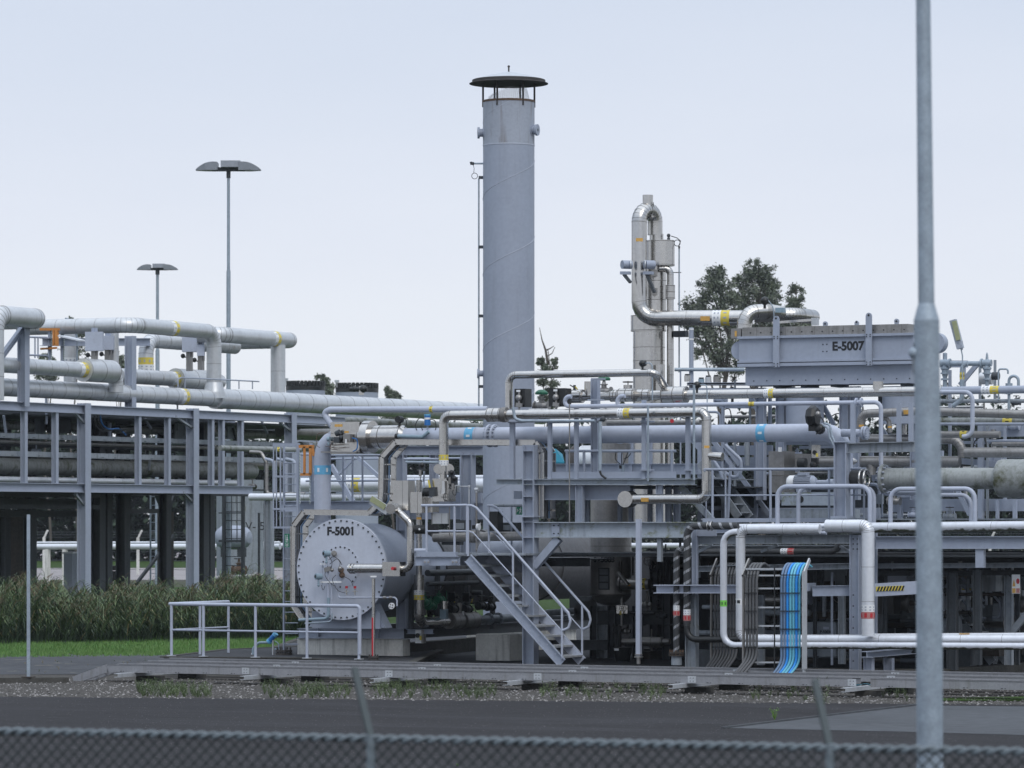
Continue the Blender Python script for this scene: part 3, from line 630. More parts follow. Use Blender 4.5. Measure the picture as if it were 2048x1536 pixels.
# P4
a=AZ(at(SX(-65.5),236,0),751); b=AY(a,440); f1,f2=AY(a,350),AY(a,412)
pipe('cladded pipe with a drum section behind the big pipe, right of the wide post',[a,b],.235,'clad',seam=.8,bands=((0,.52,'yw',.36),),n=24,extra=(('valve_jacket',jacket(f1,f2,.34,'clad',n=24)),))
# P2c
a=AZ(at(SX(-66.5),292,0),680); b=AY(a,470); pipe('cladded pipe behind, dropping by an elbow at its left end beside the wide post',[AZ(a,765),a,b],.24,'clad',rb=.45,seam=.85,bands=((0,.42,'yw',.45),),n=24)
a=AZ(at(SX(-65.2),440,0),669); b=AY(a,588); c=AY(a,556); pipe('cladded pipe with rounded end reaching furthest right above the rack',[AX(a,380),a,b,b-EX*2],.255,'clad',rb=.42,seam=.8,bands=((1,.70,'yw',.36),),n=24)
c=V((c.x,c.y,zp)); pipe('vertical cladded pipe below the rightmost rounded pipe end',[AZ(c,690),AZ(c,795)],.245,'clad',seam=1.1,n=24)
a=AZ(at(SX(-67),140,0),690); pipe('vertical white-banded pipe behind the orange gate posts on the rack',[AZ(a,660),AZ(a,790)],.2,'clad',bands=((0,.55,'yw',.5),),n=20)
a=AZ(at(SX(-66),228,0),690); pipe('vertical cladded pipe right of the first grey box',[AZ(a,664),AZ(a,800)],.15,'clad',seam=.6,n=20)
a=AZ(at(SX(-64.5),100,0),690); 
# upstanding posts on the rack
for lb,px,y0,X in (('tall grey post with a diagonal brace at the far left of the rack top',47,646,-63.0),('tall grey post on the rack top between the two grey boxes',261,672,-63.6)):
    p=at(SX(X),px,zt); t=thing('steel_post',lb,'post',p); q=MB('paint'); q.ib(p,AZ(p,y0),.24,.27,.024,up=EX); q.build('column',t)
    if px<60: q=MB('paint'); q.ib(AZ(p,654),AZ(AY(p,-8),728),.12,.16,.016); q.build('brace',t)
for lb,px,w,y0,y1,y2,X in (('large light grey sheet-metal box above the first drum section',189,35,664,702,728,-63.3),('smaller grey box above the second drum section near the elbow',379,28,675,704,742,-64.8),('narrow dull box right behind the large grey box',216,24,672,700,728,-66),('thin grey box behind the elbow drop',402,14,690,712,745,-66)):
    p=AZ(at(SX(X),px,0),y2); t=thing('actuator_box',lb,'actuator',p); k=mm(p,1); a,b=AZ(p,y0),AZ(p,y1)
    q=MB('paint_light'); q.obox((a+b)/2,cr*k*w/2,cd*.2,UP*(a.z-b.z)/2); q.build('housing',t)
    q=MB('steel_dull'); q.bar(b,p,k*10,k*10); q.bar(b+EX*k*5,AZ(p,y1+10)+EX*k*5,k*5,k*5); q.build('yoke',t)
    q=MB('paint'); q.bx(a+UP*k*4,k*9,k*9,k*9); q.build('cap',t); q=MB('black'); q.ball(AZ(p,y1+8)-cr*k*13,k*5,8); q.cyl(AZ(p,y1+8)-cr*k*13,AZ(p,y1+14),k*1.2,n=6); q.build('positioner',t)
# upper left walkway: rails, ladder posts with striped edges, orange gate
WL=SX(-66.3); p0=AZ(at(WL,56,0),712)
t=thing('walkway_railing','grey tube railing of the upper left walkway seen between the pipes','railing',p0); z0=p0.z; k=mm(p0,1)
for y in (674,710):
    MB('paint').sweep([AZ(p0,y),AZ(AY(p0,93),y+1),AZ(AY(p0,97),y+4)],k*1.9,8).build('rail',t)
for px in (70,76,97): MB('paint').cyl(AZ(AY(p0,px),674),AZ(AY(p0,px),716),k*1.6,n=8).build('post',t)
g=AY(p0,100)
for lb,px in (('left upright beside the small orange gate with a green striped edge',100),('right upright beside the small orange gate with a green striped edge',125)):
    q=MB('paint'); c=AY(p0,px); q.bar(AZ(c,656),AZ(c,722),k*6,k*6); q.m='white'; e=cr*k*3.4-cd*k*3
    q.bar(AZ(c,660)+e,AZ(c,720)+e,k*2.4,k*1); q.m='green'
    for i in range(13): q.bar(AZ(c,661+i*4.6)+e-cr*k*1-cd*k*.7,AZ(c,664+i*4.6)+e+cr*k*1-cd*k*.7,k*1.6,k*1)
    one('gate_post',q,lb,'post')
t=thing('safety_gate','small rusty orange gate between the upper left pipes','gate',AZ(AY(p0,112),700)); c=AY(p0,100)
def P2(pl,x,y): return AZ(AX(pl,x),y)
for i,(x0,y0,x1,y1,w) in enumerate(((84,659,122,659,5),(117,661,117,692,6),(111,661,111,692,4),(85,698,117,696,4))):
    MB('orange').bar(P2(c,x0,y0)-EY*.1,P2(c,x1,y1)-EY*.1,k*w,k*w).build('frame_bar',t)
one('camera_pole',hose([AZ(AY(p0,154),722),AZ(AY(p0,154),680),AZ(AY(p0,149),655),AZ(AY(p0,141),641),AZ(AY(p0,131),637)],k*2,'galv_post'),'curved grey pole bending left over the cladded pipes','pole')
q=MB('black'); c=AZ(AY(p0,132),640); q.cyl(c,c-UP*k*12,k*3,n=10); q.cyl(c-UP*k*4,c-UP*k*9,k*5,n=10); q.ball(c-UP*k*13,k*2.5,8); one('camera',q,'small black camera hanging from the curved grey pole','camera')
one('roof_panel',MB('clad_white').bar(P2(p0,130,672)-EX*.1,P2(p0,168,682),.5,.04),'thin pale sloping roof panel behind the first grey box','panel')
one('walkway_beam',MB('paint').ib(AZ(AY(p0,85),684),AZ(AY(p0,300),684),.2,k*16),'grey walkway beam behind the rack-top boxes','beam')
t=thing('thin_railing','thin grey railing over the big pipe right of the elbow drop','railing',AZ(at(SX(-62.9),356,0),775)); c=AZ(at(SX(-62.9),356,0),775); k=mm(c,1)
MB('paint').sweep([c,AZ(c,758),AZ(AY(c,362),755),AZ(AY(c,518),763)],k*1.4,8).build('rail',t)
for px in (370,478,505): MB('paint').cyl(AZ(AY(c,px),757 if px<400 else 761),AZ(AY(c,px),778),k*1.3,n=8).build('post',t)
# ---- below the rack: pedestals, braces, ladder, cabinet, vessels
for lb,px,w,y0,X in (('broad dark brown pedestal behind the galvanised post under the rack',47,52,1026,-68),('dark brown pedestal under the V-braces between rack columns',331,34,1024,-70)):
    p=at(SX(X),px,0); k=mm(p,1); h=AZ(p,y0).z; t=thing('pedestal',lb,'pedestal',p); q=MB('rust_steel'); q.bx(p+UP*h/2,w*k*.8,w*k*.55,h); q.build('pier',t)
    for s in (-1,1): 
        q=MB('dark_steel'); q.bar(p+UP*(h-.1),p+UP*(h+1.1)+EY*s*1.0,.14,.12); q.build('brace',t)
    q=MB('dark_steel'); q.bar(p+UP*h,p+UP*(h+1.1),.3,.3,up=EX); q.build('stub',t)
p=at(SX(-69),348,0); one('diagonal_brace',MB('dark_steel').bar(AZ(AY(p,348),1070),AZ(AY(p,272),1168),.09,.09),'thin dark diagonal brace leaning left of the brown pedestal','brace')
one('tie_beam',MB('dark_steel').bar(AZ(AY(p,215),1022),AZ(AY(p,328),1022),.14,.14),'dark horizontal tie beam left of the brown pedestal','beam')
p=at(SX(-71),301,0); t=thing('access_ladder','grey upright ladder left of the brown pedestal under the rack','ladder',p); k=mm(p,1)
MB('galv_post').bar(p,AZ(p,985),k*5,k*3,up=cr).build('stile',t); MB('galv_post').bar(p+cr*k*16,AZ(p,985)+cr*k*16,k*2,k*2,up=cr).build('stile',t)
ladder_mb(p,AZ(p,985),cr*k*16,.28,.02,rails=False,m='galv_post').build('rungs',t)
F1=F(118); p=at(F1,142,0); k=mm(p,1); t=thing('cabinet','pale grey outdoor cabinet standing just left of the first tall rack column','cabinet',p); h=AZ(p,1107).z; q=MB('paint_light'); q.bx(p+UP*h/2,k*20,.35,h); q.build('body',t); q=MB('clad_white'); q.bx(p+UP*(h+.02),k*24,.42,.05); q.build('lid',t)
one('junction_box',MB('black').bx(AZ(at(F(125),228,0),1136),.25,.2,.16),'black junction box with hoses behind the column pair under the rack','box')
for i in range(4): one('hose',hose([AZ(at(F(125),223+i*3,0),1142),AZ(at(F(125),224+i*3,0),1156),AZ(at(F(125),220+i*2,0),1164-i)],.025,'black'),'black cable loop hanging from the black junction box','hose','cable loops under the black box')
# tall grey vessel wall with lettering, black caged frame before it
F1=F(150); p=at(F1,480,0); k=mm(p,1); t=thing('storage_tank','tall grey tank lettered V and B behind the black frame, right of the rack columns','tank',p); h=AZ(p,960).z
q=MB('paint_old'); q.cyl(p,p+UP*h,k*47,n=48); q.build('shell',t)
qq=MB('paint_old')
for y in (1025,1080,1137): qq=MB('paint_old'); c=AZ(p,y); qq.cyl(c-UP*.01,c+UP*.01,k*47.3,n=48); qq.build('seam_band',t)
text('V- 5B',AZ(at(F1,519,0),1053)-cd*k*46*.7,.45,cr,-cd,'ink','lettering',t)
F1=F(135); p=at(F1,440,0); k=mm(p,1); t=thing('ladder_frame','black steel frame with a ladder in front of the grey lettered tank','frame',p)
for px,w in ((448,6),(486,6),(518,3.5)): c=AX(p,px); MB('dark_steel').bar(c,AZ(c,985 if px<500 else 1026),k*w,k*w,up=EX).build('upright',t)
for px in (463,474): c=AX(p,px); MB('dark_steel').bar(AZ(c,1085),AZ(c,985),k*1.5,k*1.5,up=EX).build('rail',t)
for y in (1026,1082): MB('dark_steel').bar(AZ(AX(p,438),y),AZ(AX(p,486),y),k*4,k*(2.4 if y<1050 else 4.5)).build('cross_bar',t)
q=MB('dark_steel')
for i in range(11): y=1005+i*18; q.cyl(AZ(AX(p,448),y),AZ(AX(p,486),y),k*.9,n=6)
q.build('rungs',t)
p=AZ(at(F(141),468,0),1075); k=mm(p,1); t=thing('horizontal_vessel','small grey dome-ended vessel behind the black ladder frame','vessel',p-UP*k*24)
q=MB('paint'); q.lathe(p,EX,[(0,k*38),(k*12,k*36),(k*20,k*28),(k*24,k*14),(k*24,-k*24),(k*18,-k*34),(0,-k*38)],24); q.build('shell',t)
for dx in (-20,18): MB('dark_steel').bx(p+EX*k*dx-UP*k*30,k*12,.3,k*18).build('saddle',t)
pipe('rusty dull pipe on low stands at the foot of the grey tank',[AZ(at(F(138),434,0),1158),AZ(at(F(138),528,0),1154)],.12,'steel_dull',flanges=((0,.4,.19,.05,0),(0,.85,.19,.05,0)))
valve('rust-brown valve in front of the dome-ended vessel',AZ(at(F(137),478,0),1140),EX,.13,m='rust',wm='black')
# stand-alone post with pipes right of the rack
p=at(SX(-58),538,0); t=thing('pipe_post','pale grey H-post left of the caged ladder, carrying small pipes','post',p); q=MB('paint_old'); q.ib(p,AZ(p,996),.2,.24,.02,up=EX); q.build('column',t); q=MB('paint_old'); q.bx(AZ(p,995),.3,.3,.02); q.build('cap_plate',t)
a=AZ(p,918); pipe('stainless pipe with a square elbow left of the caged ladder',[AZ(AX(a,500),904)-EY*0,AZ(AX(a,522),905),AZ(AX(a,533),925),AZ(AX(a,533),988),AZ(AX(a,610),988)],.055,'steel_dull',rb=.12,seam=.6)
pipe('mossy thin pipe crossing behind the top of the caged ladder',[AZ(at(SX(-61.5),440,0),896),AZ(at(SX(-61.5),600,0),900)],.085,'clad_moss',bands=((0,.7,'yellow',.22),))
for i,x in enumerate((548,572,590)): pipe(('grey goose-neck pipe nearest the pale H-post','middle grey goose-neck pipe behind the cage','right grey goose-neck pipe behind the cage')[i],[AZ(AX(a,x-18),918),AZ(AX(a,x),922),AZ(AX(a,x),985)],.05,'paint',rb=.14)
# black-rimmed tanks
for lb,px,w,y in (('left grey tank with a black notched rim above the big pipe',611,78,764),('right grey tank with a black notched rim above the big pipe',714,85,768)):
    p=at(F(175),px,0); k=mm(p,1); t=thing('vent_tank',lb,'tank',p); r=k*w/2; z=AZ(p,y+17).z; q=MB('paint'); q.cyl(p,V((p.x,p.y,z)),r,n=40); q.build('shell',t)
    q=MB('black'); q.cyl(V((p.x,p.y,z)),V((p.x,p.y,z+k*8)),r*1.01,n=40)
    for i in range(30):
        a=i*math.pi/15; q.cyl(p+V((math.cos(a)*r*.93,math.sin(a)*r*.93,z+k*7)),p+V((math.cos(a)*r*.93,math.sin(a)*r*.93,z+k*(16+2*math.sin(a*5)))),r*.09,n=8)
        q.bx(p+V((math.cos(a)*r*.93,math.sin(a)*r*.93,z+k*17)),r*.12,r*.12,k*3.5)
    q.build('notched_rim',t)
    q=MB('galv'); c=AZ(AX(p,px-20),y-4)-EY*r; q.bx(c,k*8,.1,k*5); q.cyl(c,c-UP*k*12,k*1,n=6); q.build('bracket',t)
p=AZ(at(F(160),722,0),778); k=mm(p,1); t=thing('relief_valve','black valve cluster in front of the right black-rimmed tank','valve',p-UP*.2)
q=MB('black'); q.cyl(p-EX*.5,p+EX*.3,.09,n=10); q.ball(p+EX*.1,.16); q.ball(p-EX*.3,.12); q.build('valve_body',t); q=MB('steel'); q.cyl(p+EX*.02-UP*.25,p+EX*.02+UP*.12,.1,n=12); q.build('neck',t)
# ---- tall yard lamps
def yard_lamp(label,px,ytop,D,tw,ystep):
    p=W(px,HZ,D); p.z=0; k=D/FP; top=AZ(p,ytop); t=thing('yard_lamp',label,'lamp post',p,'tall double-armed yard lamps')
    st=AZ(p,ystep); MB('galv_post').cyl(p,st,k*5,k*4.2,14).build('lower_pole',t); MB('galv_post').cyl(st,top,k*3.2,k*2.9,12).build('upper_pole',t)
    s=tw*k/2
    def hood(sg,off,w):
        q=MB('lamp_hood'); n=9; prof=[]
        for i in range(n+1):
            f=i/n; prof.append((1-.68*f,.25*math.sin(f*math.pi*.62)**.8))
        for dd in (-1,1): pass
        vs=[];fs=[]
        for i,(x,z) in enumerate(prof):
            ww=.12+.22*min(1,i/4)
            for dd in (-1,1): vs.append(top+cr*(sg*x*s+off)+cd*(dd*ww*s)+UP*(z*s*.9+.01))
            for dd in (-1,1): vs.append(top+cr*(sg*x*s+off)+cd*(dd*ww*s*.9)+UP*(-.02*s))
        for i in range(n): 
            a=i*4; b=a+4; fs+=[(a,a+1,b+1,b),(a+2,b+2,b+3,a+3),(a,b,b+2,a+2),(a+1,a+3,b+3,b+1)]
        fs+=[(0,2,3,1),(n*4,n*4+1,n*4+3,n*4+2)]; q.add(vs,fs); q.build('lamp_hood',t)
    hood(-1,0,1); hood(1,0,1)
    q=MB('lamp_hood'); q.obox(top+UP*s*.17+cr*s*.08,cr*s*.30,cd*s*.3,UP*s*.10); q.build('lamp_hood',t)
    q=MB('dark_steel'); q.obox(top+UP*s*.02,cr*s*.5,cd*s*.06,UP*s*.06); q.cyl(top-UP*s*.25,top,k*4.2,n=12); q.build('cross_arm',t)
yard_lamp('taller double-hooded yard lamp, the one closer to the stack',457,340,140,130,541)
yard_lamp('smaller farther double-hooded yard lamp above the left rack',315,539,192,82,700)
# ================= EXHAUST STACK =================
c=W(1017.5,HZ,95.5); c.z=0; k=95.5/FP; r=51.5*k; t=thing('exhaust_stack','tall pale grey cylindrical exhaust stack with a dark rain cap','stack',c)
zb=.35; z1=AZ(c,291).z; z2=AZ(c,203).z
MB('paint').cyl(V((c.x,c.y,zb)),V((c.x,c.y,z1)),r,n=64).build('shaft',t)
mat('paint_top',(.325,.355,.415),.55,var=.08,streak=.6,streakcol=(.16,.13,.11))
MB('paint_top').cyl(V((c.x,c.y,z1)),V((c.x,c.y,z2)),r*1.004,n=64).build('top_section',t)
q=MB('weld'); q.cyl(V((c.x,c.y,z1-.015)),V((c.x,c.y,z1+.015)),r*1.012,n=64); q.build('ring_seam',t)
pitch=152*k; turns=(z2-zb)/pitch; n=int(turns*40); a0=math.atan2(-cd.y,-cd.x)-math.pi/2
zs=AZ(c,398).z  # the seam leaves the left edge here
pts=[]
for i in range(n+1):
    z=zb+(z2-zb)*i/n; a=a0+(z-zs)/pitch*2*math.pi; pts.append(V((c.x+math.cos(a)*r,c.y+math.sin(a)*r,z)))
MB('weld').sweep(pts,.009,4).build('spiral_seam',t)
ct=V((c.x,c.y,0))
q=MB('cap_dark'); q.m='rust'; q.cyl(V((c.x,c.y,z2-.03)),V((c.x,c.y,z2+.02)),r*1.02,n=48,cap=0); q.m='black'; q.cyl(V((c.x,c.y,z2-.02)),V((c.x,c.y,z2-.01)),r*.98,n=40); q.build('rim',t)
for i in range(6):
    a=a0+math.pi*(.02+i/3); p=V((c.x+math.cos(a)*r*1.0,c.y+math.sin(a)*r*1.0,0)); MB('cap_dark').bar(V((p.x,p.y,z2-.14)),V((p.x,p.y,AZ(c,166).z)),.045,.03).build('cap_strut',t)
zc=lambda y:AZ(c,y).z; R_=79*k
q=MB('cap_dark'); q.lathe(ct,UP,[(0,zc(164)),(R_*.5,zc(166)),(R_,zc(168)),(R_,zc(167)),(R_*.93,zc(165.5)),(R_*.93,zc(160.5)),(R_*.9,zc(159.5))],48); q.build('cap_disc',t)
q=MB('galv'); q.lathe(ct,UP,[(R_*.9,zc(159.5)),(R_*.5,zc(151)),(0,zc(143))],48); q.build('cap_cone',t)
q=MB('cap_dark'); q.cyl(V((c.x,c.y,zc(144))),V((c.x,c.y,zc(131))),.02,n=8); q.torus(V((c.x,c.y,zc(133))),cd,.02,.012,10,5); q.build('lifting_eye',t)
q=MB('galv')
for i in range(16):
    z=z2+.0+i*.02; pp=[]
    for j in range(22):
        a=a0+.25+j*math.pi*.82/21; zz=z*1; 
        if i>5 and (j<(i-5)*1.1): continue
        pp.append(V((c.x+math.cos(a)*r*(.86-.01*i),c.y+math.sin(a)*r*(.86-.01*i),z+.015*math.sin(j*.7))))
    if len(pp)>2: q.sweep(pp,.003,3,cap=False)
for j in range(26):
    a=a0+.25+j*math.pi*.82/25; h=max(.06,min(.32,.1+ (j*.02 if j<11 else .22))); q.cyl(V((c.x+math.cos(a)*r*.86,c.y+math.sin(a)*r*.86,z2)),V((c.x+math.cos(a)*r*.72,c.y+math.sin(a)*r*.72,z2+h)),.003,n=3,cap=0)
q.build('bird_mesh',t)
for ang,y in ((.12,262),(.98,266)):
    a=a0+math.pi*(1-ang); d=V((math.cos(a),math.sin(a),0)); p=ct+d*r*.97+UP*zc(y); q=MB('paint'); q.cyl(p,p+d*.12,k*8,n=20); q.cyl(p+d*.10,p+d*.15,k*11.5,n=24); q.cyl(p,p+d*.02,k*13,n=20); q.m='black'; q.cyl(p+d*.151,p+d*.153,k*3,n=12); q.build('nozzle',t)
d=-cr; p=ct+d*r+UP*zc(747); q=MB('paint'); q.cyl(p,p+d*.12,k*6,n=16); q.cyl(p+d*.1,p+d*.14,k*9.5,n=20); q.build('nozzle',t)
cx=ct-cr*(r+.10)
q=MB('galv_post'); q.cyl(cx+UP*zc(820),cx+UP*zc(357),k*1.7,n=8)
q.build('conduit',t)
for y in (355,494,632,773): MB('dark_steel').obox(cx+cr*.05+UP*zc(y),cr*.055,cd*.03,UP*.035).build('clip',t)
q=MB('galv_post'); p=ct-cr*(r+.24)+UP*zc(327); q.cyl(p,p+cr*.26,.022,n=8); q.m='dark_steel'; q.ball(p,.04,10); q.cyl(p-cr*.03-UP*.03,p-cr*.05+UP*.04,.03,n=10)
q.m='rubber'; q.torus(cx-cr*.10+UP*zc(352),cd,.07,.008,16,5); q.sweep([p,p-UP*.12+cr*.03,p-UP*.22+cr*.02,cx-cr*.06+UP*zc(347)],.007,5); q.build('sensor',t)
mb=MB('concrete'); pc=W(1002,HZ,84.6); pc.z=0; kp=84.6/FP; mb.lathe(pc,UP,[(0,.1),(53*kp,.1),(53*kp,AZ(pc,1268).z),(0,AZ(pc,1268).z)],8,smooth=False); one('foundation',mb,'octagonal concrete foundation with a pale left face under the drum skid side','foundation')
mb=MB('concrete'); mb.lathe(ct,UP,[(0,.1),(r*1.2,.1),(r*1.2,.36),(0,.36)],16,smooth=False); mb.build('base',t)
# ================= F-5001 HEATER DRUM =================
FA=F(80.7); cc=FA(682.5,1138.5); kd=mm(cc,1); rd=101.5*kd
t=thing('heater_drum','round pale grey heater drum lettered F-5001 with a bolted front cover','heater',cc-UP*1.1)
q=MB('cover_paint'); q.cyl(cc,cc+EY*.05,rd,n=96); fcv=q.build('front_cover',t)
q=MB('paint_light'); q.cyl(cc+EY*.055,cc+EY*.10,rd*.995,n=96); q.build('drum_flange',t)
q=MB('paint'); q.lathe(cc,EY,[(rd*.9,.1),(rd*.9,1.4),(rd*.76,2.2),(rd*.76,3.2)],96); q.build('shell',t); q=MB('shell_dark'); q.lathe(cc,EY,[(rd*.77,3.2),(rd*.77,12.2),(0,12.3)],96); q.build('rear_shell',t)  # rear shell coloured darker than the front part
q=MB('paint_old')
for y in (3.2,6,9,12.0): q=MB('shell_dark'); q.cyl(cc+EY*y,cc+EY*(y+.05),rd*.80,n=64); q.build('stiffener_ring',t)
q=MB('ink'); 
for i in range(46):
    a=2*math.pi*(i+.5)/46; p=cc+V((math.cos(a),0,math.sin(a)))*rd*.955; q.m='dark_steel'; q.cyl(p-EY*.018,p,.020,n=6,smooth=False)
q.build('cover_bolts',fcv)
ic=AZ(AX(cc,681),1134); q=MB('cover_paint'); q.cyl(ic-EY*.008,ic,41*kd*1.05,n=64); bpl=q.build('burner_plate',t)
q=MB('ink')
for i in range(24):
    a=2*math.pi*i/24
    if i in(13,14,16,19,20): continue
    p=ic+V((math.cos(a),0,math.sin(a)))*40*kd; q.cyl(p-EY*.016,p-EY*.008,.018,n=8)
q.build('burner_bolts',bpl)
text('F-5001',AZ(AX(cc,682),1063)-EY*.004,.235,EX,-EY,'ink','lettering',fcv,bold=.010)
for s in (-1,1): # saddle gussets
    q=MB('paint'); a=cc+EY*.25+EX*s*.55-UP*rd*.80; q.add([a+V((-.0,0,.25)),a+V((s*.35,0,-.37)),a+V((-s*.25,0,-.37)),a+V((0,.3,.25)),a+V((s*.35,.3,-.37)),a+V((-s*.25,.3,-.37))],[(0,1,2),(3,5,4),(0,3,4,1),(1,4,5,2),(2,5,3,0)]); q.build('saddle',t)
q=MB('paint'); q.box(cc+V((-.8,.2,-rd*1.17)),cc+V((.8,.26,-rd*.84))); q.build('saddle_web',t)
# instruments on the cover
front=cc-EY*.02
def on(px,py,o=0.): return AZ(AX(front-EY*o,px),py)
for i,(x,y) in enumerate(((653,1107),(637,1153))): transmitter('',on(x,y,.25),.062,V((-.5,-1,0)),'blue_tank',parent=t)
for x,y in ((668,1107),(682,1140),(684,1150)):
    q=MB('rust' if y>1110 else 'steel_dull'); q.cyl(on(x,y,0),on(x,y,.16),.035,n=12); q.cyl(on(x,y,.02),on(x,y,.04),.06,n=14); q.build('sight_tube',t)
q=MB('paint_light')
for a_,b_,r_ in (((656,1127),(656,1222),.02),((663,1160),(663,1226),.016),((645,1127),(645,1170),.008),((672,1145),(672,1185),.01)): q.cyl(on(*a_,.12),on(*b_,.12),r_,n=8)
q.m='white'; q.bar(on(640,1128,.14),on(651,1128,.14),.03,.03); q.bar(on(640,1164,.14),on(683,1164,.14),.04,.035)
q.m='steel_dull'; q.bar(on(650,1140,.15),on(662,1137,.15),.07,.09); q.ball(on(680,1137,.15),.05); q.ball(on(664,1140,.15),.04); q.build('instrument_stand',t)
for x in (693,710):
    q=MB('red'); q.cyl(on(x,1177,.1),on(x,1172,.1),.03,n=10); q.m='steel'; q.cyl(on(x,1178,.1),on(x,1190,.1),.018,n=8); q.bar(on(x-5,1183,.1),on(x+5,1183,.1),.015,.015); q.build('red_valve',t)
hs=MB('rubber')
for pts in ([(657,1120),(668,1113),(680,1125),(676,1140)],[(655,1132),(650,1150),(660,1165),(668,1172)],[(660,1128),(675,1118),(684,1130)],[(682,1150),(700,1160),(706,1172)],[(643,1170),(646,1180),(650,1172)],[(672,1150),(665,1160),(675,1180),(690,1186)],[(656,1110),(664,1125),(661,1140)]):
    h=hose([on(x,y,.16) for x,y in pts],.006); hs.m='rubber'; hs.add(h.v,h.f,True)
hs.build('hoses',t)
runmb([on(676,1190,.1),on(678,1195,.1),on(790,1195,.1),on(794,1200,.1),on(794,1212,.1)],.018,'paint_light',.05).build('gas_line',t)
for x in (770,782): 
    q=MB('steel_dull'); q.cyl(on(x-3,1195,.1),on(x+3,1195,.1),.035,n=12); q.build('union',t)
q=MB('white'); c1=on(784,1212,.14); q.cyl(c1,c1-EY*.03,.065,n=20); q.m='ink'
for i in range(4): a=i*math.pi/2+.6; q.cyl(c1-EY*.03+V((math.cos(a),0,math.sin(a)))*.035,c1-EY*.034+V((math.cos(a),0,math.sin(a)))*.035,.015,n=8)
q.build('white_disc',t)
runmb([on(657,1195,.13),on(657,1237,.13),on(598,1240,.13)],.032,'blue_tank',.1).build('drain_pipe',t)
runmb([on(664,1226,.13),on(664,1243,.13),on(610,1247,.13)],.018,'galv_post',.08).build('drain_pipe',t)
# small drips of red wear
pt=pipe('shiny stainless burner pipe with a boxed valve in front of the F-5001 cover',[on(697,1137,.22),on(821,1138,.22),on(821,1046,.22),on(790,1017,.22),AY(on(790,1017,.22),800)],7.5*kd,'steel',rb=.16,seam=.35,bands=((0,.30,'yw',.22),),flanges=((0,.04,.11,.03,8),(0,.09,.11,.03,8)),n=20,
  extra=(('valve_box',MB('steel').obox(on(788,1138,.22),EX*.2,EY*.13,UP*.145)),('valve_stem',MB('red').cyl(on(785,1137,.36),on(785,1137,.42),.035,n=12)),('insulation_sleeve',MB('steel').cyl(on(710,1137,.22),on(768,1137,.22),9.5*kd,n=20)),('end_cap',MB('steel').cyl(on(781,1018,.5),on(793,1016,.0),10*kd,n=20))))
c1=F(82.2)(838,1010); dn=AZ(c1,1245); b=AY(dn,893)
pipe('yellow-banded vertical stainless pipe right of the drum bending into the dark valve skid',[AZ(c1,1150),dn,b],10.5*kd,'steel',rb=.18,seam=.42,bands=((0,.42,'yw',.2),),n=20)
pipe('slim upper stainless pipe above the yellow banded one',[AZ(c1,960),AZ(c1,1152)],6*kd,'steel',seam=.4,bands=((0,.40,'tag',.1),))
v1=AY(b,897); v2=AY(b,918); v3=AY(b,922); v4=AY(b,949)
one('valve_jacket',jacket(v1,v2,17*kd,'steel_dull'),'first round dull insulation jacket in the dark valve skid','pipe jacket')
one('valve_jacket',jacket(v3,v4,17*kd,'steel_dull'),'second round dull insulation jacket in the dark valve skid','pipe jacket')
pipe('dark grey flanged pipe behind the stair stringer, right of the round jackets',[v4,AY(b,1175)],8*kd,'paint_old',flanges=((0,.02,.13,.04,8),(0,.12,.13,.04,8),(0,.2,.13,.04,8),(0,.8,.13,.04,8),(0,.9,.13,.04,8)))
for i,(x,y,mc) in enumerate(((862,1212,'green'),(906,1218,'black'),(934,1218,'black'),(962,1212,'black'),(980,1214,'black'),(878,1200,'green'),(850,1205,'green'))):
    p=AZ(AY(b,x),y); valve(('green valve nearest the yellow banded pipe','black-topped valve on the first dull jacket','black-topped valve on the second dull jacket','small black gate valve left of the stair stringer','black gate valve touching the stair stringer','green handled valve left of the blue regulator','dark green valve furthest left under the platform')[i],p,EY,.07,m=mc,wm='black',wheel=.45,actuator='box' if i in(1,2) else None)
q=MB('blue_tank'); p=AZ(AY(b-EY*0-EX*-.15,888),1228); q.bx(p,.15,.1,.2); q.m='steel'; q.cyl(p+UP*.1,p+UP*.26,.07,n=16); q.cyl(p+UP*.24,p+UP*.27,.085,n=16); one('regulator',q,'blue regulator with a stainless canister in the dark valve skid','regulator')
q=MB('steel'); p=AZ(AY(b,918),1215); q.cyl(p-UP*.1,p+UP*.1,.05,.065,n=16); q.m='white'; q.bx(p+V((.12,-.05,-.12)),.05,.01,.09); one('canister',q,'small stainless canister with a white tag between the two jackets','canister')
for i,(x) in enumerate((908,943)): q=MB('yellow'); p=AZ(AY(b,x),1205 if i else 1208); q.bar(p,p+V((.03,0,.12)),.03,.02); one('valve_tag',q,('yellow handle on the first jacket','yellow handle on the second jacket')[i],'tag')
# dark skid machinery under the platform
t=thing('valve_skid','dark shadowed valve skid with black and green fittings under the lower platform','skid',AZ(AY(b,930),1262)); rnd=random.Random(5)
for i in range(62):
    p=AZ(AY(b,rnd.uniform(845,1000))+EX*-rnd.uniform(.3,1.6),rnd.uniform(1140,1235)); mc=rnd.choice(('black','dark_steel','black','green','dark_steel','rust_steel')); q=MB(mc); kk=rnd.random()
    if kk<.35: q.cyl(p,p+UP*rnd.uniform(.3,.7),rnd.uniform(.01,.03),n=6); nm='tube'
    elif kk<.6: q.cyl(p-EX*.2,p+EX*.2,rnd.uniform(.05,.1),n=12); q.cyl(p-EX*.21,p-EX*.17,.13,n=14); nm='flanged_spool'
    elif kk<.85: q.bx(p,.2,.14,.2); q.cyl(p+UP*.1,p+UP*.25,.05,n=10); nm='actuator'
    else: handwheel(q,p,EX,.1,mc); nm='handwheel'
    q.build(nm,t)
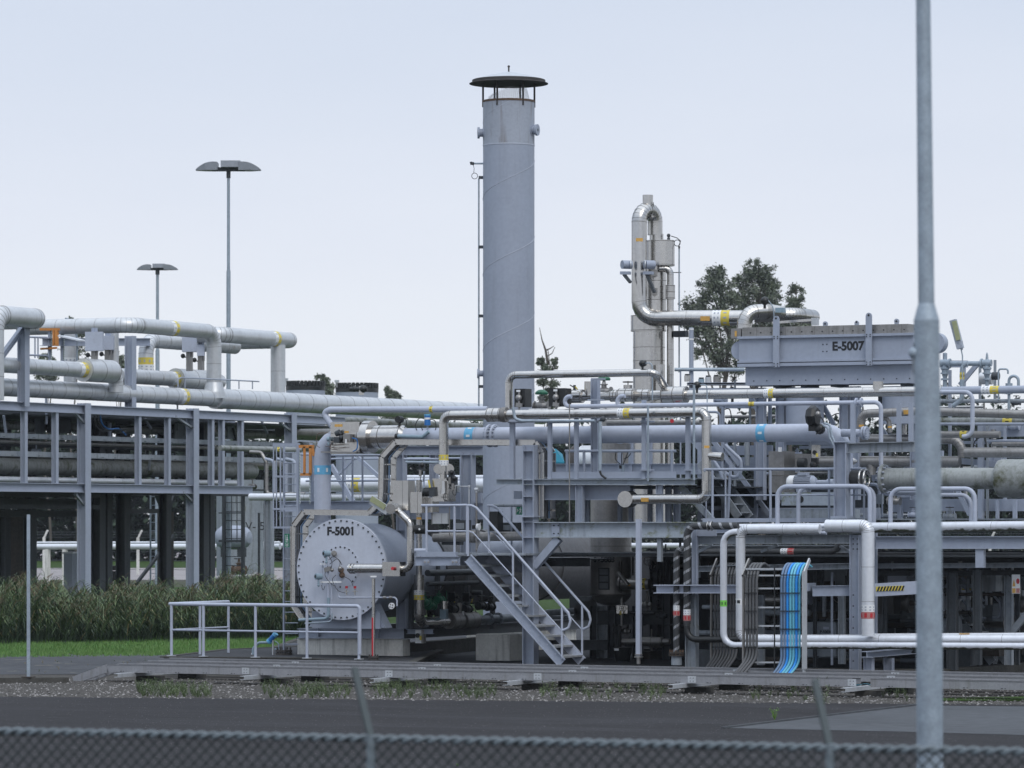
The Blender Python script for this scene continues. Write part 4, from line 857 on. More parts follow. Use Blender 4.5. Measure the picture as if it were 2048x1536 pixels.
q=MB('dark_steel'); q.box(AZ(AY(b,850)-EX*2.6,1240),AZ(AY(b,1040)-EX*2.3,1130)); q.build('back_panel',t)
for x in (848,900,960,1010):
    p=AZ(AY(b,x)-EX*.3,1258); MB('dark_steel').bar(p,AZ(p,1132),.09,.09).build('upright',t)
q=MB('dark_steel'); p=AZ(AY(b,855),1168); q.cyl(p,AY(p,955),.05,n=10); p=AZ(AY(b,855),1146); q.cyl(p,AY(p,1000),.07,n=10); q.build('header',t)
# skid frame
FS=F(82.6); a=FS(598,1267); e=FS(808,1267); t=thing('skid_frame','grey steel base frame carrying the F-5001 drum, dark side running back','frame',AZ(e,1278))
MB('paint').ib(a,e,.14,20*kd,.016).build('front_beam',t)
MB('dark_steel').ib(e,e+EY*12,.14,21*kd,.016).build('side_beam',t); MB('dark_steel').ib(a,a+EY*12,.14,21*kd,.016).build('side_beam',t)
for x in (640,760): q=MB('paint'); p=AX(e,x); q.bx(p-EY*.05,.012,.1,18*kd); q.build('stiffener',t)
p=AX(e,806); q=MB('paint'); q.ib(AZ(p,1257),AZ(p,985),.2,.22,.018,up=EX); q.build('column',t)
for y in (1060,1110,1160,1210): MB('paint').bx(AZ(p,y)-EY*.05,.2,.1,.012).build('stiffener',t)
p=AX(e,866); MB('paint').ib(AX(AZ(e,1263),815),AZ(p,1263),.12,10*kd,.01).build('outrigger',t)
q=MB('concrete'); a=FS(595,1312); e2=FS(806,1312); h=AZ(a,1276).z-.2; q.box(V((a.x,a.y,.2)),V((e2.x,e2.y+.32,.2+h))); one('plinth',q,'stained pale concrete plinth under the front of the F-5001 skid','plinth')
q=MB('concrete'); p=AY(AZ(e2,1312),1130); q.box(V((p.x-2.5,p.y,.2)),V((p.x,p.y+.6,.2+h))); one('plinth',q,'rear concrete plinth of the drum skid behind the stair','plinth')
p=FS(838,1288); t=thing('switch_box','small white isolator plate with a round knob and yellow tag hanging by the plinth','switch',p); q=MB('white'); q.bx(AZ(p,1273),.15,.05,.28); q.build('plate',t); q=MB('steel_dull'); q.bx(AZ(p,1273)+V((.1,.02,0)),.05,.12,.28); q.build('side',t); q=MB('black'); c1=AZ(AX(p-EY*.04,836),1271); q.cyl(c1,c1-EY*.03,.05,n=16); q.build('knob',t); q=MB('yellow'); q.bx(AZ(AX(p-EY*.08,841),1276),.04,.02,.09); q.build('tag',t)
# red and white post before the drum
p=F(79.9)(747,1322); t=thing('support_post','thin shiny post with a dark red lower half in front of the drum','post',p); k=mm(p,1)
MB('steel').cyl(AZ(p,1312),AZ(p,1157),k*3.4,n=16).build('tube',t); q=MB('red'); q.cyl(AZ(p,1312)-cr*k*1.2-cd*k*1,AZ(p,1235)-cr*k*1.2-cd*k*1,k*2.6,n=12); q.build('red_strip',t)  # red piece along the lower left side of the post
q=MB('cap_dark'); q.cyl(AZ(p,1316),AZ(p,1312),k*11,n=20); q.cyl(AZ(p,1322),AZ(p,1317.5),k*11,n=20); q.cyl(AZ(p,1328),AZ(p,1320),k*7,n=16)
for i in range(8): a=i*math.pi/4; q.cyl(AZ(p,1319)+V((math.cos(a),math.sin(a),0))*k*9,AZ(p,1309)+V((math.cos(a),math.sin(a),0))*k*9,k*1.1,n=6)
q.build('base_flange',t); MB('white').bar(AZ(p,1153)-cr*k*6,AZ(p,1153)+cr*k*6,.04,.03).build('saddle',t)
# ================= BENT CABLE LADDER around the drum =================
def cable_ladder(name,label,pts,wv,dep,m='steel_dull',rung=.3,cables=(),cat='cable ladder',cover=False,group=None):
    low=min(pts,key=lambda v:v.z); t=thing(name,label,cat,low,group); wv=V(wv)
    for k_,o in enumerate((V((0,0,0)),wv)):
        q=MB(m)
        for a,b in zip(pts,pts[1:]):
            d=(b-a).normalized(); up=d.cross(wv).normalized()
            q.ch(a+o-d*.0,b+o,.03,dep,.008,up=up,side=1 if k_ else -1)
        q.build('side_rail',t)
    q=MB(m)
    for a,b in zip(pts,pts[1:]):
        n=max(1,int((b-a).length/rung))
        for i in range(n): c=a.lerp(b,(i+.5)/n); q.bar(c,c+wv,.03,.03)
    q.build('rungs',t)
    if cables:
        cm=[]
        for j,(f,rr,mm_) in enumerate(cables):
            P=[]; 
            for i,pn in enumerate(pts):
                P.append(pn+wv*f)
            q=runmb(P,rr,mm_,.12,8); q.build('cable',t)
    return t
PB=F(81.0); P=[PB(x,y) for x,y in ((1083,1037),(1083,905),(1070,885),(790,884),(763,914),(761,1002),(737,1026),(607,1024),(586,1052),(586,1210),(606,1240))]
cable_ladder('cable_ladder','long bent cable ladder wrapping round the drum, up and along above the lower platform',P,EY*.55,.115,'steel',.3,((.2,.018,'cable_grey'),(.35,.022,'cable_grey'),(.5,.016,'rubber'),(.65,.02,'cable_slate')))
q=MB('galv'); a=PB(760,1000); 
t=thing('flood_light','greenish-white lamp unit tilted beside the bend of the cable ladder','lamp',PB(758,1010)); q=MB('galv'); q.bar(PB(750,1001)-EY*.1,PB(784,1024)-EY*.1,.2,.14); q.build('housing',t); q=MB('lamp_glass'); q.bar(PB(752,997)-EY*.22,PB(780,1015)-EY*.22,.02,.12); q.build('glass',t)
# ================= PLATFORM OVER THE DRUM =================
PF=F(82.3); z0=PF(700,1005).z; a=PF(597,1012); b=PF(790,1012)
t=thing('drum_platform','grey steel platform with railings above the F-5001 drum','platform',AZ(b,1022))
MB('paint').ib(a,b,.14,20*kd,.014).build('front_beam',t); MB('paint').ib(AX(a+EY*2.6,560),AX(b+EY*2.6,960),.14,22*kd,.014).build('rear_beam',t)
for x in (600,660,725,788): p=AX(a,x); MB('paint').ib(p,p+EY*2.6,.1,16*kd,.012).build('joist',t)
q=MB('paint_old'); q.box(V((a.x,a.y+.1,z0-.02)),V((b.x,a.y+2.6,z0+.01))); q.build('floor_plate',t)
railing(t,[AZ(AX(a,x),1003) for x in (626,686,705,725,787)],94*kd,.022,'paint',(.44,))
MB('paint').sweep([AZ(AX(a,626),909),AZ(AX(a,602),909)],.022,8).build('top_rail',t)
MB('paint').sweep(path([AZ(AX(a,612),909),AZ(AX(a,638),912),AZ(AX(a,638),962),AZ(AX(a,612),962)],.1)[0],.02,8).build('loop_rail',t)
railing(t,[AZ(AX(a+EY*2.5,x),1003) for x in (655,690,762,800,848,921)],90*kd,.02,'paint',(.5,))
for x0,y0,x1,y1,w in ((662,930,706,1003,.09),(716,915,762,957,.07),(710,915,676,950,.05)): MB('paint').bar(P2(a+EY*1.6,x0,y0),P2(a+EY*1.6,x1,y1),w,w).build('brace',t)
# frame columns right of it
b0=PF(802,1255); t=thing('steelwork','grey column and beam frame between the drum platform and the stack','frame',b0)
for x,y0,y1,w in ((800,885,1003,.24),(868,905,1005,.16),(936,905,1110,.26)):
    p=AX(b0+EY*.6,x); MB('paint').ib(AZ(p,y1),AZ(p,y0),w*.8,w,.018,up=EX).build('column',t)
MB('paint').ib(AZ(AX(b0+EY*.6,790),901),AZ(AX(b0+EY*.6,966),901),.14,19*kd,.014).build('beam',t)
MB('paint').ib(AZ(AX(b0+EY*.7,820),1022),AZ(AX(b0+EY*.7,966),1022),.14,34*kd,.014).build('beam',t)
one('wind_screen',MB('paint').box(AZ(AX(b0+EY*.9,905),1015),AZ(AX(b0+EY*1.0,966),985)),'flat grey panel low between the frame column and the stack','panel')
# white pipes seen through the railings
p=F(100); k=100/FP
pipe('bright fat cladded pipe seen through the railing behind the drum platform',[p(600,970),p(1010,970)],14.5*k,'clad_white',seam=.9,bands=((0,.27,'yw',.4),),n=24)
pipe('bright thinner cladded pipe just below the fat one behind the railing',[p(500,994),p(1010,994)],7.5*k,'clad_white',seam=.9)
pipe('bright pipe edge just above the fat one behind the railing',[p(665,955),p(1010,955)],5*k,'clad_white')
# ================= CAGED LADDER + orange gate =================
FL=F(82); p=FL(568,1316); p.z=.31; t=thing('caged_ladder','tall grey ladder with a square safety cage left of the drum','ladder',p); k=mm(p,1)
for x,y0,w in ((568,887,5),(597,990,3)): c1=AX(p,x); MB('paint').bar(AZ(c1,1300 if x<570 else 1200),AZ(c1,y0),k*w,k*3,up=EX).build('stile',t)
q=MB('paint')
for i in range(19): y=905+i*21.3; q.cyl(AZ(AX(p,568),y),AZ(AX(p,596),y),k*1.2,n=6)
q.build('rungs',t)
for x in (547,553,561): MB('paint').bar(AZ(AX(p-EY*.3,x),889),AZ(AX(p-EY*.3,x),1055),k*(3.5 if x==561 else 1.6),.02,up=EX).build('cage_bar',t)
for y,hh in ((890,7),(953,4),(1018,4),(1055,4)): MB('paint').bar(AZ(AX(p-EY*.3,546),y),AZ(AX(p-EY*.3,597),y),.03,k*hh).build('cage_hoop',t); 
MB('paint').bar(AZ(AX(p-EY*.3,596),886),AZ(AX(p-EY*.3,596),1035),k*6,.05,up=EX).build('upright',t); MB('paint').bar(AZ(AX(p-EY*.3,622),886),AZ(AX(p-EY*.3,622),1003),k*5,.05,up=EX).build('upright',t)
for x in (600,620):
    q=MB('white'); c1=AX(p-EY*.36,x); q.bar(AZ(c1,905),AZ(c1,1008),k*2.4,.01,up=EX); q.m='green'
    for i in range(17): q.bar(AZ(c1,907+i*6)-cr*k*1-EY*.008,AZ(c1,911+i*6)+cr*k*1-EY*.008,k*2,.008)
    q.build('striped_edge',t)
q=MB('cap_dark'); q.cyl(p,p+UP*.05,k*17,n=20); q.cyl(p+UP*.07,p+UP*.11,k*17,n=20); q.cyl(p-UP*.1,p+UP*.02,k*11,n=20)
for i in range(8): a=i*math.pi/4; q.cyl(p+V((math.cos(a)*k*14,math.sin(a)*k*14,0)),p+V((math.cos(a)*k*14,math.sin(a)*k*14,.16)),k*1.3,n=6)
q.build('base_flange',t)
t=thing('safety_gate','orange self-closing safety gate at the top of the caged ladder','gate',AZ(AX(p-EY*.4,610),950)); g=p-EY*.42
for x0,y0,x1,y1,w in ((598,893,628,893,6),(601,949,622,949,5),(609,893,609,949,4.5),(621,893,621,949,6),(625,896,628,912,5)): q=MB('orange'); q.bar(P2(g,x0,y0),P2(g,x1,y1),.03,k*w,up=EX if x0==x1 else None); q.build('frame_bar',t)
def sign(label,c,w,h,m,draws,name='sign',nrm=-EY,xd=EX):
    t=thing(name,label,'sign',c-UP*h/2); q=MB(m); q.obox(c,xd*w/2,nrm*.006,UP*h/2); q.build('plate',t)
    for nm,mm_,shapes in draws:
        q=MB(mm_)
        for s in shapes: q.add([c+xd*(x*w/2)+UP*(y*h/2)+nrm*.010 for x,y in s],[tuple(range(len(s)))])
        q.build(nm,t)
    return t
man=[[(.45,.75),(.62,.75),(.62,.5),(.45,.5)],[(.3,.45),(.6,.45),(.5,-.05),(.3,.0)],[(.3,-.05),(.5,-.05),(.2,-.75),(.05,-.75)],[(.42,-.05),(.6,-.1),(.75,-.7),(.6,-.75)],[(.1,.35),(.3,.42),(.3,.28),(.12,.2)],[(.55,.4),(.8,.1),(.7,.02),(.5,.25)]]
sign('small green escape sign with a white ladder figure on the caged ladder stile',AZ(AX(p-EY*.1,574),1081),k*11,k*27,'sign_green',(('pictogram','white',[[(-.6,.8),(-.45,.8),(-.45,0),(-.6,0)],[(.0,.85),(.3,.85),(.3,.6),(0,.6)],[(-.1,.55),(.4,.55),(.35,.2),(-.05,.2)],[(-.2,.2),(.5,.2),(.7,0),(-.2,0)],[(-.5,-.15),(.6,-.15),(.6,-.25),(-.5,-.25)],[(-.5,-.35),(-.35,-.35),(-.35,-.8),(-.5,-.8)],[(.45,-.35),(.6,-.35),(.6,-.8),(.45,-.8)],[(-.5,-.5),(.6,-.5),(.6,-.6),(-.5,-.6)],[(-.5,-.75),(.6,-.75),(.6,-.85),(-.5,-.85)]]),))
# ================= BIG LIGHT PIPE along the top =================
FB=F(81.5); c0=FB(645,875); e0=AX(c0,1688); k=mm(c0,1); rb_=16.8*k
j1,j2=AX(c0,722),AX(c0,806)
t=pipe('big pale grey pipe rising left of the drum platform and running right',[AZ(c0,1046),c0,e0,AZ(e0,1046)],rb_,'paint_light',rb=.42,n=32,
  bands=((0,.62,'blue',.19),(1,.299,'blue',.19),(1,.853,'blue',.19)),flanges=((1,.335,.235,.04,16),(1,.345,.235,.04,16),(1,.31,.19,.02,0)),
  extra=(('insulated_section',jacket(j1,j2,23*k,'steel',n=32)),('insulation_cone',MB('steel').cyl(j2,AX(c0,812),23*k,17*k,n=32,cap=0)),('valve_box',MB('steel').obox(AZ(AX(c0,700),876),EX*.34,EY*.22,UP*.33)),('box_lobe',MB('steel').cyl(AX(c0,733)-EX*.02,AX(c0,746),.34,n=28))))
for x0,y0,w,h,mc in ((677,855,17,5,'tag_orange'),(693,868,9,4,'tag_orange')): MB(mc).bx(AZ(AX(c0-EY*.225,x0),y0-4),w*k,.008,h*k).build('name_tag',t)
# instrument pack on the valve box
t=thing('positioner_pack','cluster of valve positioner, tubing and gauges on the stainless box over the drum','instrument',AZ(AX(c0-EY*.3,690),905)); g=c0-EY*.3
q=MB('dark_steel'); q.bx(P2(g,675,880),.12,.12,.12); q.cyl(P2(g,672,868),P2(g,680,864),.06,n=12); q.ball(P2(g,682,875),.05); q.build('positioner',t)
q=MB('steel_dull'); q.bx(P2(g,696,876),.16,.12,.16); q.m='white'; q.bx(P2(g-EY*.1,692,882),.03,.02,.08); q.build('gauge_box',t)
q=MB('steel_dull'); q.bar(P2(g,643,904),P2(g,712,905),.05,.03); q.build('mounting_rail',t)
q=MB('blue_tank'); q.cyl(P2(g,655,878),P2(g,660,878),.05,n=10); q.cyl(P2(g,657,890),P2(g,657,884),.03,n=8); q.build('regulator',t)
hs=MB('rust')
for pts in ([(653,888),(665,890),(690,888)],[(650,892),(672,896),(692,894)],[(640,895),(634,890),(636,868),(660,866)],[(668,880),(660,896),(675,900)]):
    h=hose([P2(g,x,y) for x,y in pts],.006,'rust'); hs.add(h.v,h.f,True)
hs.build('copper_tubes',t); h=hose([P2(g,704,876),P2(g,714,880),P2(g,714,897),P2(g,706,903)],.012,'blue'); h.build('blue_hose',t)
pipe('thin pale grey pipe hooking down at its left end above the stainless box',[P2(c0-EY*.1,670,862),P2(c0-EY*.1,647,826),P2(c0-EY*.1,660,819),AX(AZ(c0-EY*.1,823),975)],6*k,'paint_light',rb=.16,bands=((2,.65,'yellow',.07),))
q=MB('black'); p=AZ(AX(c0,799),839); q.ball(p,.08,12); q.cyl(p,p-UP*.2,.03,n=8); q.cyl(p+EY*-.08,p+EY*.08,.07,n=12); h=hose([p+EX*.05,p+V((.14,0,.02)),p+V((.16,0,-.1)),p+V((.1,0,-.2))],.008); q.add(h.v,h.f,True); one('transmitter',q,'round black transmitter on the big pipe right of the stainless insulation','instrument')
q=MB('blue'); p=AZ(AX(c0-EY*.1,855),841); q.cyl(p-UP*.1,p+UP*.1,.065,n=18); q.m='label_blue'; q.cyl(p+UP*.1,p+UP*.13,.07,n=18); q.m='white'; q.cyl(p+UP*.02,p+UP*.06,.067,n=18); q.m='paint'; q.cyl(p-UP*.1,p-UP*.35,.02,n=8)
for pts in ([(850,838),(838,837),(831,852),(838,866),(845,860),(842,855)],[(860,838),(870,842),(872,855),(868,866)]):
    h=hose([P2(c0-EY*.12,x,y) for x,y in pts],.009); q.m='rubber'; q.add(h.v,h.f,True)
one('detector',q,'bright blue cylindrical detector with looping cables above the big pipe','instrument')
q=MB('blue_tank'); q.sweep([P2(c0-EY*.25,795,872),P2(c0-EY*.25,845,874),P2(c0-EY*.25,858,863)],.04,10); q.m='black'; q.cyl(P2(c0-EY*.25,791,872),P2(c0-EY*.25,796,872),.05,n=12); one('pipe_elbow',q,'small blue-grey conduit with an upturned end in front of the big pipe','pipe')
# ================= STAINLESS LINES above the platform =================
FC=F(80.7); a=FC(887.5,831); k=mm(a,1); b=AX(a,1413); cb=AZ(b,998); ce=AX(cb,1254)
pipe('stainless pipe dropping by elbows at both ends, passing over the whole middle platform',[AZ(a,925),a,b,cb,ce,ce+EY*1.2],9.6*k,'steel',rb=.16,seam=.75,n=20,
 bands=((0,.05,'yw',.22),(1,.695,'yw',.26),(2,.40,'tag',.1),(3,.75,'tag',.16)),
 extra=(('flange_jacket',jacket(AX(a,976),AX(a,1003),14*k,'steel')),('flange_jacket',jacket(AX(a,1005),AX(a,1014),15*k,'steel_dull')),('elbow_jacket',MB('steel').cyl(ce-EY*.1,ce+EY*.2,16*k,n=24)),('plug_jacket',MB('steel').cyl(AZ(AX(cb,1413),911),AZ(AX(cb,1445),914),7.5*k,9*k,n=20))))
q=MB('steel'); p=AZ(AX(a,887),938); t=thing('control_valve','stainless control valve with a round end plate under the left stainless drop','valve',AZ(p,1000))
MB('steel').cyl(P2(p-EY*.12,877,938),P2(p+EY*.15,877,938),10*k,n=24).build('end_plate',t); MB('steel').cyl(P2(p,897,938),P2(p+EY*.2,897,938),11*k,n=24).build('end_plate',t)
MB('steel').cyl(AZ(p,958),AZ(p,925),8*k,n=20).build('body',t); MB('steel').obox(P2(p,888,980),EX*18*k,EY*.16,UP*23*k).build('valve_box',t)
MB('steel').cyl(P2(p-EY*.2,887,988),P2(p-EY*.2,887,962),6*k,4*k,n=14).build('sleeve',t)
handwheel(MB('black'),P2(p-EY*.2,891,994),EX,.08).build('handwheel',t)
for lb,x,y,w,h,d in (('large stainless sheet box right of the bent cable ladder',808,991,34,60,.3),('smaller stainless box in front of the large one',839,1005,26,42,.3),('low stainless box below the black actuator',858,1010,30,30,.3),('flat pale grey instrument panel on two thin posts',881,1037,34,21,.05)):
    p=P2(a+EY*(-.1 if 'smaller' in lb else .1),x,y); t=thing('junction_box',lb,'box',p-UP*h*k/2); MB('steel' if 'pale' not in lb else 'clad').bx(p,w*k,d,h*k).build('housing',t); q=MB('steel_seam'); q.bx(p-EY*(d/2+.001)+EX*w*k*.12,.006,.004,h*k*.96); q.build('seam',t)
    if 'two thin' in lb:
        for xx in (864,899): MB('steel_dull').cyl(P2(p,xx,1008),P2(p,xx,1072),.012,n=6).build('post',t)
for lb,x0,x1,y,r0 in (('black electric actuator with an olive housing above the lower platform',849,873,984,9),('long black actuator beside the vertical burner pipe',832,874,1059,9)):
    p=P2(a-EY*.15,x0,y); t=thing('actuator',lb,'actuator',p-UP*.1); MB('black').cyl(p,P2(p,(x0+x1)/2,y),r0*k,n=18).build('motor',t); MB('black' if 'long' in lb else 'dark_steel').bar(P2(p,(x0+x1)/2,y),P2(p,x1,y-1),.16,r0*2*k).build('housing',t); q=MB('yellow' if 'olive' in lb else 'white'); q.bar(P2(p-EY*.1,857,960) if 'olive' in lb else P2(p-EY*.1,838,1057),P2(p-EY*.1,860,975) if 'olive' in lb else P2(p-EY*.1,840,1060),.03,.03); q.build('tag',t)
for lb,x,y in (('black positioner with dangling cables left of the stainless drop pipe',844,935),('black positioner right of the round end plate',903,950),('black valve head over the thin post pipe',909,962)):
    p=P2(a-EY*.1,x,y); q=MB('dark_steel'); q.bx(p,.1,.1,.16); q.m='black'; q.ball(p+V((.03,-.06,.05)),.055,10); q.ball(p+V((-.04,-.06,-.08)),.045,10); q.m='steel_dull'; q.cyl(p-UP*.05-EY*.08,p-UP*.18-EY*.08,.03,n=8); q.m='rubber'; h=hose([p-UP*.12,p+V((-.04,0,-.25)),p+V((.03,0,-.28)),p+V((.05,0,-.1))],.008); q.add(h.v,h.f,True); one('positioner',q,lb,'instrument')
pipe('thin grey instrument pipe crossing to the stainless drop, upper of two',[P2(a,808,918),P2(a,880,918)],.022,'paint'); pipe('thin grey instrument pipe crossing to the stainless drop, lower of two',[P2(a,812,924),P2(a,880,925)],.03,'galv_post')
q=MB('galv'); q.sweep(path([P2(a,938,1008),P2(a,938,973),P2(a,914,973)],.03)[0],.014,8); q.cyl(P2(a,938,975),P2(a,938,970),.03,n=8); one('vent_pipe',q,'short thin vent pipe with a square elbow left of the stack','pipe')
q=MB('steel_dull'); q.cyl(P2(a,953,1100),P2(a,953,985),.022,n=8); q.m='galv'; q.cyl(P2(a,950,979),P2(a,957,979),.04,n=10); q.cyl(P2(a,953,985),P2(a,953,978),.03,n=8); one('vent_pipe',q,'thin upright pipe with a small tee top just left of the stack','pipe')
q=MB('white'); p=P2(a-EY*.1,956,1054); q.cyl(p-EX*.02,p+EX*.03,.07,n=18); q.m='steel_dull'; q.cyl(p,p-UP*.2,.03,n=8); q.m='black'; q.bx(p-EX*.08,.08,.06,.08); one('pressure_gauge',q,'round white pressure gauge behind the upper stair rail','gauge')
q=MB('black'); p=P2(a+EY*.5,992,1062); q.box(p+V((-.15,0,0)),P2(a+EY*.75,1006,1023)); q.m='dark_steel'; one('control_cabinet',q,'black control cabinet between the stair rails in front of the stack','cabinet')
pipe('dull stainless pipe with a wide jacket just above the lower platform deck',[P2(a+EY*.8,868,1075),P2(a+EY*.8,1048,1072)],9.5*k,'steel_dull',seam=.6,extra=(('valve_jacket',jacket(P2(a+EY*.8,937,1073),P2(a+EY*.8,955,1073),13*k,'steel_dull')),))
for x,y,w,h,m in ((722,1090,0,0,''),): pass
t=thing('pump_housing','pale grey rounded machine cover low behind the stairs','machine',P2(a+EY*1.4,1012,1112)); q=MB('paint_light'); c1=P2(a+EY*1.6,1010,1112); q.lathe(c1-EX*.5,EX,[(0,-.02),(.30,0),(.34,.1),(.34,.9),(.30,1.0),(0,1.02)],24); q.build('cover',t); q=MB('paint_old'); q.box(P2(a+EY*1.2,870,1128),P2(a+EY*1.9,1048,1112)); q.build('base',t)
for i,(x,y,w,h) in enumerate(((905,1075,40,30),(925,1052,30,24),(1018,1055,46,20))):
    q=MB('dark_steel'); p=P2(a+EY*1.0,x,y); q.bx(p,w*k,.2,h*k); q.m='paint_old'; q.bx(p-EY*.11,w*k*.6,.02,h*k*.5); one('terminal_box',q,('dark terminal box under the instrument panel','dark terminal box right of the instrument panel','dark low box with a pale front before the stack')[i],'box')
# ================= LOWER PLATFORM AND STAIR =================
FP1=F(80.3); d0=FP1(831,1108); t=thing('lower_platform','low grey landing platform at the head of the stair','platform',AZ(d0,1131)); k=mm(d0,1)
MB('paint').ib(P2(d0,831,1122),P2(d0,920,1122),.12,18*k,.012).build('front_beam',t); MB('paint').bx(P2(d0,874,1108),88*k,.1,9*k).build('edge_plate',t)
q=MB('paint_old'); q.box(P2(d0,831,1110)+EY*.05,V((P2(d0,1050,1110).x,d0.y+1.6,P2(d0,831,1110).z+.04))); q.build('grating',t)
MB('paint').ib(P2(d0+EY*1.5,840,1122),P2(d0+EY*1.5,1050,1122),.12,18*k,.012).build('rear_beam',t)
railing(t,[P2(d0,x,1108) for x in (853,909,934)],97*k,.026,'paint_light',(.47,))
MB('paint_light').cyl(P2(d0,843,1011),P2(d0,853,1011),.028,n=8).build('top_rail',t)
for x in (853,909): 
    q=MB('paint'); q.bx(P2(d0-EY*.08,x,1124),.13,.02,.1); q.m='steel_dull'
    for s in (-1,1): q.cyl(P2(d0-EY*.09,x,1124)+EX*s*.04,P2(d0-EY*.12,x,1124)+EX*s*.04,.02,n=8)
    q.build('post_foot',t)
q=MB('paint_light'); q.cyl(P2(d0,830,1101),P2(d0,853,1101),.045,n=12); q.build('roller',t)
SA=FP1; t=thing('stair','steep grey steel stair with open treads and tube handrails leading down right','stair',SA(1150,1326)); Wd=EY*.95
n0,n1=SA(936,1116),SA(1124,1326)
for o in (V((0,0,0)),Wd):
    MB('paint_light' if o.y else 'paint').ch(n0+o,n1+o,.06,.20,.014,up=UP,side=1 if o.y else -1).build('stringer',t)
    q=MB('cap_grey')
    for i in range(11):
        for s in (-.05,.05): c1=n0.lerp(n1,(i+.6)/11.3)+o+UP*s; q.cyl(c1-EY*.036,c1-EY*.02,.012,n=6)
    q.build('bolts',t)
for i in range(10):
    c1=n0.lerp(n1,(i+.78)/10.35); q=MB('galv'); q.bx(c1+Wd/2+EX*.02,.24,.9,.035); q.bx(c1+Wd/2+EX*.02-EX*.11,.02,.9,.07); q.build('tread',t)
for o,pre in ((V((0,0,0)),0),(Wd,1)):
    tp=n0+o+UP*(n0.z*0); up0=AZ(n0,1011)-n0
    hr=[n0+o+up0,n0+o+up0+EX*.08,n1+o+up0*.98-EX*.02+EX*.18,n1+o+UP*up0.z*.62+EX*.28,n1+o+UP*up0.z*.55+EX*.06]
    hr=[SA(943,1011)+o,SA(953,1016)+o,SA(1137,1226)+o,SA(1141,1242)+o,SA(1137,1256)+o,SA(1125,1261)+o]
    if not pre: hr=[SA(934,1011)]+hr
    else: hr=[SA(933,1011)+o]+hr
    MB('paint_light').sweep(path(hr,.06)[0],.027,10).build('handrail',t)
    MB('paint_light').sweep([SA(936,1062)+o,SA(946,1065)+o,SA(1124,1262)+o],.014,8).build('mid_rail',t)
    for x,y0,y1 in ((936,1011,1112),(1026,1099,1206),(1124,1213,1318)): MB('paint_light').cyl(SA(x,y1)+o,SA(x,y0)+o,.024,n=8).build('post',t)
# ================= MAIN FRAME: column, beams, upper platform =================
FM=F(80.9); m0=FM(1061,1322); m0.z=.2; k=mm(m0,1); t=thing('main_frame','tall main steel frame: heavy column, deep beam and mossy upper platform edge','frame',m0)
MB('paint').ib(m0,AZ(m0,890),.24,25*k,.02,up=EX).build('column',t)
for y in (902,960,993,1033,1044,1075,1116): q=MB('paint'); q.bx(AZ(m0,y)-EY*.06,22*k,.12,.014); q.build('stiffener',t)
q=MB('paint'); q.bx(AZ(m0,1033)-EY*.02,34*k,.34,.03); q.build('splice_plate',t)
MB('paint_moss').ib(P2(m0,1072,1059.5),P2(m0,1480,1059.5),.22,31*k,.02).build('deep_beam',t)
q=MB('paint'); q.bx(P2(m0-EY*.02,1112,1059.5)-EY*.0,17*k,.06,29*k); q.m='ink'
for dx in (-4,5):
    for y in (1051,1067): c1=P2(m0-EY*.055,1112+dx,y); q.cyl(c1,c1-EY*.02,.013,n=8)
q.build('joint_plate',t)
MB('paint').bar(P2(m0,1118,1077),P2(m0,1070,1133),.14,.15,up=EX).build('knee_brace',t)
MB('paint_old').ib(P2(m0+EY*.9,1077,1109),P2(m0+EY*.9,1390,1109),.5,9*k,.012).build('grating_beam',t)
MB('dark_steel').ib(P2(m0+EY*1.8,1077,1124),P2(m0+EY*1.8,1180,1124),.2,.18,.012).build('rear_beam',t)
MB('paint_old').bx(AZ(AX(m0,1320),1099),9*k,.09,48*k).build('hanger',t)
for x,w in ((1160,15),(1319,12),(1337,11),(1354,12),(1175,8)):
    p=AX(m0+EY*(.0 if x in(1160,1319) else 1.0),x); MB('paint').ib(AZ(p,1045),AZ(p,970),w*k*.8,w*k,.012,up=EX).build('short_column',t)
MB('paint').ib(P2(m0+EY*.2,1080,985),P2(m0+EY*.2,1260,985),.18,30*k,.014).build('inner_beam',t)
# upper platform
MB('paint_moss').ib(P2(m0,993,964),P2(m0,1390,964),.2,12*k,.012).build('platform_edge',t); 
q=MB('paint_old'); q.box(P2(m0,1075,959)+EY*.1,V((P2(m0,1390,959).x,m0.y+3.2,P2(m0,1075,959).z+.02))); q.build('platform_floor',t)
MB('paint').bx(P2(m0-EY*.05+EY*.05,1226,950),(1353-1100)*k*1.08,.02,13*k).build('toe_board',t)
for x,y0,w in ((1153,815,7.5),(1288,800,7.5),(1376,822,8),(1025,845,9),(1100,845,7.5)): p=AX(m0,x); MB('paint').bar(AZ(p,958),AZ(p,y0),w*k,w*k,up=EX).build('post',t)
p=AX(m0+EY*.3,1191); MB('paint').ib(AZ(p,958),AZ(p,758),.14,15*k,.014,up=EX).build('post',t)
for x0,x1,y in ((1019,1050,845),(1097,1140,845),(1178,1206,800),(1185,1208,758),(1284,1306,843),(1284,1306,940),(1372,1398,825),(1372,1392,940)): q=MB('paint'); q.bx(P2(m0,(x0+x1)/2,y),(x1-x0)*k,.2,.03); q.build('cleat',t)
for z in (902,): q=MB('paint'); q.sweep([P2(m0+EY*.2,x,z) for x in (1130,1352)],.028,8); q.build('rail',t)
for x in (1134,1344,1168): MB('paint').cyl(P2(m0+EY*.2,x,902),P2(m0+EY*.2,x,957),.03,n=8).build('rail_post',t)
MB('paint').ib(P2(m0+EY*3,1100,938),P2(m0+EY*3,1420,938),.14,22*k,.014).build('rear_beam',t)
for x in (1240,1262,1300,1400): p=AX(m0+EY*3,x); MB('paint').bar(AZ(p,1045),AZ(p,872),8*k,8*k,up=EX).build('rear_post',t)
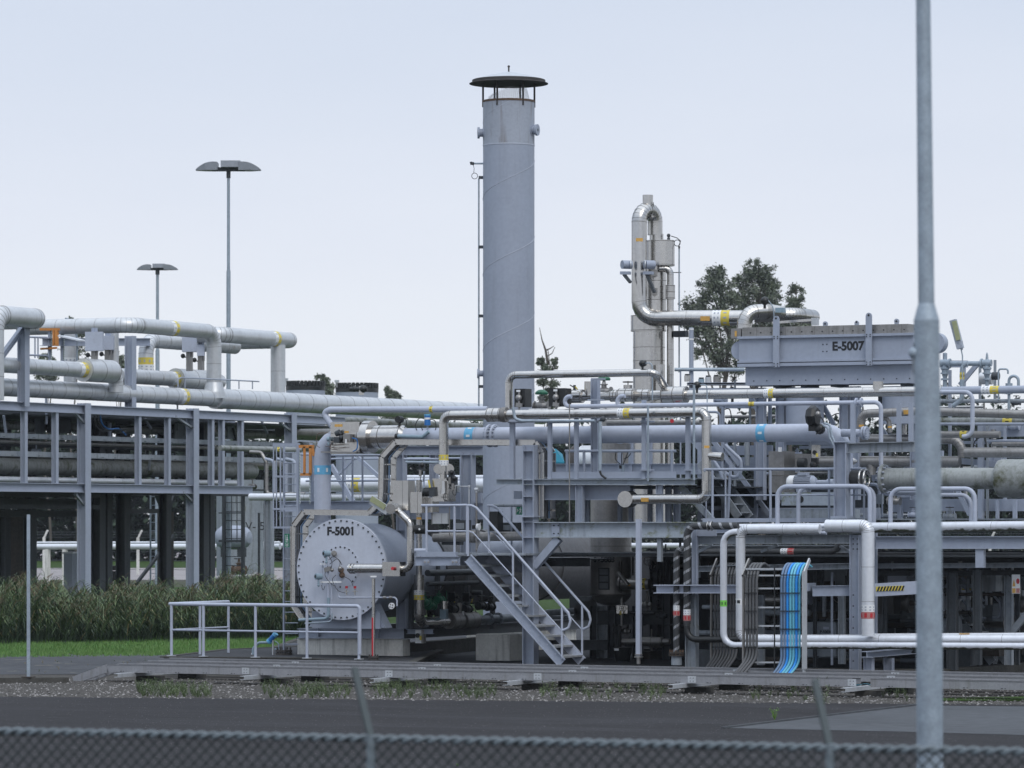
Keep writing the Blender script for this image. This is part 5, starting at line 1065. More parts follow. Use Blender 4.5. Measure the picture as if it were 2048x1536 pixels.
q=MB('paint_moss'); a1=P2(m0+EY*.6,1360,972); q.bar(a1,P2(m0+EY*.6,1425,1040),.08,.12); q.build('brace',t)
p=FM(1277.5,1312); t=thing('white_post','slim pale square post standing free in front of the deep beam','post',p); p=F(79.6)(1277.5,1312); MB('paint_light').bar(p,AZ(p,1038),9*k,9*k,up=EX).build('tube',t); q=MB('steel_dull'); q.cyl(AZ(p,1310),AZ(p,1308),8*k,n=16); q.cyl(AZ(p,1315),AZ(p,1312),9*k,n=16); q.cyl(AZ(p,1328),AZ(p,1313),4*k,n=12); q.build('foot',t)
# exit sign on stack
c1=P2(m0+EY*1.0,1038,1021); sign('green emergency exit sign with a running figure in front of the stack',c1,16*k,17*k,'sign_green',(('pictogram','white',[[(-.95,.95),(-.7,.95),(-.7,-.95),(-.95,-.95)],[(-.5,.15),(-.1,.15),(-.1,-.1),(-.5,-.1)],[(-.5,.4),(-.3,.4),(-.3,-.3),(-.5,-.3)]]+man),))
one('junction_box',MB('paint').bx(P2(m0+EY*1.3,1037,990),16*k,.12,16*k),'grey junction box on the stack right above the exit sign','box')
pipe('long horizontal thin rail pipe in front of the stack above the exit sign',[P2(m0+EY*.7,985,1011),P2(m0+EY*.7,1085,1011)],.03,'paint_old')
MB_=MB('paint'); MB_.cyl(P2(m0+EY*.7,1023,1011),P2(m0+EY*.7,1023,1110),.02,n=8); one('rail_post',MB_,'thin upright under the rail pipe left of the exit sign','post')
# ================= S-5003 SEPARATOR =================
c1=F(86.5)(1222,1188); k=mm(c1,1); t=thing('separator_vessel','vertical stainless clad vessel lettered S-5003 with a rounded bottom','vessel',AZ(c1,1212))
q=MB('steel_dull'); q.cyl(c1,AZ(c1,990),41*k,n=48); q.build('shell',t); q=MB('steel_dull'); q.cyl(AX(AZ(c1,990),1234),AX(AZ(c1,838),1234),30*k,n=40); q.build('upper_shell',t)
q=MB('steel_dull'); q.lathe(c1,-UP,[(41*k,0),(40*k,3*k),(36*k,10*k),(28*k,17*k),(15*k,22*k),(0,24*k)],40); q.build('bottom_head',t)
q=MB('steel_seam'); q.cyl(c1-UP*.012,c1+UP*.012,41.5*k,n=48)
q.build('seam_band',t)
for y in (1092,1060): q=MB('steel_seam'); q.cyl(AZ(c1,y)-UP*.006,AZ(c1,y)+UP*.006,41.4*k,n=48); q.build('seam_band',t)
# curved lettering: each character set on the shell
s='S-5003'
for i,chx in enumerate(s):
    off=(i-2.5)*7.0-14.5; aa=math.asin(off/41); nrm=(-cd*math.cos(aa)+cr*math.sin(aa)); xd=(cr*math.cos(aa)+cd*math.sin(aa)); text(chx,AZ(c1,1119)+nrm*(41.3*k),.17,xd,nrm,'ink','lettering',t,bold=.006)
pn=AZ(c1,1157)+(-cd*.93-cr*.36).normalized()*41*k; q=MB('dark_steel'); nn=(-cd*.93-cr*.36).normalized(); tt=nn.cross(UP); q.obox(pn,tt*11.5*k,nn*.02,UP*22*k); q.m='paint_old'
for i in range(3): q.obox(pn+nn*.02+UP*(14-14*i)*k,tt*9*k,nn*.004,UP*5.5*k)
q.build('data_plate',t)
pipe('stubby stainless nozzle pipe with a yellow-brown ring right of the S-5003 vessel',[AZ(AX(c1-EY*.3,1240),1168),AZ(AX(c1-EY*.3,1300),1168)],11*k,'steel_dull',seam=.3,bands=((0,.82,'yellow',.1),(0,.35,'tag',.1)),flanges=((0,.03,16*k,.05,0),))
q=MB('steel_dull'); q.cyl(P2(c1-EY*.8,1236,1145),P2(c1-EY*.8,1256,1170),.045,n=12); one('drain_nozzle',q,'slanting stainless drain nozzle at the lower right of the S-5003 vessel','nozzle')
t=thing('vessel_base','dark steel base frame with legs and valves under the S-5003 vessel','frame',AZ(c1,1312)); rnd=random.Random(9)
for x in (1204,1226,1275,1310,1335,1190): p=AX(c1+EY*rnd.uniform(-.3,.6),x); MB('dark_steel' if x!=1204 else 'paint_old').ib(AZ(p,1320),AZ(p,1212 if x<1300 else 1120),.16,.18,.014,up=EX).build('leg',t)
MB('dark_steel').ib(P2(c1,1195,1235),P2(c1,1380,1235),.14,28*k,.014).build('beam',t); MB('dark_steel').ib(P2(c1-EY*.6,1090,1290),P2(c1-EY*.6,1215,1290),.2,20*k,.014).build('beam',t)
MB('shell_dark').box(P2(c1+EY*3.0,1200,1322),P2(c1+EY*3.3,1400,1112)).build('back_panel',t)  # dark panel added to darken the gap behind the base
MB('rust_steel').box(P2(c1-EY*.1,1282,1328),P2(c1+EY*.9,1338,1300)).build('plinth',t)
for i in range(80):
    p=P2(c1+EY*rnd.uniform(-.4,1.2),rnd.uniform(1190,1375),rnd.uniform(1120,1310)); mc=rnd.choice(('black','dark_steel','steel_dull','black','rust_steel')); q=MB(mc); kk=rnd.random()
    if kk<.4: q.cyl(p,p+UP*rnd.uniform(.2,.8),rnd.uniform(.015,.04),n=8); nm='riser'
    elif kk<.6: q.cyl(p,p+EX*rnd.uniform(.2,.7),rnd.uniform(.02,.05),n=8); nm='branch_pipe'
    elif kk<.8: q.ball(p,.08,8); q.cyl(p-EX*.12,p+EX*.12,.05,n=8); nm='valve_body'
    else: handwheel(q,p,EY,.09,mc); nm='handwheel'
    q.build(nm,t)
q=MB('steel'); q.bx(P2(c1-EY*.6,1245,1219),24*k,.06,16*k); q.m='black'; handwheel(q,P2(c1-EY*.7,1243,1217),EY,.05); q.m='yellow'; q.bx(P2(c1-EY*.72,1241,1226),.04,.02,.08); one('isolator_box',q,'stainless isolator plate with a black knob and yellow tag under the S-5003 vessel','box')
pipe('low stainless pipe lying on the slab under the S-5003 vessel',[P2(c1-EY*.8,1245,1283),P2(c1-EY*.8,1340,1283)],6*k,'steel_dull',extra=(('sleeve',jacket(P2(c1-EY*.8,1283,1283),P2(c1-EY*.8,1325,1283),9*k,'steel_dull')),))
t=thing('covered_machine','dark grey tarpaulin-covered machine low behind the stair foot','machine',P2(c1+EY*.6,1175,1240)); q=MB('shell_dark'); g=P2(c1+EY*.6,1175,1220); q.box(P2(g,1148,1240),P2(g,1196,1222)+EY*.6); q.build('body',t); q=MB('shell_dark'); q.bar(P2(g,1150,1222)+EY*.3,P2(g,1192,1204)+EY*.3,.6,.2); q.build('cover',t); q=MB('paint_old'); q.cyl(P2(g,1090,1226),P2(g,1150,1222),.07,n=12); q.cyl(P2(g,1090,1236),P2(g,1150,1234),.04,n=10); q.build('pipe',t); q=MB('dark_steel'); q.box(P2(g,1080,1222)+EY*1.5,P2(g,1150,1196)+EY*1.6); q.build('rear_panel',t)
q=MB('black'); q.lathe(P2(c1-EY*1.4,1245,1325),UP,[(0,0),(.15,0),(.20,.32),(0,.32)],16); q.m='white'; q.bx(P2(c1-EY*1.65,1233,1299),.1,.01,.05); one('bucket',q,'black tub with a small white label on the slab behind the stair foot','tub')
# ================= CLAD TOWER with U-bend =================
c=W(1305,HZ,93); c.z=0; k=93/FP; fr=c-cd*0
def TW(px,py,dd=0.): return AZ(c+cd*dd+cr*((px-1305)/FP*(93+dd)),py)   # sight line beside the tower axis
t=thing('insulated_tower','tall stainless clad process tower with a stepped body and round capped drum','tower',AZ(c,1040))
MB('steel').cyl(TW(1298,1045),TW(1298,662),32*k,n=48).build('lower_shell',t)
MB('steel').cyl(TW(1297,663),TW(1297,631),35.5*k,n=48).build('ledge_shell',t)
MB('steel').cyl(TW(1309,640,.1),TW(1309,530,.1),24*k,n=48).build('upper_shell',t)
MB('steel').cyl(TW(1321,532),TW(1321,481),28.5*k,n=48).build('top_drum',t); MB('steel').cyl(TW(1313,481),TW(1313,468),14*k,n=32).build('neck',t)
for x,y,r in ((1298,722,32.3),(1298,695,32.3),(1298,750,32.3),(1309,600,24.2),(1309,562,24.2),(1321,530,28.8),(1321,483,28.8),(1297,661,35.8),(1297,632,35.8)): MB('steel_seam').cyl(TW(x,y+.5,.0 if r!=24.2 else .1),TW(x,y-.5,.0 if r!=24.2 else .1),r*k,n=48).build('seam_band',t)
for y in (546,583): q=MB('steel_dull'); q.obox(TW(1308,y,-.28),cr*.07,cd*.02,UP*.08); q.build('inspection_plate',t)
for lb,pts,r,sm,ex in (('slim stainless pipe with a wider sleeve beside the tower, starting in a small elbow',[TW(1318,537,-.2),TW(1340,537,-.2),TW(1340,1000,-.2)],7,.6,(('sleeve',jacket(TW(1340,570,-.2),TW(1340,598,-.2),9.5*k)),)),('short stainless sleeve pipe in front of the tower foot',[TW(1319,800,-.5),TW(1319,729,-.5)],9.5,.6,None)):
    pipe(lb,pts,r*k,'steel',rb=.14,seam=sm,extra=ex,n=20)
t=pipe('large stainless pipe looping over the tower top and running right to the cooler',[TW(1310,470,.0),TW(1310,420,.0),TW(1277,420,-.42),TW(1277,636,-.42),TW(1500,636,-1.0)],15.2*k,'steel',rb=.38,seam=.85,n=32,bands=((2,.28,'tag',.16),(3,.735,'yw',.40),(3,.60,'tag',.22)),
 extra=(('vent_stub',MB('steel').cyl(TW(1295,430,-.22),TW(1295,390,-.22),10.5*k,n=28)),('vent_valve',handwheel(MB('dark_steel'),TW(1306,409,-.3),cr,.05))))
a=TW(1458,636,-1.6); b=TW(1490,634,-1.7)
pipe('stainless pipe elbow standing on the left end of the E-5007 cooler',[TW(1483,668,-1.8),TW(1483,625,-1.8),TW(1530,622,-1.6),TW(1560,627,-1.4)],14.5*k,'steel',rb=.34,seam=.5,n=28)
pipe('stainless pipe with rounded end lying behind the cooler top',[TW(1505,630,-1.2),TW(1590,630,-1.2),TW(1590,630,-1.2)+EY*1.0],14.5*k,'steel',rb=.3,seam=.7,n=28)
for lb,x in (('left round grey drum bracketed to the tower pipe',1251),('right round grey drum bracketed to the tower pipe',1297)):
    p=TW(x,529,-.75); t=thing('counterweight_drum',lb,'drum',AZ(p,545)); q=MB('paint'); q.cyl(p-cr*9*k,p+cr*9*k+cd*.1,8.5*k,n=24); q.m='galv'; q.cyl(p-cr*10*k if x>1270 else p+cr*7*k,p-cr*8*k if x>1270 else p+cr*9*k,9*k,n=24); q.build('drum',t)
    q=MB('paint'); q.bar(P2(p,x-9,546) ,P2(p,x+9,546),.12,k*6); q.build('bracket',t); q=MB('dark_steel'); q.bar(P2(p,x-3,549),P2(p,x+(12 if x>1270 else 10),585 if x>1270 else 565),.09,.06); q.build('brace',t)
q=MB('galv_post'); q.cyl(TW(1358,745,-.1),TW(1358,497,-.1),1.6*k,n=8); q.m='rubber'; q.cyl(TW(1358,497,-.1),TW(1358,492,-.1),2*k,n=8); q.torus(TW(1354,486,-.1),cd,6*k,.8*k,20,5); q.sweep([TW(1358,490,-.1),TW(1361,482,-.1),TW(1354,476,-.1),TW(1342,472,-.1)],.9*k,6); q.m='dark_steel'; q.ball(TW(1337,471,-.1),4*k,10); q.cyl(TW(1337,475,-.1),TW(1337,480,-.1),3*k,n=10); q.cyl(TW(1345,545,-.1),TW(1362,545,-.1),k,n=6); one('sensor_conduit',q,'thin conduit with a looped cable and sensor on the tower top','conduit')
# grey posts and rails right of tower
q=MB('paint'); p=TW(1379,800,-1.2); q.cyl(p,AZ(p,655),4.6*k,n=14); q.m='white'
for y in (680,660): q.cyl(AZ(p,y),AZ(p,y-3),5*k,n=14)
one('pipe_riser',q,'upright grey pipe between the tower and the cooler','pipe')
pipe('horizontal frosted grey pipe between the tower and the cooler left wall',[TW(1345,739,-1.3),TW(1485,739,-1.3)],3.6*k,'galv_post')
pipe('thin dark-grey upright pipe right of the tower crossing the tree',[TW(1358,740,-1.0),TW(1358,1000,-1.0)],1.6*k,'paint')
one('bracket_box',MB('dark_steel').bx(TW(1361,668,-.3),26*k,.2,12*k),'dark bracket box joining the tower to the grey riser','bracket')
one('service_platform',MB('paint').ib(TW(1370,768,-1.4),TW(1490,768,-1.4),.5,5*k,.01),'thin service platform edge left of the cooler','beam')
for lb,x,y,m in (('cream coloured valve bonnet on the service platform',1412,758,'clad'),('black-topped cylinder valve on the service platform',1428,757,'steel_dull'),('small upright stainless canister on the service platform',1370,755,'steel'),('small grey gas detector beside the riser',1398,762,'blue_tank')):
    p=TW(x,y+8,-1.5); q=MB(m); q.cyl(p,AZ(p,y-4),6*k,n=16); q.m='black'; q.cyl(AZ(p,y-4),AZ(p,y-7),5*k,n=14); one('canister',q,lb,'valve')
# ================= E-5007 COOLER =================
FE=F(85); e=FE(1484,775); k=mm(e,1); zz=lambda y: AZ(FE(1484,HZ),y).z
def EP(px,y,dy=0.): p=AX(FE(1484,HZ)+EY*0,px)+EY*dy; p.z=zz(y); return p
# use the left-edge heights: 655 top, 675, 720, 733, 772
t=thing('air_cooler','large grey box-shaped air cooler lettered E-5007 with lifting straps','cooler',EP(1650,776))
DP_=1.05; x0,x1=1480,1826
MB('steel_dull').box(EP(x0+3,675,.03),EP(x1-10,655,DP_)).build('top_casing',t)
MB('paint').box(EP(x0-2,728,.0),EP(x1,676,DP_)).build('main_box',t)
mbx=[o for o in bpy.data.objects if o.parent==t and o.name.startswith('main_box')][0]
MB('paint').box(EP(x0+7,771,.10),EP(x1-8,734,DP_-.1)).build('lower_box',t)
for y0,y1,o in ((678,673,-.07),(726,722,-.07),(734,728,-.07)): MB('paint').box(EP(x0-3,y0,o),EP(x1+3,y1,DP_+.05)).build('flange_rail',t)
q=MB('ink')
for i in range(17): p=EP(1500+i*20.5,666,.03); q.cyl(p,p-EY*.015,.013,n=8)
for i in range(13): p=EP(1504+i*26,762,.10); q.cyl(p,p-EY*.012,.013,n=6)
for x in (1646,1654):
    for y in (692,706): p=EP(x,y,0); q.cyl(p,p-EY*.012,.013,n=6)
q.build('bolts',mbx)
q=MB('steel_seam')
for i in range(11): p=EP(1512+i*29,665,.03); q.bx(p-EY*.002,.006,.004,.2)
p=EP(1636,700,0); q.m='cap_grey'; q.bx(p-EY*.001,.005,.004,.42); q.build('panel_joints',mbx)
for x,yt in ((1556,634),(1741,632)):
    q=MB('paint'); p0,p1=EP(x-6,736,-.11),EP(x+6,yt+6,-.075); q.box(p0,p1); c1=EP(x,yt+6,-.09); q.cyl(c1-EY*.018,c1+EY*.018,6*k,n=20); q.m='ink'; c2=EP(x,yt+5,-.11); q.cyl(c2,c2-EY*.004,2.2*k,n=12)
    for yy in (676,680,730,735):
        for dx in (-3.5,3.5): c1=EP(x+dx,yy-1,-.115); q.cyl(c1,c1-EY*.012,.012,n=6)
    q.build('lifting_strap',t)
for x,y in ((1703,648),(1783,648),(1640,650)):
    q=MB('paint'); c1=EP(x,y,.3); q.cyl(c1-EY*.02,c1+EY*.02,5*k if x!=1703 else 3*k,n=16); q.box(EP(x-4,657,.28),EP(x+4,y,.32)); q.m='ink'; q.cyl(c1-EY*.021,c1-EY*.024,2*k,n=10); q.build('lifting_lug',t)
for x in (1545,1600,1660,1800): q=MB('dark_steel'); q.box(EP(x-6,776,.2),EP(x+6,771,.9)); q.build('pad',t)
q=MB('paint'); c1=EP(1471,700,.35); q.cyl(c1-EY*.12,c1+EY*.12,19*k,n=32); q.m='paint_light'; q.cyl(c1-EY*.13,c1-EY*.12,18*k,n=32); q.build('end_header',t)
q=MB('paint'); c1=EP(1858,692,.45); q.cyl(c1-EY*.12,c1+EY*.12,20*k,n=32); q.build('end_header',t)
text('E-5007',EP(1696,697,-.004),.245,EX,-EY,'ink','lettering',mbx,bold=.010)
q=MB('steel_dull'); q.box(EP(1458,676,.1),EP(1478,656,.6)); q.m='tag_orange'; q.box(EP(1466,672,.09),EP(1470,661,.095)); q.build('inlet_box',t)
q=MB('paint'); q.cyl(EP(1588,850,.6),EP(1588,776,.6),38*k,n=40); q.build('fan_cowl',t); q=MB('paint'); q.cyl(EP(1780,850,.6),EP(1780,776,.6),36*k,n=40); q.build('fan_cowl',t)
for x in (1500,1540,1668,1690,1810): MB('paint').ib(EP(x,1000,.6),EP(x,774,.6),.16,.18,.014,up=EX).build('leg',t)
for x,y in ((1500,800),(1860,640)): pass
MB('steel').bar(EP(1530,645,.4),EP(1610,641,.4),.05,.05).build('damper_rod',t); MB('galv').box(EP(1610,652,.35),EP(1622,637,.45)).build('damper_lever',t)
q=MB('black'); p=EP(1511,600,.5); q.ball(p,.09,12); q.cyl(p-UP*.05,p-UP*.16,.03,n=8); q.m='galv_post'; h=hose([p+EX*.08,EP(1520,602,.5),EP(1528,615,.5),EP(1530,640,.5)],.012,'galv_post'); q.add(h.v,h.f,True); q.m='blue_tank'; q.bx(EP(1546,620,.4),.18,.12,.1); one('transmitter',q,'round black transmitter with a bent conduit on top of the cooler pipe','instrument')
# ================= UPPER RIGHT PIPE RUNS =================
F2=F(83); a=F2(1128,793); k=mm(a,1); z=a.z
pipe('long stainless pipe with valve jackets running right below the E-5007 cooler',[a,AX(a,1884)],9.3*k,'steel',seam=.9,n=24,bands=((0,.555,'yw',.20),),
 extra=(('jacket',jacket(AX(a,1127),AX(a,1166),13.5*k,'steel')),('jacket',jacket(AX(a,1222),AX(a,1238),12*k,'steel')),('jacket',jacket(AX(a-EY*.25,1238),AX(a-EY*.25,1270),13.2*k,'steel')),('jacket',jacket(AX(a,1273),AX(a,1302),12*k,'steel')),('valve_jacket',jacket(AX(a,1326),AX(a,1374),16.5*k,'steel')),('branch_stub',MB('steel').cyl(AX(a,1756),AZ(AX(a,1756),763),10*k,n=24)),('branch_stub',MB('steel').cyl(AX(a,1256),AZ(AX(a,1256),770),9*k,n=20)),('branch_stub',MB('steel').cyl(AX(a,1178),AZ(AX(a,1178),763),9.5*k,n=20)),('handwheel',handwheel(MB('dark_steel'),AZ(AX(a,1256),764),UP,10*k))))
pipe('blue-grey continuation of the long pipe, right of the foreground pole',[AX(AZ(a,792.5),1884),AX(AZ(a,792.5),2080)],7.6*k,'paint',bands=((0,.5,'yw',.36),))
q=MB('dark_steel'); p=AZ(AX(a,1256),763); one('lever',MB('dark_steel').bar(AZ(AX(a,1140),770),AZ(AX(a,1150),776),.02,.02).cyl(AZ(AX(a,1149),780),AZ(AX(a,1149),770),.03,n=8),'small black lever on the left jacket end of the long stainless pipe','lever')
g=a-EY*2.0; pipe('slender pale grey pipe hooking round at the left and dropping at the right end',[P2(g,1143,793),P2(g,1130,793),P2(g,1130,813),AX(AZ(P2(g,1130,813),813),1762),AZ(AX(AZ(P2(g,1130,813),813),1762),987),AX(AZ(AX(AZ(P2(g,1130,813),813),1762),987),1840)],4.1*k,'paint_light',rb=.13,bands=((2,.60,'yellow',.12),),flanges=((2,.925,.09,.03,0),(2,.94,.09,.03,0)))
pipe('short pale hook pipe joining the second jacket end to the slender pipe',[P2(g,1250,792),P2(g,1235,793),P2(g,1235,811)],4.0*k,'paint_light',rb=.1)
u=F(82.6)(1018,750); pipe('upper stainless pipe with elbow ends crossing right of the stack',[AZ(u,818),u,AX(u,1311),AX(u,1311)+EY*.5-UP*.3],7.6*k,'steel',rb=.16,seam=.6,n=20)
for lb,x,y in (('black instrument head on the right end of the upper stainless pipe',1285,727),('black sensor head beside the cooler service platform',1394,770)):
    q=MB('black'); p=P2(u,x,y); q.ball(p,.075,12); q.cyl(p-EX*.05,p+EX*.07,.055,n=12); q.cyl(p,p-UP*.16,.025,n=8); q.m='galv_post'; h=hose([p+EX*.06,p+V((.17,0,.0)),p+V((.22,0,-.12)),p+V((.22,0,-.75))],.012,'galv_post'); q.add(h.v,h.f,True); one('transmitter',q,lb,'instrument')
for lb,x,y,w in (('left black instrument cabinet with a valve gauge above the big pipe',1046,796,24),('wider black instrument cabinet with a valve gauge above the big pipe',1120,795,36)):
    p=P2(u-EY*.3,x,y); t=thing('instrument_cabinet',lb,'cabinet',AZ(p,816)); MB('black').bx(p,w*k,.3,36*k).build('shell',t); q=MB('steel_dull'); q.ball(p-EY*.2,.07,10); q.cyl(p-EY*.18-UP*.25,p-EY*.18+UP*.15,.025,n=8); q.bar(p-EY*.2+V((-.06,0,-.14)),p-EY*.2+V((.08,0,-.16)),.05,.08); q.m='white'; q.bx(p-EY*.22+V((0,0,.14)),.08,.02,.04); q.build('gauge_valve',t)
for lb,x,y in (('green domed valve actuator between the two black instrument cabinets',1083,800),('green domed valve actuator above the long stainless pipe near the H-post',1208,772)):
    valve(lb,P2(u+EY*.4,x,y+12),EX,.085,m='steel_dull',actuator='dome',wm='green')
q=MB('yellow'); p=P2(a-EY*.1,1155,779); q.bar(p,p+V((-.05,0,.06)),.03,.02); one('valve_tag',q,'small yellow tag on the lever of the left jacket','tag')
pipe('short fat stainless cylinder standing beside the first H-post',[P2(u+EY*.6,1178,790),P2(u+EY*.6,1178,764)],9*k,'steel_dull')
pipe('shiny wrapped pipe piece under the two black cabinets',[P2(a-EY*1.7,1060,828),P2(a-EY*1.7,1098,828)],11*k,'steel',seam=.2)
pipe('thin grey conduit run hooking down left of the two black cabinets',[P2(a-EY*2.4,1026,815),P2(a-EY*2.4,1030,838),P2(a-EY*2.4,1045,842),P2(a-EY*2.4,1190,842)],3*k,'galv_post',rb=.1)
pipe('stainless pipe with a red end cap just above the big pale pipe',[P2(a+EY*.5,1215,846),P2(a+EY*.5,1400,846)],6*k,'steel_dull',extra=(('red_cap',MB('red').cyl(P2(a-EY*.1,1344,842),P2(a+EY*.1,1344,842),4*k,n=14)),))
for lb,x,y0,y1,r in (('thin upright steel tube rising in front of the upper platform at its left bay',1139,808,1045,1.3),('thin conduit clipped on the second tall platform post',1296,812,962,2),('thin conduit clipped on the third tall platform post',1388,770,960,2.4),('thicker conduit beside the platform H-post',1200,843,940,3.4)):
    p=P2(a-EY*2.3,x,y1); pipe(lb,[p,AZ(p,y0)],r*k,'galv_post' if r!=1.3 else 'steel_dull')
q=MB('dark_steel'); p=P2(a-EY*2.2,1206,838); q.ball(p,.06,10); q.cyl(p,P2(a-EY*2.2,1196,845),.03,n=8); one('cable_gland',q,'dark gland on top of the thicker conduit','fitting')
h=hose([P2(a-EY*2,1200,942),P2(a-EY*2,1203,950),P2(a-EY*2,1212,957)],.022,'rubber'); one('cable_loop',h,'short dark cable curving from the thicker conduit to the platform floor','cable')
t=thing('sight_glass','hanging instrument with dangling cables below the big pipe over the upper platform','instrument',P2(a-EY*1.2,1245,935)); g=a-EY*1.2
q=MB('steel_dull'); q.bx(P2(g,1245,895),25*k,.2,14*k); q.build('clamp',t); q=MB('galv_post'); q.cyl(P2(g,1220,902),P2(g,1260,902),.03,n=8); q.sweep(path([P2(g,1246,930),P2(g,1246,945),P2(g,1234,957)],.1)[0],.04,8); q.build('conduit',t); q=MB('black'); q.bx(P2(g,1243,934),.07,.07,.07)
for pts in ([(1232,903),(1231,918),(1240,928)],[(1256,904),(1250,920),(1246,930)],[(1244,905),(1243,915),(1244,930)],[(1262,906),(1256,914),(1248,918)]): h=hose([P2(g-EY*.1,x,y) for x,y in pts],.009); q.m='rubber'; q.add(h.v,h.f,True)
q.build('cables',t)
# teal cone-like drip hood + pale drum behind
c1=F(90)(1165,925); kk=mm(c1,1); q=MB('clad'); q.cyl(c1-EX*0,AX(c1,1195),34*kk,n=40); q.m='clad_seam'; q.cyl(AX(c1,1150),AX(c1,1151),34.5*kk,n=40); one('horizontal_vessel',q,'pale clad round vessel seen behind the upper platform posts','vessel')
c1=F(89)(1115,925); q=MB('teal_box'); q.cyl(c1+EX*.0,P2(c1,1128,925),32*kk*.9,2*kk,n=5,smooth=False); q.cyl(P2(c1,1090,925),c1,26*kk,32*kk*.9,n=5,smooth=False); one('tarpaulin',q,'teal faceted tarpaulin hood behind the cable ladder drop','cover')
# ================= MIDDLE-RIGHT: rail platform, motor, boxes =================
FR=F(80.6); r0=FR(1550,1040); k=mm(r0,1); t=thing('machine_platform','grey machine platform with thin two-bar railing right of the upper platform','platform',r0)
MB('paint').bx(P2(r0,1552,1040.5),292*k*1.09,.03,8*k).build('toe_board',t)
MB('paint').ib(P2(r0+EY*.1,1400,1058)+EY*.05,P2(r0+EY*.1,1760,1058)+EY*.05,.16,16*k,.012).build('edge_beam',t)
q=MB('paint_old'); q.box(P2(r0,1400,1037)+EY*.05,V((P2(r0,2060,1037).x,r0.y+7,P2(r0,1400,1037).z-.03))); q.build('floor',t)
for x,y in ((1425,1036),(1541,1044),(1658,1044)): MB('paint').cyl(P2(r0,x,y),P2(r0,x,939),.026,n=8).build('post',t)
for x in (1412,1451): MB('paint').cyl(P2(r0+EY*.8,x,1036),P2(r0+EY*.8,x,943),.02,n=8).build('post',t)
for x in (1708,1728): MB('paint').cyl(P2(r0,x,1044),P2(r0,x,938),.022,n=8).build('post',t)
for y,r in ((939,.028),(991,.016)): MB('paint').sweep([P2(r0,1408,y),P2(r0,1670,y-1)],r,8).build('rail',t); MB('paint').sweep([P2(r0,1702,y-1),P2(r0,1732,y-1)],r,8).build('rail',t)
MB('paint').sweep(path([P2(r0,1405,941),P2(r0,1405,1036)],.1)[0] if False else [P2(r0,1408,939),P2(r0,1411,943)],.028,8).build('rail_end',t)
# heavy column with beam
p=P2(F(80.2)(1684,1045),1684,1045); t=thing('pipe_support_frame','heavy grey column with a side beam in front of the big pale pipe elbow','frame',p)
MB('paint').ib(p,AZ(p,882),.24,26*k,.02,up=EX).build('column',t); MB('paint_old').ib(P2(p,1698,896),P2(p,1830,893),.18,20*k,.016).build('beam',t); MB('paint').bx(P2(p,1684,1035),34*k,.36,.05).build('base_plate',t); MB('paint').bx(P2(p,1684,884),30*k,.3,.02).build('cap_plate',t)
for x in (1706,1798,1822): q=MB('paint'); q.bar(P2(p+EY*.4,x,886),P2(p+EY*.4,x,806),8*k,8*k,up=EX); q.build('upright',t)
# motor on base
g=F(83)(1600,1000); t=thing('pump_motor','grey ribbed electric motor with a white end cowl on a mossy steel box base','motor',P2(g,1620,1012)); kk=mm(g,1)
q=MB('white'); q.lathe(P2(g,1576,965),EX,[(0,0),(11*kk,0),(14*kk,4*kk),(14.5*kk,16*kk),(0,16*kk)],28); q.build('cowl',t)
q=MB('cap_grey'); q.cyl(P2(g,1590,965),P2(g,1624,965),12*kk,n=24)
for i in range(20): a_=i*math.pi/10; q.bar(P2(g,1591,965)+V((0,math.cos(a_),math.sin(a_)))*12.5*kk,P2(g,1623,965)+V((0,math.cos(a_),math.sin(a_)))*12.5*kk,.012,.05,up=V((0,math.cos(a_),math.sin(a_))))
q.build('ribbed_body',t); q=MB('paint'); q.lathe(P2(g,1624,965),EX,[(14*kk,0),(14*kk,3*kk),(9*kk,9*kk),(5*kk,10*kk),(5*kk,32*kk),(7*kk,33*kk),(7*kk,46*kk),(0,46*kk)],24); q.build('coupling_guard',t)
MB('paint').bx(P2(g,1607,948),18*kk,.2,6*kk).build('terminal_box',t); MB('paint').bx(P2(g,1607,980),20*kk,.3,8*kk).build('foot',t)
q=MB('paint_moss'); q.box(P2(g-EY*.2,1563,1011),P2(g+EY*.6,1700,985)); q.m='black'; c1=P2(g-EY*.2,1601,999); q.cyl(c1,c1-EY*.01,7*kk,n=24); q.build('base_box',t); q=MB('paint_old'); q.box(P2(g-EY*.15,1560,1036),P2(g+EY*.7,1720,1018)); q.build('skid',t)
t=thing('control_box','dull stainless switch cabinet behind the railing left of the motor','cabinet',P2(g+EY*.8,1560,985)); MB('steel_dull').box(P2(g+EY*.6,1537,985),P2(g+EY*1.2,1590,903)).build('body',t); MB('white').bx(P2(g+EY*.5,1560,899),.06,.05,.09).build('lamp',t); MB('steel_seam').box(P2(g+EY*.59,1536,952),P2(g+EY*.6,1590,950)).build('joint',t)
t=thing('gear_box','dark machine block with black fittings right of the stainless switch cabinet','machine',P2(g+EY*1.0,1608,930)); MB('steel_dull').box(P2(g+EY*.9,1590,935),P2(g+EY*1.4,1622,908)).build('block',t); q=MB('black'); q.cyl(P2(g+EY*.8,1597,926),P2(g+EY*.8,1612,926),.1,n=14); q.ball(P2(g+EY*.7,1628,930),.09); q.bx(P2(g+EY*.7,1630,922),.12,.1,.12); q.build('fittings',t)
t=thing('isolator_box','stainless isolator box with a black knob and yellow tag above the motor','box',P2(g+EY*.7,1632,915)); MB('steel').box(P2(g+EY*.5,1623,916),P2(g+EY*.8,1641,890)).build('body',t); q=MB('black'); c1=P2(g+EY*.48,1630,905); q.cyl(c1,c1-EY*.03,.045,n=14); q.build('knob',t); MB('yellow').bx(P2(g+EY*.44,1634,910),.04,.02,.07).build('tag',t)
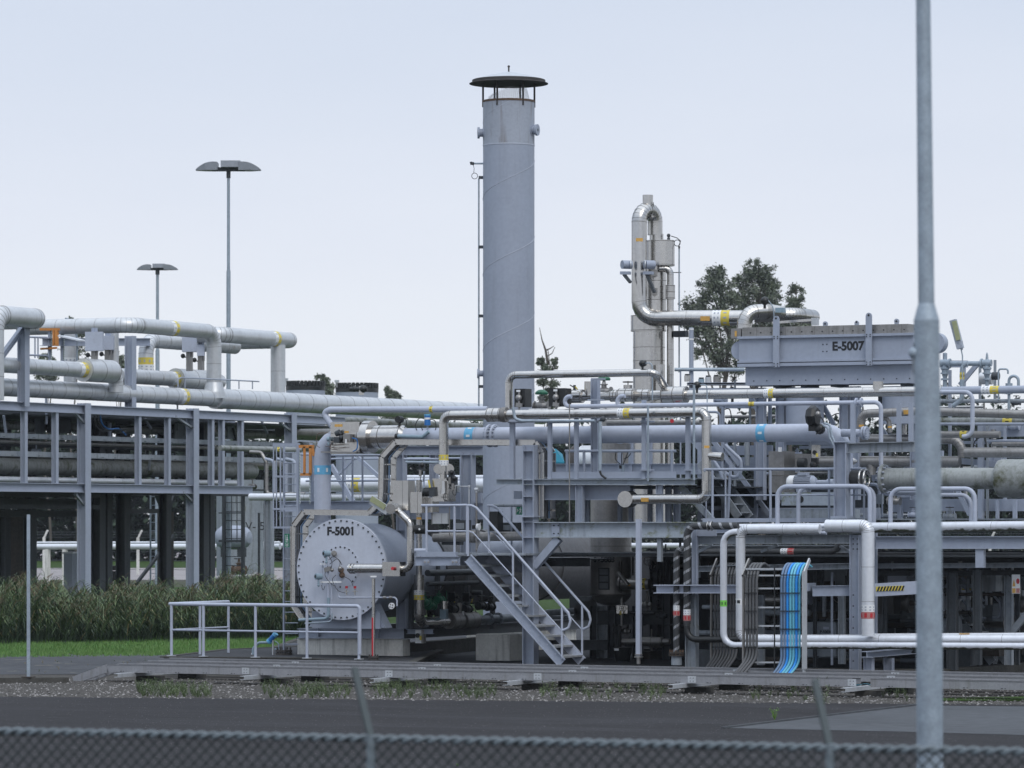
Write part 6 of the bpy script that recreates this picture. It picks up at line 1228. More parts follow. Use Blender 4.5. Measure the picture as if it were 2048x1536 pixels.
q=MB('black'); g2=F(80.9)(1625,833); q.lathe(P2(g2,1625,833)-EX*.11,EX,[(0,0),(.17,.02),(.22,.08),(.22,.16),(.17,.22),(0,.22)],8,smooth=False); q.bx(P2(g2,1626,852),.14,.14,.2); q.ball(P2(g2,1640,858),.11,10); q.m='steel_dull'; q.ball(P2(g2-EY*.2,1636,828),.06,8); q.m='rubber'; h=hose([P2(g2-EY*.2,1640,832),P2(g2-EY*.2,1648,845),P2(g2-EY*.2,1642,862),P2(g2-EY*.2,1632,868)],.012); q.add(h.v,h.f,True); one('valve_actuator',q,'big black faceted valve actuator on top of the big pale pipe','actuator')
pipe('pair of thin conduits curving over the big pipe elbow, outer one',[P2(g2-EY*.3,1648,846),P2(g2-EY*.3,1660,850),P2(g2-EY*.3,1664,872),P2(g2-EY*.3,1672,890)],2.2*k,'galv_post',rb=.08)
pipe('pair of thin conduits curving over the big pipe elbow, inner one',[P2(g2-EY*.3,1646,850),P2(g2-EY*.3,1656,856),P2(g2-EY*.3,1660,876),P2(g2-EY*.3,1668,892)],2.2*k,'galv_post',rb=.08)
pipe('pale branch pipe with a flange right of the big pipe elbow',[P2(g2+EY*.3,1684,866),P2(g2+EY*.3,1735,866)],8*k,'paint_light',flanges=((0,.85,.13,.04,10),(0,.95,.13,.04,10)))
# stainless group behind (1700-2048, 820-960)
h0=F(84)(1800,830); k=mm(h0,1)
pipe('stainless pipe with a left elbow crossing right behind the foreground pole',[P2(h0,1722,862),P2(h0,1722,828),P2(h0,1840,822),P2(h0,2080,830)],8.6*k,'steel_dull',rb=.16,seam=.9,bands=((1,.82,'tag',.18),(0,.3,'tag',.1)),n=20)
pipe('small stainless hook pipe under the elbowed one',[P2(h0+EY*.1,1760,850),P2(h0+EY*.1,1762,835),P2(h0+EY*.1,1778,838),P2(h0+EY*.1,1780,865)],5*k,'steel_dull',rb=.1,bands=((2,.6,'tag',.08),))
q=h0+EY*1.6; pipe('stainless U-shaped pipe end low right of the foreground pole',[P2(q,1690,878),P2(q,1925,878),P2(q,1925,915)],9.5*k,'steel_dull',rb=.3,seam=.6,n=20)
pipe('stainless header with cones behind the support frame beam',[P2(q,1640,923),P2(q,1920,923)],11*k,'steel_dull',seam=.5,n=20,extra=(('reducer',MB('steel').cyl(P2(q,1700,923),P2(q,1722,923),15*k,10*k,n=24)),('branch',MB('steel_dull').cyl(P2(q,1742,950),P2(q,1742,920),9*k,n=20))))
pipe('stainless pipe starting right of the foreground pole with a raised ring',[P2(h0,1930,905),P2(h0,2080,905)],10*k,'steel_dull',seam=.8,n=20)
pipe('mossy grey pipe high between the posts at the right edge',[P2(h0+EY*1,1870,843),P2(h0+EY*1,2080,843)],8*k,'clad_moss',bands=((0,.70,'yellow',.2),))
for lb,x0,x1,y,r,m in (('thin dark pipe under the blue-grey pipe at the right edge',1880,2080,802,4,'paint_old'),('thin grey pipe crossing below the mossy one at the right',1880,2080,848,3,'paint'),('thin stainless pipe with yellow band right of the pole',1880,2000,869,7,'steel_dull'),('thin blue-grey pipe at the right edge over the raised-ring pipe',1975,2080,882,3.4,'paint'),('thin short pipe above the raised-ring pipe at the right edge',1985,2080,888,5,'steel_dull')):
    pipe(lb,[P2(h0+EY*.5,x0,y),P2(h0+EY*.5,x1,y)],r*k,m,bands=((0,.4,'yellow',.14),) if 'yellow' in lb else ())
b0=F(80.4)(1990,957); kb=mm(b0,1)
pipe('thick worn grey pipe leading to the big mossy cylinder at the right edge',[P2(b0,1768,957),P2(b0,2000,957)],21.5*kb,'clad_moss',seam=1.4,n=36,flanges=((0,.0,.28,.06,12),))
q=MB('clad_moss'); q.lathe(P2(b0,1996,957),EX,[(0,0),(32*kb,0),(37*kb,3*kb),(38.5*kb,10*kb),(38.5*kb,120*kb),(0,120*kb)],48); one('pipe_drum',q,'big mossy pale cylinder cut by the right edge of the photo','drum')
q=MB('rubber'); q.cyl(P2(b0,1704,957),P2(b0,1724,957),17*kb,n=24); q.m='steel'; q.torus(P2(b0-EY*.3,1724,957),EX,.17,.02,20,6); q.torus(P2(b0-EY*.3,1733,957),EX,.17,.02,20,6); one('flange_cover',q,'black flange boot with two shiny clamps left of the thick worn pipe','flange')
# hoop rails
for lb,x0,x1,y0,yb,r,o in (('pale grey hoop barrier of thick tube above the right pipe bundle',1555,1740,973,1052,4.6,0.),('second hoop barrier tube just behind the first one',1585,1748,975,1056,4.2,.3),('hoop barrier of thick tube passing behind the foreground pole',1781,1950,978,1048,4.6,0.),('lower inner hoop tube inside the one behind the foreground pole',1850,1942,990,1048,4.2,.25)):
    p=F(79.9)(x0,yb)+EY*o; kk=mm(p,1); pipe(lb,[AZ(p,yb),AZ(p,y0),AX(AZ(p,y0),x1),AZ(AX(AZ(p,y0),x1),yb)],r*kk,'paint_light',rb=.2,name='hoop_rail',cat='rail')
for lb,x0,y0,y1,x1 in (('tall pale tube upright right of the foreground pole with a hook foot',1945,782,873,1925),):
    p=F(80.2)(x0,y1); pipe(lb,[P2(p,1880,784),P2(p,x0,784),P2(p,x0,y1),P2(p,x1,y1+0)],4.4*mm(p,1),'paint_light',rb=.16)
# steelwork behind at right
t=thing('rear_structure','grey steel posts braces and beams of the rear structure at the right','frame',F(88)(1800,1050)); v0=F(86)(1800,1040)
for x,y0,y1,w in ((1470,880,1040,6),(1446,790,1040,7),(1512,880,1040,9),(1540,790,860,8),(1780,806,1000,6),(1900,740,960,7),(1962,830,1060,14),(1975,845,1040,6),(1944,800,1040,5),(2010,840,1000,7),(1990,720,800,6),(1890,706,790,9),(1926,730,790,12),(1960,728,800,6),(1995,1000,1060,8),(2030,1000,1060,10),(1800,985,1060,12),(1470,760,790,4),(1500,785,850,5),(1620,880,900,5)):
    p=P2(v0,x,y1); MB('paint' if w>6 else 'paint_old').bar(p,AZ(p,y0),w*k,w*k*.7,up=EX).build('post',t)
for x0,y0,x1,y1,w in ((1380,780,1500,780,.08),(1400,902,1545,900,.2),(1400,925,1560,925,.22),(1540,805,1750,805,.06),(1500,860,1560,860,.1),(1840,885,2080,885,.06),(1880,728,1935,728,.14),(1960,862,2080,860,.25),(1880,1010,2080,1010,.25),(1500,1030,1760,1030,.3),(1900,920,2060,935,.12),(1780,1010,1860,1010,.3),(1545,878,1680,878,.05),(1440,812,1530,812,.1),(1380,870,1440,870,.1),(1560,885,1670,885,.1),(1600,895,1680,893,.06),(1770,920,1850,920,.1),(1850,700,1850,702,.02)):
    MB('paint').bar(P2(v0+EY*.2,x0,y0),P2(v0+EY*.2,x1,y1),.08,w).build('beam',t)
for x0,y0,x1,y1 in ((1425,880,1540,1030),(1385,880,1500,1020),(1500,790,1530,850),(1920,770,1955,728),(1640,800,1668,850),(1905,960,1940,1030),(1765,860,1790,900),(1450,890,1480,930)): MB('paint').bar(P2(v0,x0,y0),P2(v0,x1,y1),.07,.09).build('brace',t)
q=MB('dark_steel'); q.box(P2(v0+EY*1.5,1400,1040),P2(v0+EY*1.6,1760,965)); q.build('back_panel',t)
rnd=random.Random(33)
t=thing('pipe_cluster','tangle of small pipes and valves behind the big pale pipe at the right','pipework',F(87)(1500,1000))
for i in range(120):
    x=rnd.uniform(1400,2040); y=rnd.choice((rnd.uniform(800,870),rnd.uniform(895,1035),rnd.uniform(895,1035)))
    if 1480<x<1860 and y<870: x=rnd.uniform(1560,2040)
    p=P2(v0+EY*rnd.uniform(-.3,2.2),x,y); mc=rnd.choice(('steel_dull','paint','dark_steel','paint_old','steel','black','paint','paint_light')); q=MB(mc); kk=rnd.random(); rr=rnd.uniform(.015,.06)
    if kk<.3: q.cyl(p,p+UP*rnd.uniform(.2,.7),rr,n=10); nm='riser'
    elif kk<.6: q.cyl(p,p+EX*rnd.uniform(.3,1.4),rr,n=10); nm='branch_pipe'
    elif kk<.7: pth=path([p,p+UP*.35,p+UP*.35+EX*rnd.choice((-.4,.4))],.12)[0]; q.sweep(pth,rr*.8,8); nm='bent_pipe'
    elif kk<.85: valve('',p,EX,rnd.uniform(.04,.07),m=mc,wm='black',parent=t); continue
    elif kk<.93: q.bx(p,.15,.12,.2); nm='terminal_box'
    else: q=hose([p,p+V((.05,0,.2)),p+V((.25,0,.25)),p+V((.3,0,-.1))],.012); nm='cable'
    q.build(nm,t)
# swan-neck grey tube loops and stair (mid)
for i,(pts,lb) in enumerate((([(1405,895),(1420,910),(1440,940),(1446,960)],'grey tube brace sloping behind the plugged stainless drop'),([(1450,890),(1482,920),(1482,945),(1470,957),(1450,945)],'grey looped handrail end of the hidden rear stair'),([(1455,1040),(1458,980),(1462,930)],'grey upright tube behind the railing near the rear stair'))):
    p=F(82.5)(1440,960); one('tube_rail',MB('paint').sweep(path([P2(p,x,y) for x,y in pts],.15)[0],4*mm(p,1)*.9,8),lb,'rail')
t=thing('rear_stair','grey open stair rising behind the machine platform railing','stair',F(83.5)(1450,1035)); p=F(83.5)(1430,1000)
for o in (0,.6): MB('paint_old').bar(P2(p,1400,925)+EY*o,P2(p,1478,1035)+EY*o,.06,.16).build('stringer',t)
for i in range(6): MB('paint_old').bx(P2(p,1410+i*12,940+i*17)+EY*.3,.2,.55,.03).build('tread',t)
# vent valves at top right
for lb,x,y in (('left tall blue-grey valve spindle above the pipes at the right',1890,740),('right tall blue-grey valve spindle above the pipes at the right',1974,738)):
    p=F(84.5)(x,782); kk=mm(p,1); t=thing('relief_valve',lb,'valve',p); q=MB('galv_post'); q.cyl(p,AZ(p,740),3.5*kk,n=12); q.lathe(AZ(p,760),UP,[(0,0),(8*kk,0),(8*kk,3*kk),(4*kk,4*kk),(6*kk,10*kk),(7*kk,20*kk),(9*kk,22*kk),(9*kk,25*kk),(5*kk,27*kk),(5*kk,38*kk),(3*kk,42*kk),(2*kk,52*kk),(0,56*kk)],14); q.build('valve_body',t)
    for yy in (745,775): q=MB('galv_post'); q.cyl(AZ(p,yy),AZ(p,yy+3),9*kk,n=14); q.build('flange',t)
    q=MB('galv_post'); q.cyl(P2(p,x-9,726),P2(p,x+9,726),7*kk,n=12); q.build('outlet',t)
p=F(84.5)(1930,727); pipe('blue-grey pipe linking the two tall valve spindles',[P2(p,1898,727),P2(p,1968,727)],5*mm(p,1),'galv_post',flanges=((0,.02,.1,.03,0),(0,.93,.1,.03,0)))
pipe('blue-grey hooked pipe with yellow band hanging from the linking pipe',[P2(p-EY*.2,1935,727),P2(p-EY*.2,1924,729),P2(p-EY*.2,1924,800),P2(p-EY*.2,1905,812)],4.5*mm(p,1),'galv_post',rb=.16,bands=((1,.32,'yellow',.14),))
p2=F(85)(1974,756); q=MB('clad'); q.cyl(P2(p2,1961,757),P2(p2,1985,757),12*mm(p2,1),n=24); q.m='rust'; q.cyl(P2(p2,1975,757),P2(p2,1979,757),12.3*mm(p2,1),n=24); q.m='dark_steel'; q.cyl(P2(p2,1985,752),P2(p2,1998,752),8*mm(p2,1),n=14); one('valve_drum',q,'cream and rust drum-shaped valve behind the right spindle','valve')
pipe('thin goose-neck vent pipe, left of the pair at the right edge',[P2(p,1997,800),P2(p,1997,738),P2(p,2016,738),P2(p,2016,748)],1.8*mm(p,1),'galv_post',rb=.05)
pipe('thicker goose-neck vent pipe at the right edge with a valve',[P2(p,2018,820),P2(p,2018,752),P2(p,2037,752),P2(p,2037,785)],3*mm(p,1),'galv_post',rb=.1,flanges=((0,.5,.07,.05,0),(0,.75,.07,.05,0)))
# lamp head on leaning pole
p=F(84)(1925,726); kk=mm(p,1); t=thing('work_lamp','upright tilted work lamp with yellowish lens on a bent thin pole','lamp',P2(p,1925,782)); MB('galv_post').sweep([P2(p,1925,782),P2(p,1925,712),P2(p,1922,697)],1.4*kk,8).build('pole',t)
q=MB('cap_grey'); q.bar(P2(p,1921,697),P2(p,1906,640),.10,.13,up=EX); q.cyl(P2(p,1924,700),P2(p,1919,684),2*kk,7*kk,n=10); q.build('hood',t); q=MB('lamp_glass'); q.bar(P2(p-EY*.07,1917,680),P2(p-EY*.07,1908,642),.02,.10,up=EX); q.build('lens',t)
# ================= RIGHT RACK (lower right) =================
RR=F(79.6); r0=RR(1711,1352); r0.z=.1; k=mm(r0,1)
t=thing('low_pipe_rack','low grey steel rack carrying the silver pipes at the right','rack',r0)
def rc(x,y0,y1,w,d=0.,m='paint',nm='column',h=None): p=AX(r0+EY*d,x); MB(m).ib(AZ(p,y1),AZ(p,y0),w*k*.8,(h or w)*k,.016,up=EX).build(nm,t)
rc(1711,1070,1350,20); rc(1384,1190,1345,23,-.2,'paint_old'); rc(1390,1058,1200,11,-.1); rc(1750,1060,1275,9,.3); rc(1684,1190,1328,13,1.0,'paint_old'); rc(1664,1145,1330,4,.9); rc(1770,1150,1330,9,1.5,'dark_steel'); rc(1955,1140,1330,16,.8,'dark_steel'); rc(1905,1145,1340,20,1.0,'dark_steel'); rc(1880,1145,1340,8,1.0,'dark_steel'); rc(2018,1130,1330,16,1.6,'paint_old'); rc(2035,1170,1330,9,2,'dark_steel'); rc(1860,1130,1350,12,2.,'dark_steel'); rc(1522,1190,1330,14,1.2,'paint_old'); rc(1630,1140,1340,7,2,'dark_steel')
q=MB('ink'); p=AX(r0,1711)
for i in range(12):
    for s in (-5,3):
        if i in (3,4) or i>3 and s>0: continue
        c1=P2(p-EY*.12,1712+s,1080+i*22 if i>2 else 1078+i*10); q.cyl(c1,c1-EY*.02,.014,n=6)
q.build('bolts',t)
MB('paint').ib(P2(r0,1752,1085),P2(r0,2090,1085),.2,25*k,.018).build('main_beam',t)
MB('paint_old').ib(P2(r0,1392,1080),P2(r0,1702,1078),.16,18*k,.014).build('beam',t)
MB('paint_old').ib(P2(r0+EY*.9,1392,1098),P2(r0+EY*.9,1702,1098),.16,15*k,.014).build('beam',t)
MB('paint').bx(P2(r0-EY*.1,1412,1066),46*k,.04,13*k).build('gusset_plate',t)
MB('paint_old').ib(P2(r0+EY*.3,1390,1138),P2(r0+EY*.3,1702,1132),.2,12*k,.012).build('beam',t)
for y,m,d in ((1118,'dark_steel',1.2),(1132,'paint_old',.8),(1147,'dark_steel',1.4)): MB(m).ib(P2(r0+EY*d,1752,y),P2(r0+EY*d,2090,y-2),.2,10*k,.012).build('beam',t)
MB('paint').bx(P2(r0,1961,1116),17*k,.12,38*k).build('hanger',t)
for x0,y0,x1,y1 in ((1392,1106,1425,1090),(1522,1103,1556,1090),(1680,1092,1702,1106)): MB('paint_old').bar(P2(r0+EY*.2,x0,y0),P2(r0+EY*.2,x1,y1),.05,.05).build('brace',t)
MB('dark_steel').bar(P2(r0+EY*1.6,2016,1140),P2(r0+EY*1.6,2060,1180),.1,.12).build('brace',t); MB('paint_old').bar(P2(r0+EY*1.6,2015,1275),P2(r0+EY*1.6,2060,1220),.1,.12).build('brace',t)
MB('paint_light').ib(P2(r0-EY*.35,1313,1178),P2(r0-EY*.35,1484,1178),.3,17*k,.014).build('bracket_beam',t)
q=MB('paint'); a1=P2(r0-EY*.3,1610,1176); q.box(a1-UP*.06,P2(r0+EY*.1,1632,1172)+UP*.06); q.ib(P2(r0-EY*.2,1625,1182),P2(r0+EY*.1,1702,1181),.1,21*k,.012); q.build('bracket_beam',t)
q=MB('paint_light'); q.bar(P2(r0-EY*.05,1750,1180),P2(r0-EY*.05,1835,1175),.03,26*k); q.build('striped_beam',t)
q=MB('yellow'); a1,b1=P2(r0-EY*.07,1752,1178),P2(r0-EY*.07,1807,1176); q.bar(a1,b1,.01,9.5*k); q.m='ink'
for i in range(9): c1=a1.lerp(b1,(i+.25)/9); q.add([c1+V((0,-.008,-.046)),c1+V((.035,-.008,-.046)),c1+V((.075,-.008,.046)),c1+V((.04,-.008,.046))],[(0,1,2,3)])
q.build('hazard_stripes',t)
for x,d,m in ((1738,-.9,'paint_light'),(1778,-.1,'paint')): p=AX(r0+EY*d,x); MB(m).ib(AZ(p,1352),AZ(p,1316),14*k,18*k,.014,up=EX).build('short_post',t)
MB('paint').ib(P2(r0-EY*1.2,1733,1309),P2(r0-EY*1.2,1733,1309)+EY*2.4,.22,12*k,.012).build('cross_arm',t)
for x,d in ((1684,1.0),(1711,0.)): 
    q=MB('concrete_dark'); p=AX(r0+EY*d,x); p.z=.18; q.bx(p,.34,.34,.12); q.build('pad',t)
q=MB('dark_steel'); q.box(P2(r0+EY*.5,1400,1112),V((P2(r0,2090,1112).x,r0.y+8,P2(r0,1400,1112).z+.03))); q.build('deck_plate',t)
# silver pipes
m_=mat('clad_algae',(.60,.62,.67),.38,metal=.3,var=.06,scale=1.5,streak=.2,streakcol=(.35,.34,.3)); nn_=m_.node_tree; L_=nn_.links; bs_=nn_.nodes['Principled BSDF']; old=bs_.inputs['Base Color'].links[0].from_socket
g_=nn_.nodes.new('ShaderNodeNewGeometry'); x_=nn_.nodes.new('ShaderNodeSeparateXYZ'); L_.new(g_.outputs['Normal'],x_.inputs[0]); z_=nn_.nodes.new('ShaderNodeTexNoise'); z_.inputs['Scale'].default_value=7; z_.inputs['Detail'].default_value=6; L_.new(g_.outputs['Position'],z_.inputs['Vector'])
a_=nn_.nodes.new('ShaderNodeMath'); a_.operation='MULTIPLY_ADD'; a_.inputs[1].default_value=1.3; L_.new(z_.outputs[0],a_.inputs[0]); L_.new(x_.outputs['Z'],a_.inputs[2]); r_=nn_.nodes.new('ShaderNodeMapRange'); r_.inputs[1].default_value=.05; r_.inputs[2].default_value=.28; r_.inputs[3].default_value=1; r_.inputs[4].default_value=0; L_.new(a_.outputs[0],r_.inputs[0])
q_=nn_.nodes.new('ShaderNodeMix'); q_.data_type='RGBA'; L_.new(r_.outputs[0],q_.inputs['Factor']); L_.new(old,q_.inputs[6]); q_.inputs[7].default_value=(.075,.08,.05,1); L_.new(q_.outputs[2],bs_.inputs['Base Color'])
s0=F(78.8)(1700,1055); k=mm(s0,1)
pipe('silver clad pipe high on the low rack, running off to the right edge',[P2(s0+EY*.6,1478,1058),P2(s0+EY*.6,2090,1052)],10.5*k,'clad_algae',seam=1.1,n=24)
pipe('silver clad pipe falling by an elbow at the left of the low rack',[P2(s0,1640,1058),P2(s0,1481,1058),P2(s0,1481,1278),P2(s0,1600,1279),P2(s0,2090,1279)],9.8*k,'clad_white',rb=.16,seam=.9,n=24,bands=((1,.66,'black',.12),))
pipe('silver clad pipe with a mitred elbow dropping right of the blue cables',[P2(s0-EY*.2,1653,1052),P2(s0-EY*.2,1736,1052),P2(s0-EY*.2,1736,1272)],13*k,'clad_white',rb=.12,seam=.7,n=28,bands=((1,.78,'redw',.26),))
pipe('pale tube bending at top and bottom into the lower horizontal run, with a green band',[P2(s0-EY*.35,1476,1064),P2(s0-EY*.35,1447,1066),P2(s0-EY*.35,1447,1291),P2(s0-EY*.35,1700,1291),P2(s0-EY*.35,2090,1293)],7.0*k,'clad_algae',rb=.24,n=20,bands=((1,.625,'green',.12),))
pipe('thin silver pipe just above the lower run, right of the mitred elbow',[P2(s0+EY*.4,1740,1272),P2(s0+EY*.4,2090,1270)],5*k,'clad_white',rb=.1,bands=((0,.55,'tag',.2),))
pipe('thin pale pipe between the hoop barrier feet',[P2(s0+EY*.1,1560,1066),P2(s0+EY*.1,1653,1066)],3.4*k,'paint_light')
pipe('second thin silver pipe above the first, between hoop feet and elbow',[P2(s0+EY*.2,1590,1052),P2(s0+EY*.2,1660,1052)],4.2*k,'clad_white')
# braided black/white lagged pipes
mat('wrap_dark',(.035,.037,.04),.55,var=.4,scale=5); mat('wrap_light',(.30,.31,.33),.4,metal=.3,var=.3,scale=8)
def lagged(label,pts,r,rb,bands=(),stripe=True,frac=1.):
    P,_=path(pts,rb,6); low=min(P,key=lambda p:p.z); t=thing('lagged_pipe',label,'pipe',low); MB('wrap_dark').sweep(P,r,16).build('pipe_run',t)
    if stripe:
        # overlapping tape wound round the lagging
        q=MB('wrap_light'); L=[0]
        for a,b in zip(P,P[1:]): L.append(L[-1]+(b-a).length)
        tot=L[-1]*frac; n=int(tot/.02); turn=.22; vs=[]; fs=[]; ai=None
        a_,b_=perp(P[1]-P[0])
        for i in range(n+1):
            s=tot*i/n; j=max(0,min(len(P)-2,next((jj for jj in range(len(L)-1) if L[jj+1]>=s),len(P)-2))); d=(P[j+1]-P[j]).normalized(); c=P[j]+d*(s-L[j])
            a_=(a_-d*a_.dot(d)).normalized(); b_=d.cross(a_); th=2*math.pi*s/turn; o=a_*math.cos(th)+b_*math.sin(th)
            vs+=[c+o*r*1.03-d*.028,c+o*r*1.03+d*.028]
            if i: m=i*2; fs.append((m-2,m-1,m+1,m))
        q.add(vs,fs,True)
        th0=0; vs2=[]
        q.build('silver_tape',t)
    for i,f,kd_,w in bands: bandmb(pts[i].lerp(pts[i+1],f),pts[i+1]-pts[i],r*1.03,kd_,w).build('marker_band',t)
    return t
l0=F(79.2)(1374,1050)
lagged('black and silver wrapped pipe bending over and down beside the low rack, the nearer',[P2(l0,1476,1052),P2(l0,1374,1052),P2(l0,1374,1252)],7.4*k,.2,((1,.89,'redw',.22),))
lagged('black and silver wrapped pipe standing on a flanged foot, left of its twin',[P2(l0,1372,1098),P2(l0,1353,1098),P2(l0,1353,1303)],6.4*k,.14,((1,.60,'redw',.2),))
pipe('glossy black elbow pipe at the foot of the nearer wrapped pipe',[P2(l0,1374,1252),P2(l0,1374,1279),P2(l0,1478,1279)],6.6*k,'black',rb=.2)
q=MB('rust_steel'); p=P2(l0,1353,1312); q.cyl(P2(l0,1353,1312),P2(l0,1353,1309),16*k,n=24); q.cyl(P2(l0,1353,1307),P2(l0,1353,1304),16*k,n=24); q.m='paint_old'; q.cyl(P2(l0,1353,1330),P2(l0,1353,1312),11*k,n=20); q.m='rust'
for i in range(10): a_=i*math.pi/5; q.cyl(p+V((math.cos(a_)*14*k,math.sin(a_)*14*k,0)),p+V((math.cos(a_)*14*k,math.sin(a_)*14*k,.12)),1.2*k,n=6)
one('flanged_stand',q,'rusty bolted flange foot under the wrapped pipe','flange')
pipe('dark lagged pipe inside the low rack under its upper beams',[P2(l0+EY*1.2,1400,1103),P2(l0+EY*1.2,1668,1103),P2(l0+EY*1.2,1680,1090)],6.5*k,'wrap_dark',rb=.15,bands=((0,.66,'redw',.28),))
for x in (1417,1424): q=MB('steel'); q.torus(P2(l0,x,1052),EX,9*k,1.2*k,18,5); one('pipe_clamp',q,'shiny pipe clamp on the wrapped pipe top, %s'%('left one' if x==1417 else 'right one'),'clamp')
for x in (1594,1604): q=MB('steel'); q.torus(P2(s0,x,1062),EX,7*k,1*k,18,5); one('pipe_clamp',q,'small shiny clamp under the hoop barrier foot, %s'%('left one' if x==1594 else 'right one'),'clamp')
# P-5003B cabinet and dark machinery
c1=F(82)(1642,1310); t=thing('pump_cabinet','grey cabinet lettered P-5003B behind the blue cables','cabinet',c1); kk=mm(c1,1)
q=MB('paint_old'); q.box(P2(c1,1614,1312),P2(c1,1672,1245)+EY*1.0); q.build('body',t)
q=MB('paint_light'); p=P2(c1-EY*.01,1652,1256); q.bx(p,12*kk,.01,5*kk); q.build('name_plate',t); text('P-5003B',P2(c1-EY*.006,1652,1264),.075,EX,-EY,'ink','lettering',t,bold=.002)
t=thing('pump_machinery','shadowed pumps pipes and beams under the low rack','machinery',F(83)(1700,1320)); rnd=random.Random(77); g=F(83)(1700,1250)
for i in range(170):
    p=P2(g+EY*rnd.uniform(-.8,2.5),rnd.uniform(1395,2045),rnd.uniform(1150,1325)); mc=rnd.choice(('black','dark_steel','paint','rust_steel','steel_dull','paint_old','paint_old')); q=MB(mc); kz=rnd.random()
    if kz<.3: q.cyl(p,p+UP*rnd.uniform(.3,.9),rnd.uniform(.02,.05),n=8); nm='riser'
    elif kz<.6: q.cyl(p,p+EX*rnd.uniform(.4,1.4),rnd.uniform(.02,.07),n=10); nm='branch_pipe'
    elif kz<.75: q.cyl(p,p+EX*.5,.16,n=18); q.cyl(p+EX*.5,p+EX*.56,.2,n=18); nm='pump_body'
    elif kz<.9: q.bx(p,.5,.4,.35); nm='block'
    else: handwheel(q,p,EY,.1,mc); nm='handwheel'
    q.build(nm,t)
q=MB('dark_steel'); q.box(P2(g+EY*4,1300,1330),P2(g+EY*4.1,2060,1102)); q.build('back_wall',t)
pipe('dull horizontal drum behind the grey cable ladder rungs',[P2(g,1530,1200),P2(g,1590,1200)],12*k,'steel_dull')
one('drip_tray',MB('rust_steel').box(P2(g,1612,1237),P2(g,1672,1225)+EY*.8),'brown mossy ledge above the P-5003B cabinet','ledge')
# warning sign, stair at right under rack
c1=F(80.6)(2032,1168); sign('white warning sign with a yellow triangle and red prohibition circle at the right edge',c1,17*k,38*k,'white',(('warning_triangle','tag_orange',[[(-.85,-.25),(-.1,-.25),(-.47,.55)]]),('red_ring','red',[[(.5+.42*math.cos(i*.524),.3+.3*math.sin(i*.524)) for i in range(12)]]),('ring_centre','white',[]),('lower_panels','red_worn',[[(.08,-.95),(.95,-.95),(.95,-.45),(.08,-.45)]]),('yellow_panel','tag_orange',[[(-.9,-.95),(-.05,-.95),(-.05,-.45),(-.9,-.45)]])))
t=thing('access_stair','dim grey stair with tube handrails under the low rack behind the pole','stair',F(83)(1960,1320)); p=F(83)(1940,1250)
for o in (0,.8): MB('paint_old').bar(P2(p,1915,1235)+EY*o,P2(p,1985,1325)+EY*o,.05,.16).build('stringer',t)
for i in range(5): MB('galv').bx(P2(p,1930+i*11,1250+i*15)+EY*.4,.22,.75,.03).build('tread',t)
for pts in ([(1924,1155),(1968,1202)],[(1924,1170),(1968,1215)],[(1935,1138),(1968,1170),(2000,1205),(2003,1222),(1997,1236),(1985,1235)],[(1924,1200),(1958,1235),(1970,1236)]): MB('paint').sweep(path([P2(p,x,y) for x,y in pts],.1)[0],.025,8).build('handrail',t)
MB('paint').cyl(P2(p,1957,1300),P2(p,1957,1192),.022,n=8).build('post',t)
valve('white-bodied valve with yellow lever behind the dim stair rails',P2(p+EY*.3,1938,1210),EX,.1,m='clad_white',wm='yellow')
# ================= CABLE LADDERS with cables =================
cl=F(76.6)(1560,1356); k=mm(cl,1)
def drop(label,x0,x1,ytop,ybot,cabs,rails,rungs=(),D0=76.6):
    cl=F(D0)(1560,1356)
    """an upright cable ladder whose head leans back over the rack; cables splay onto the trays at its foot"""
    t=thing('cable_ladder',label,'cable ladder',P2(cl,x0,ybot),'upright cable ladders at the low rack'); bk=EY*.62
    for x in rails:
        q=MB('galv' if x>1520 else 'steel_dull'); a=P2(cl,x,ybot-4); b=P2(cl,x,1152); c_=P2(cl,x,1152)+EY*.33; c_.z=AZ(c_,1119).z
        q.ch(a,b,.03,8*k,.008,up=EY); q.bar(b-EY*.05,c_-EY*.05,.03,8*k,up=EY); q.build('side_rail',t)
    for y in rungs: MB('galv').bar(P2(cl,x0,y)+EY*.06,P2(cl,x1,y)+EY*.06,.03,.03).build('rung',t)
    q=MB('black')
    for y in range(1150,int(ybot)-8,36):
        q.bar(P2(cl,x0+2,y)-EY*.04,P2(cl,x0+(len(cabs)*cabs[0][2])+2,y)-EY*.04,.012,.018)
    q.build('cable_ties',t)
    for i,(x,m,wpx) in enumerate(cabs):
        r=wpx*k*.47; a=P2(cl,x,ybot)-EY*.25-EX*.16; b=P2(cl,x,ybot-34); c_=P2(cl,x,1150); d=P2(cl,x,1124)+EY*.26; e=P2(cl,x,1130)+EY*.6-UP*.04
        MB(m).sweep(path([a+EX*rnd.uniform(-.02,.02),b,c_,d,e],.35,5)[0],r,8).build('cable',t)
    return t
drop('cable ladder with a wide band of dark grey cables, left of the three',1424,1480,1117,1345,[(1430+i*6.2,'cable_grey',6) for i in range(8)],(1423,),(),79.7)
drop('cable ladder with three dark grey cables and open white rungs, middle of the three',1489,1562,1118,1350,[(1494+i*6.4,'cable_grey',6.2) for i in range(4)],(1487,),(1138,1151,1177,1215,1252,1325))
drop('cable ladder with bright blue and teal cables, right of the three',1560,1606,1120,1360,[(1563,'cable_slate',5.6),(1569,'cable_slate',5.6),(1575,'cable_blue',5.6),(1581,'cable_teal',5.6),(1587,'cable_teal',5.6),(1593,'cable_blue',6),(1599,'cable_teal',5)],(1608,))
q=MB('galv'); q.obox(P2(cl,1609,1240),EX*.004,EY*.12,UP*(AZ(cl,1150).z-AZ(cl,1345).z)/2); one('side_plate',q,'pale galvanised side plate right of the bright blue cables','plate')
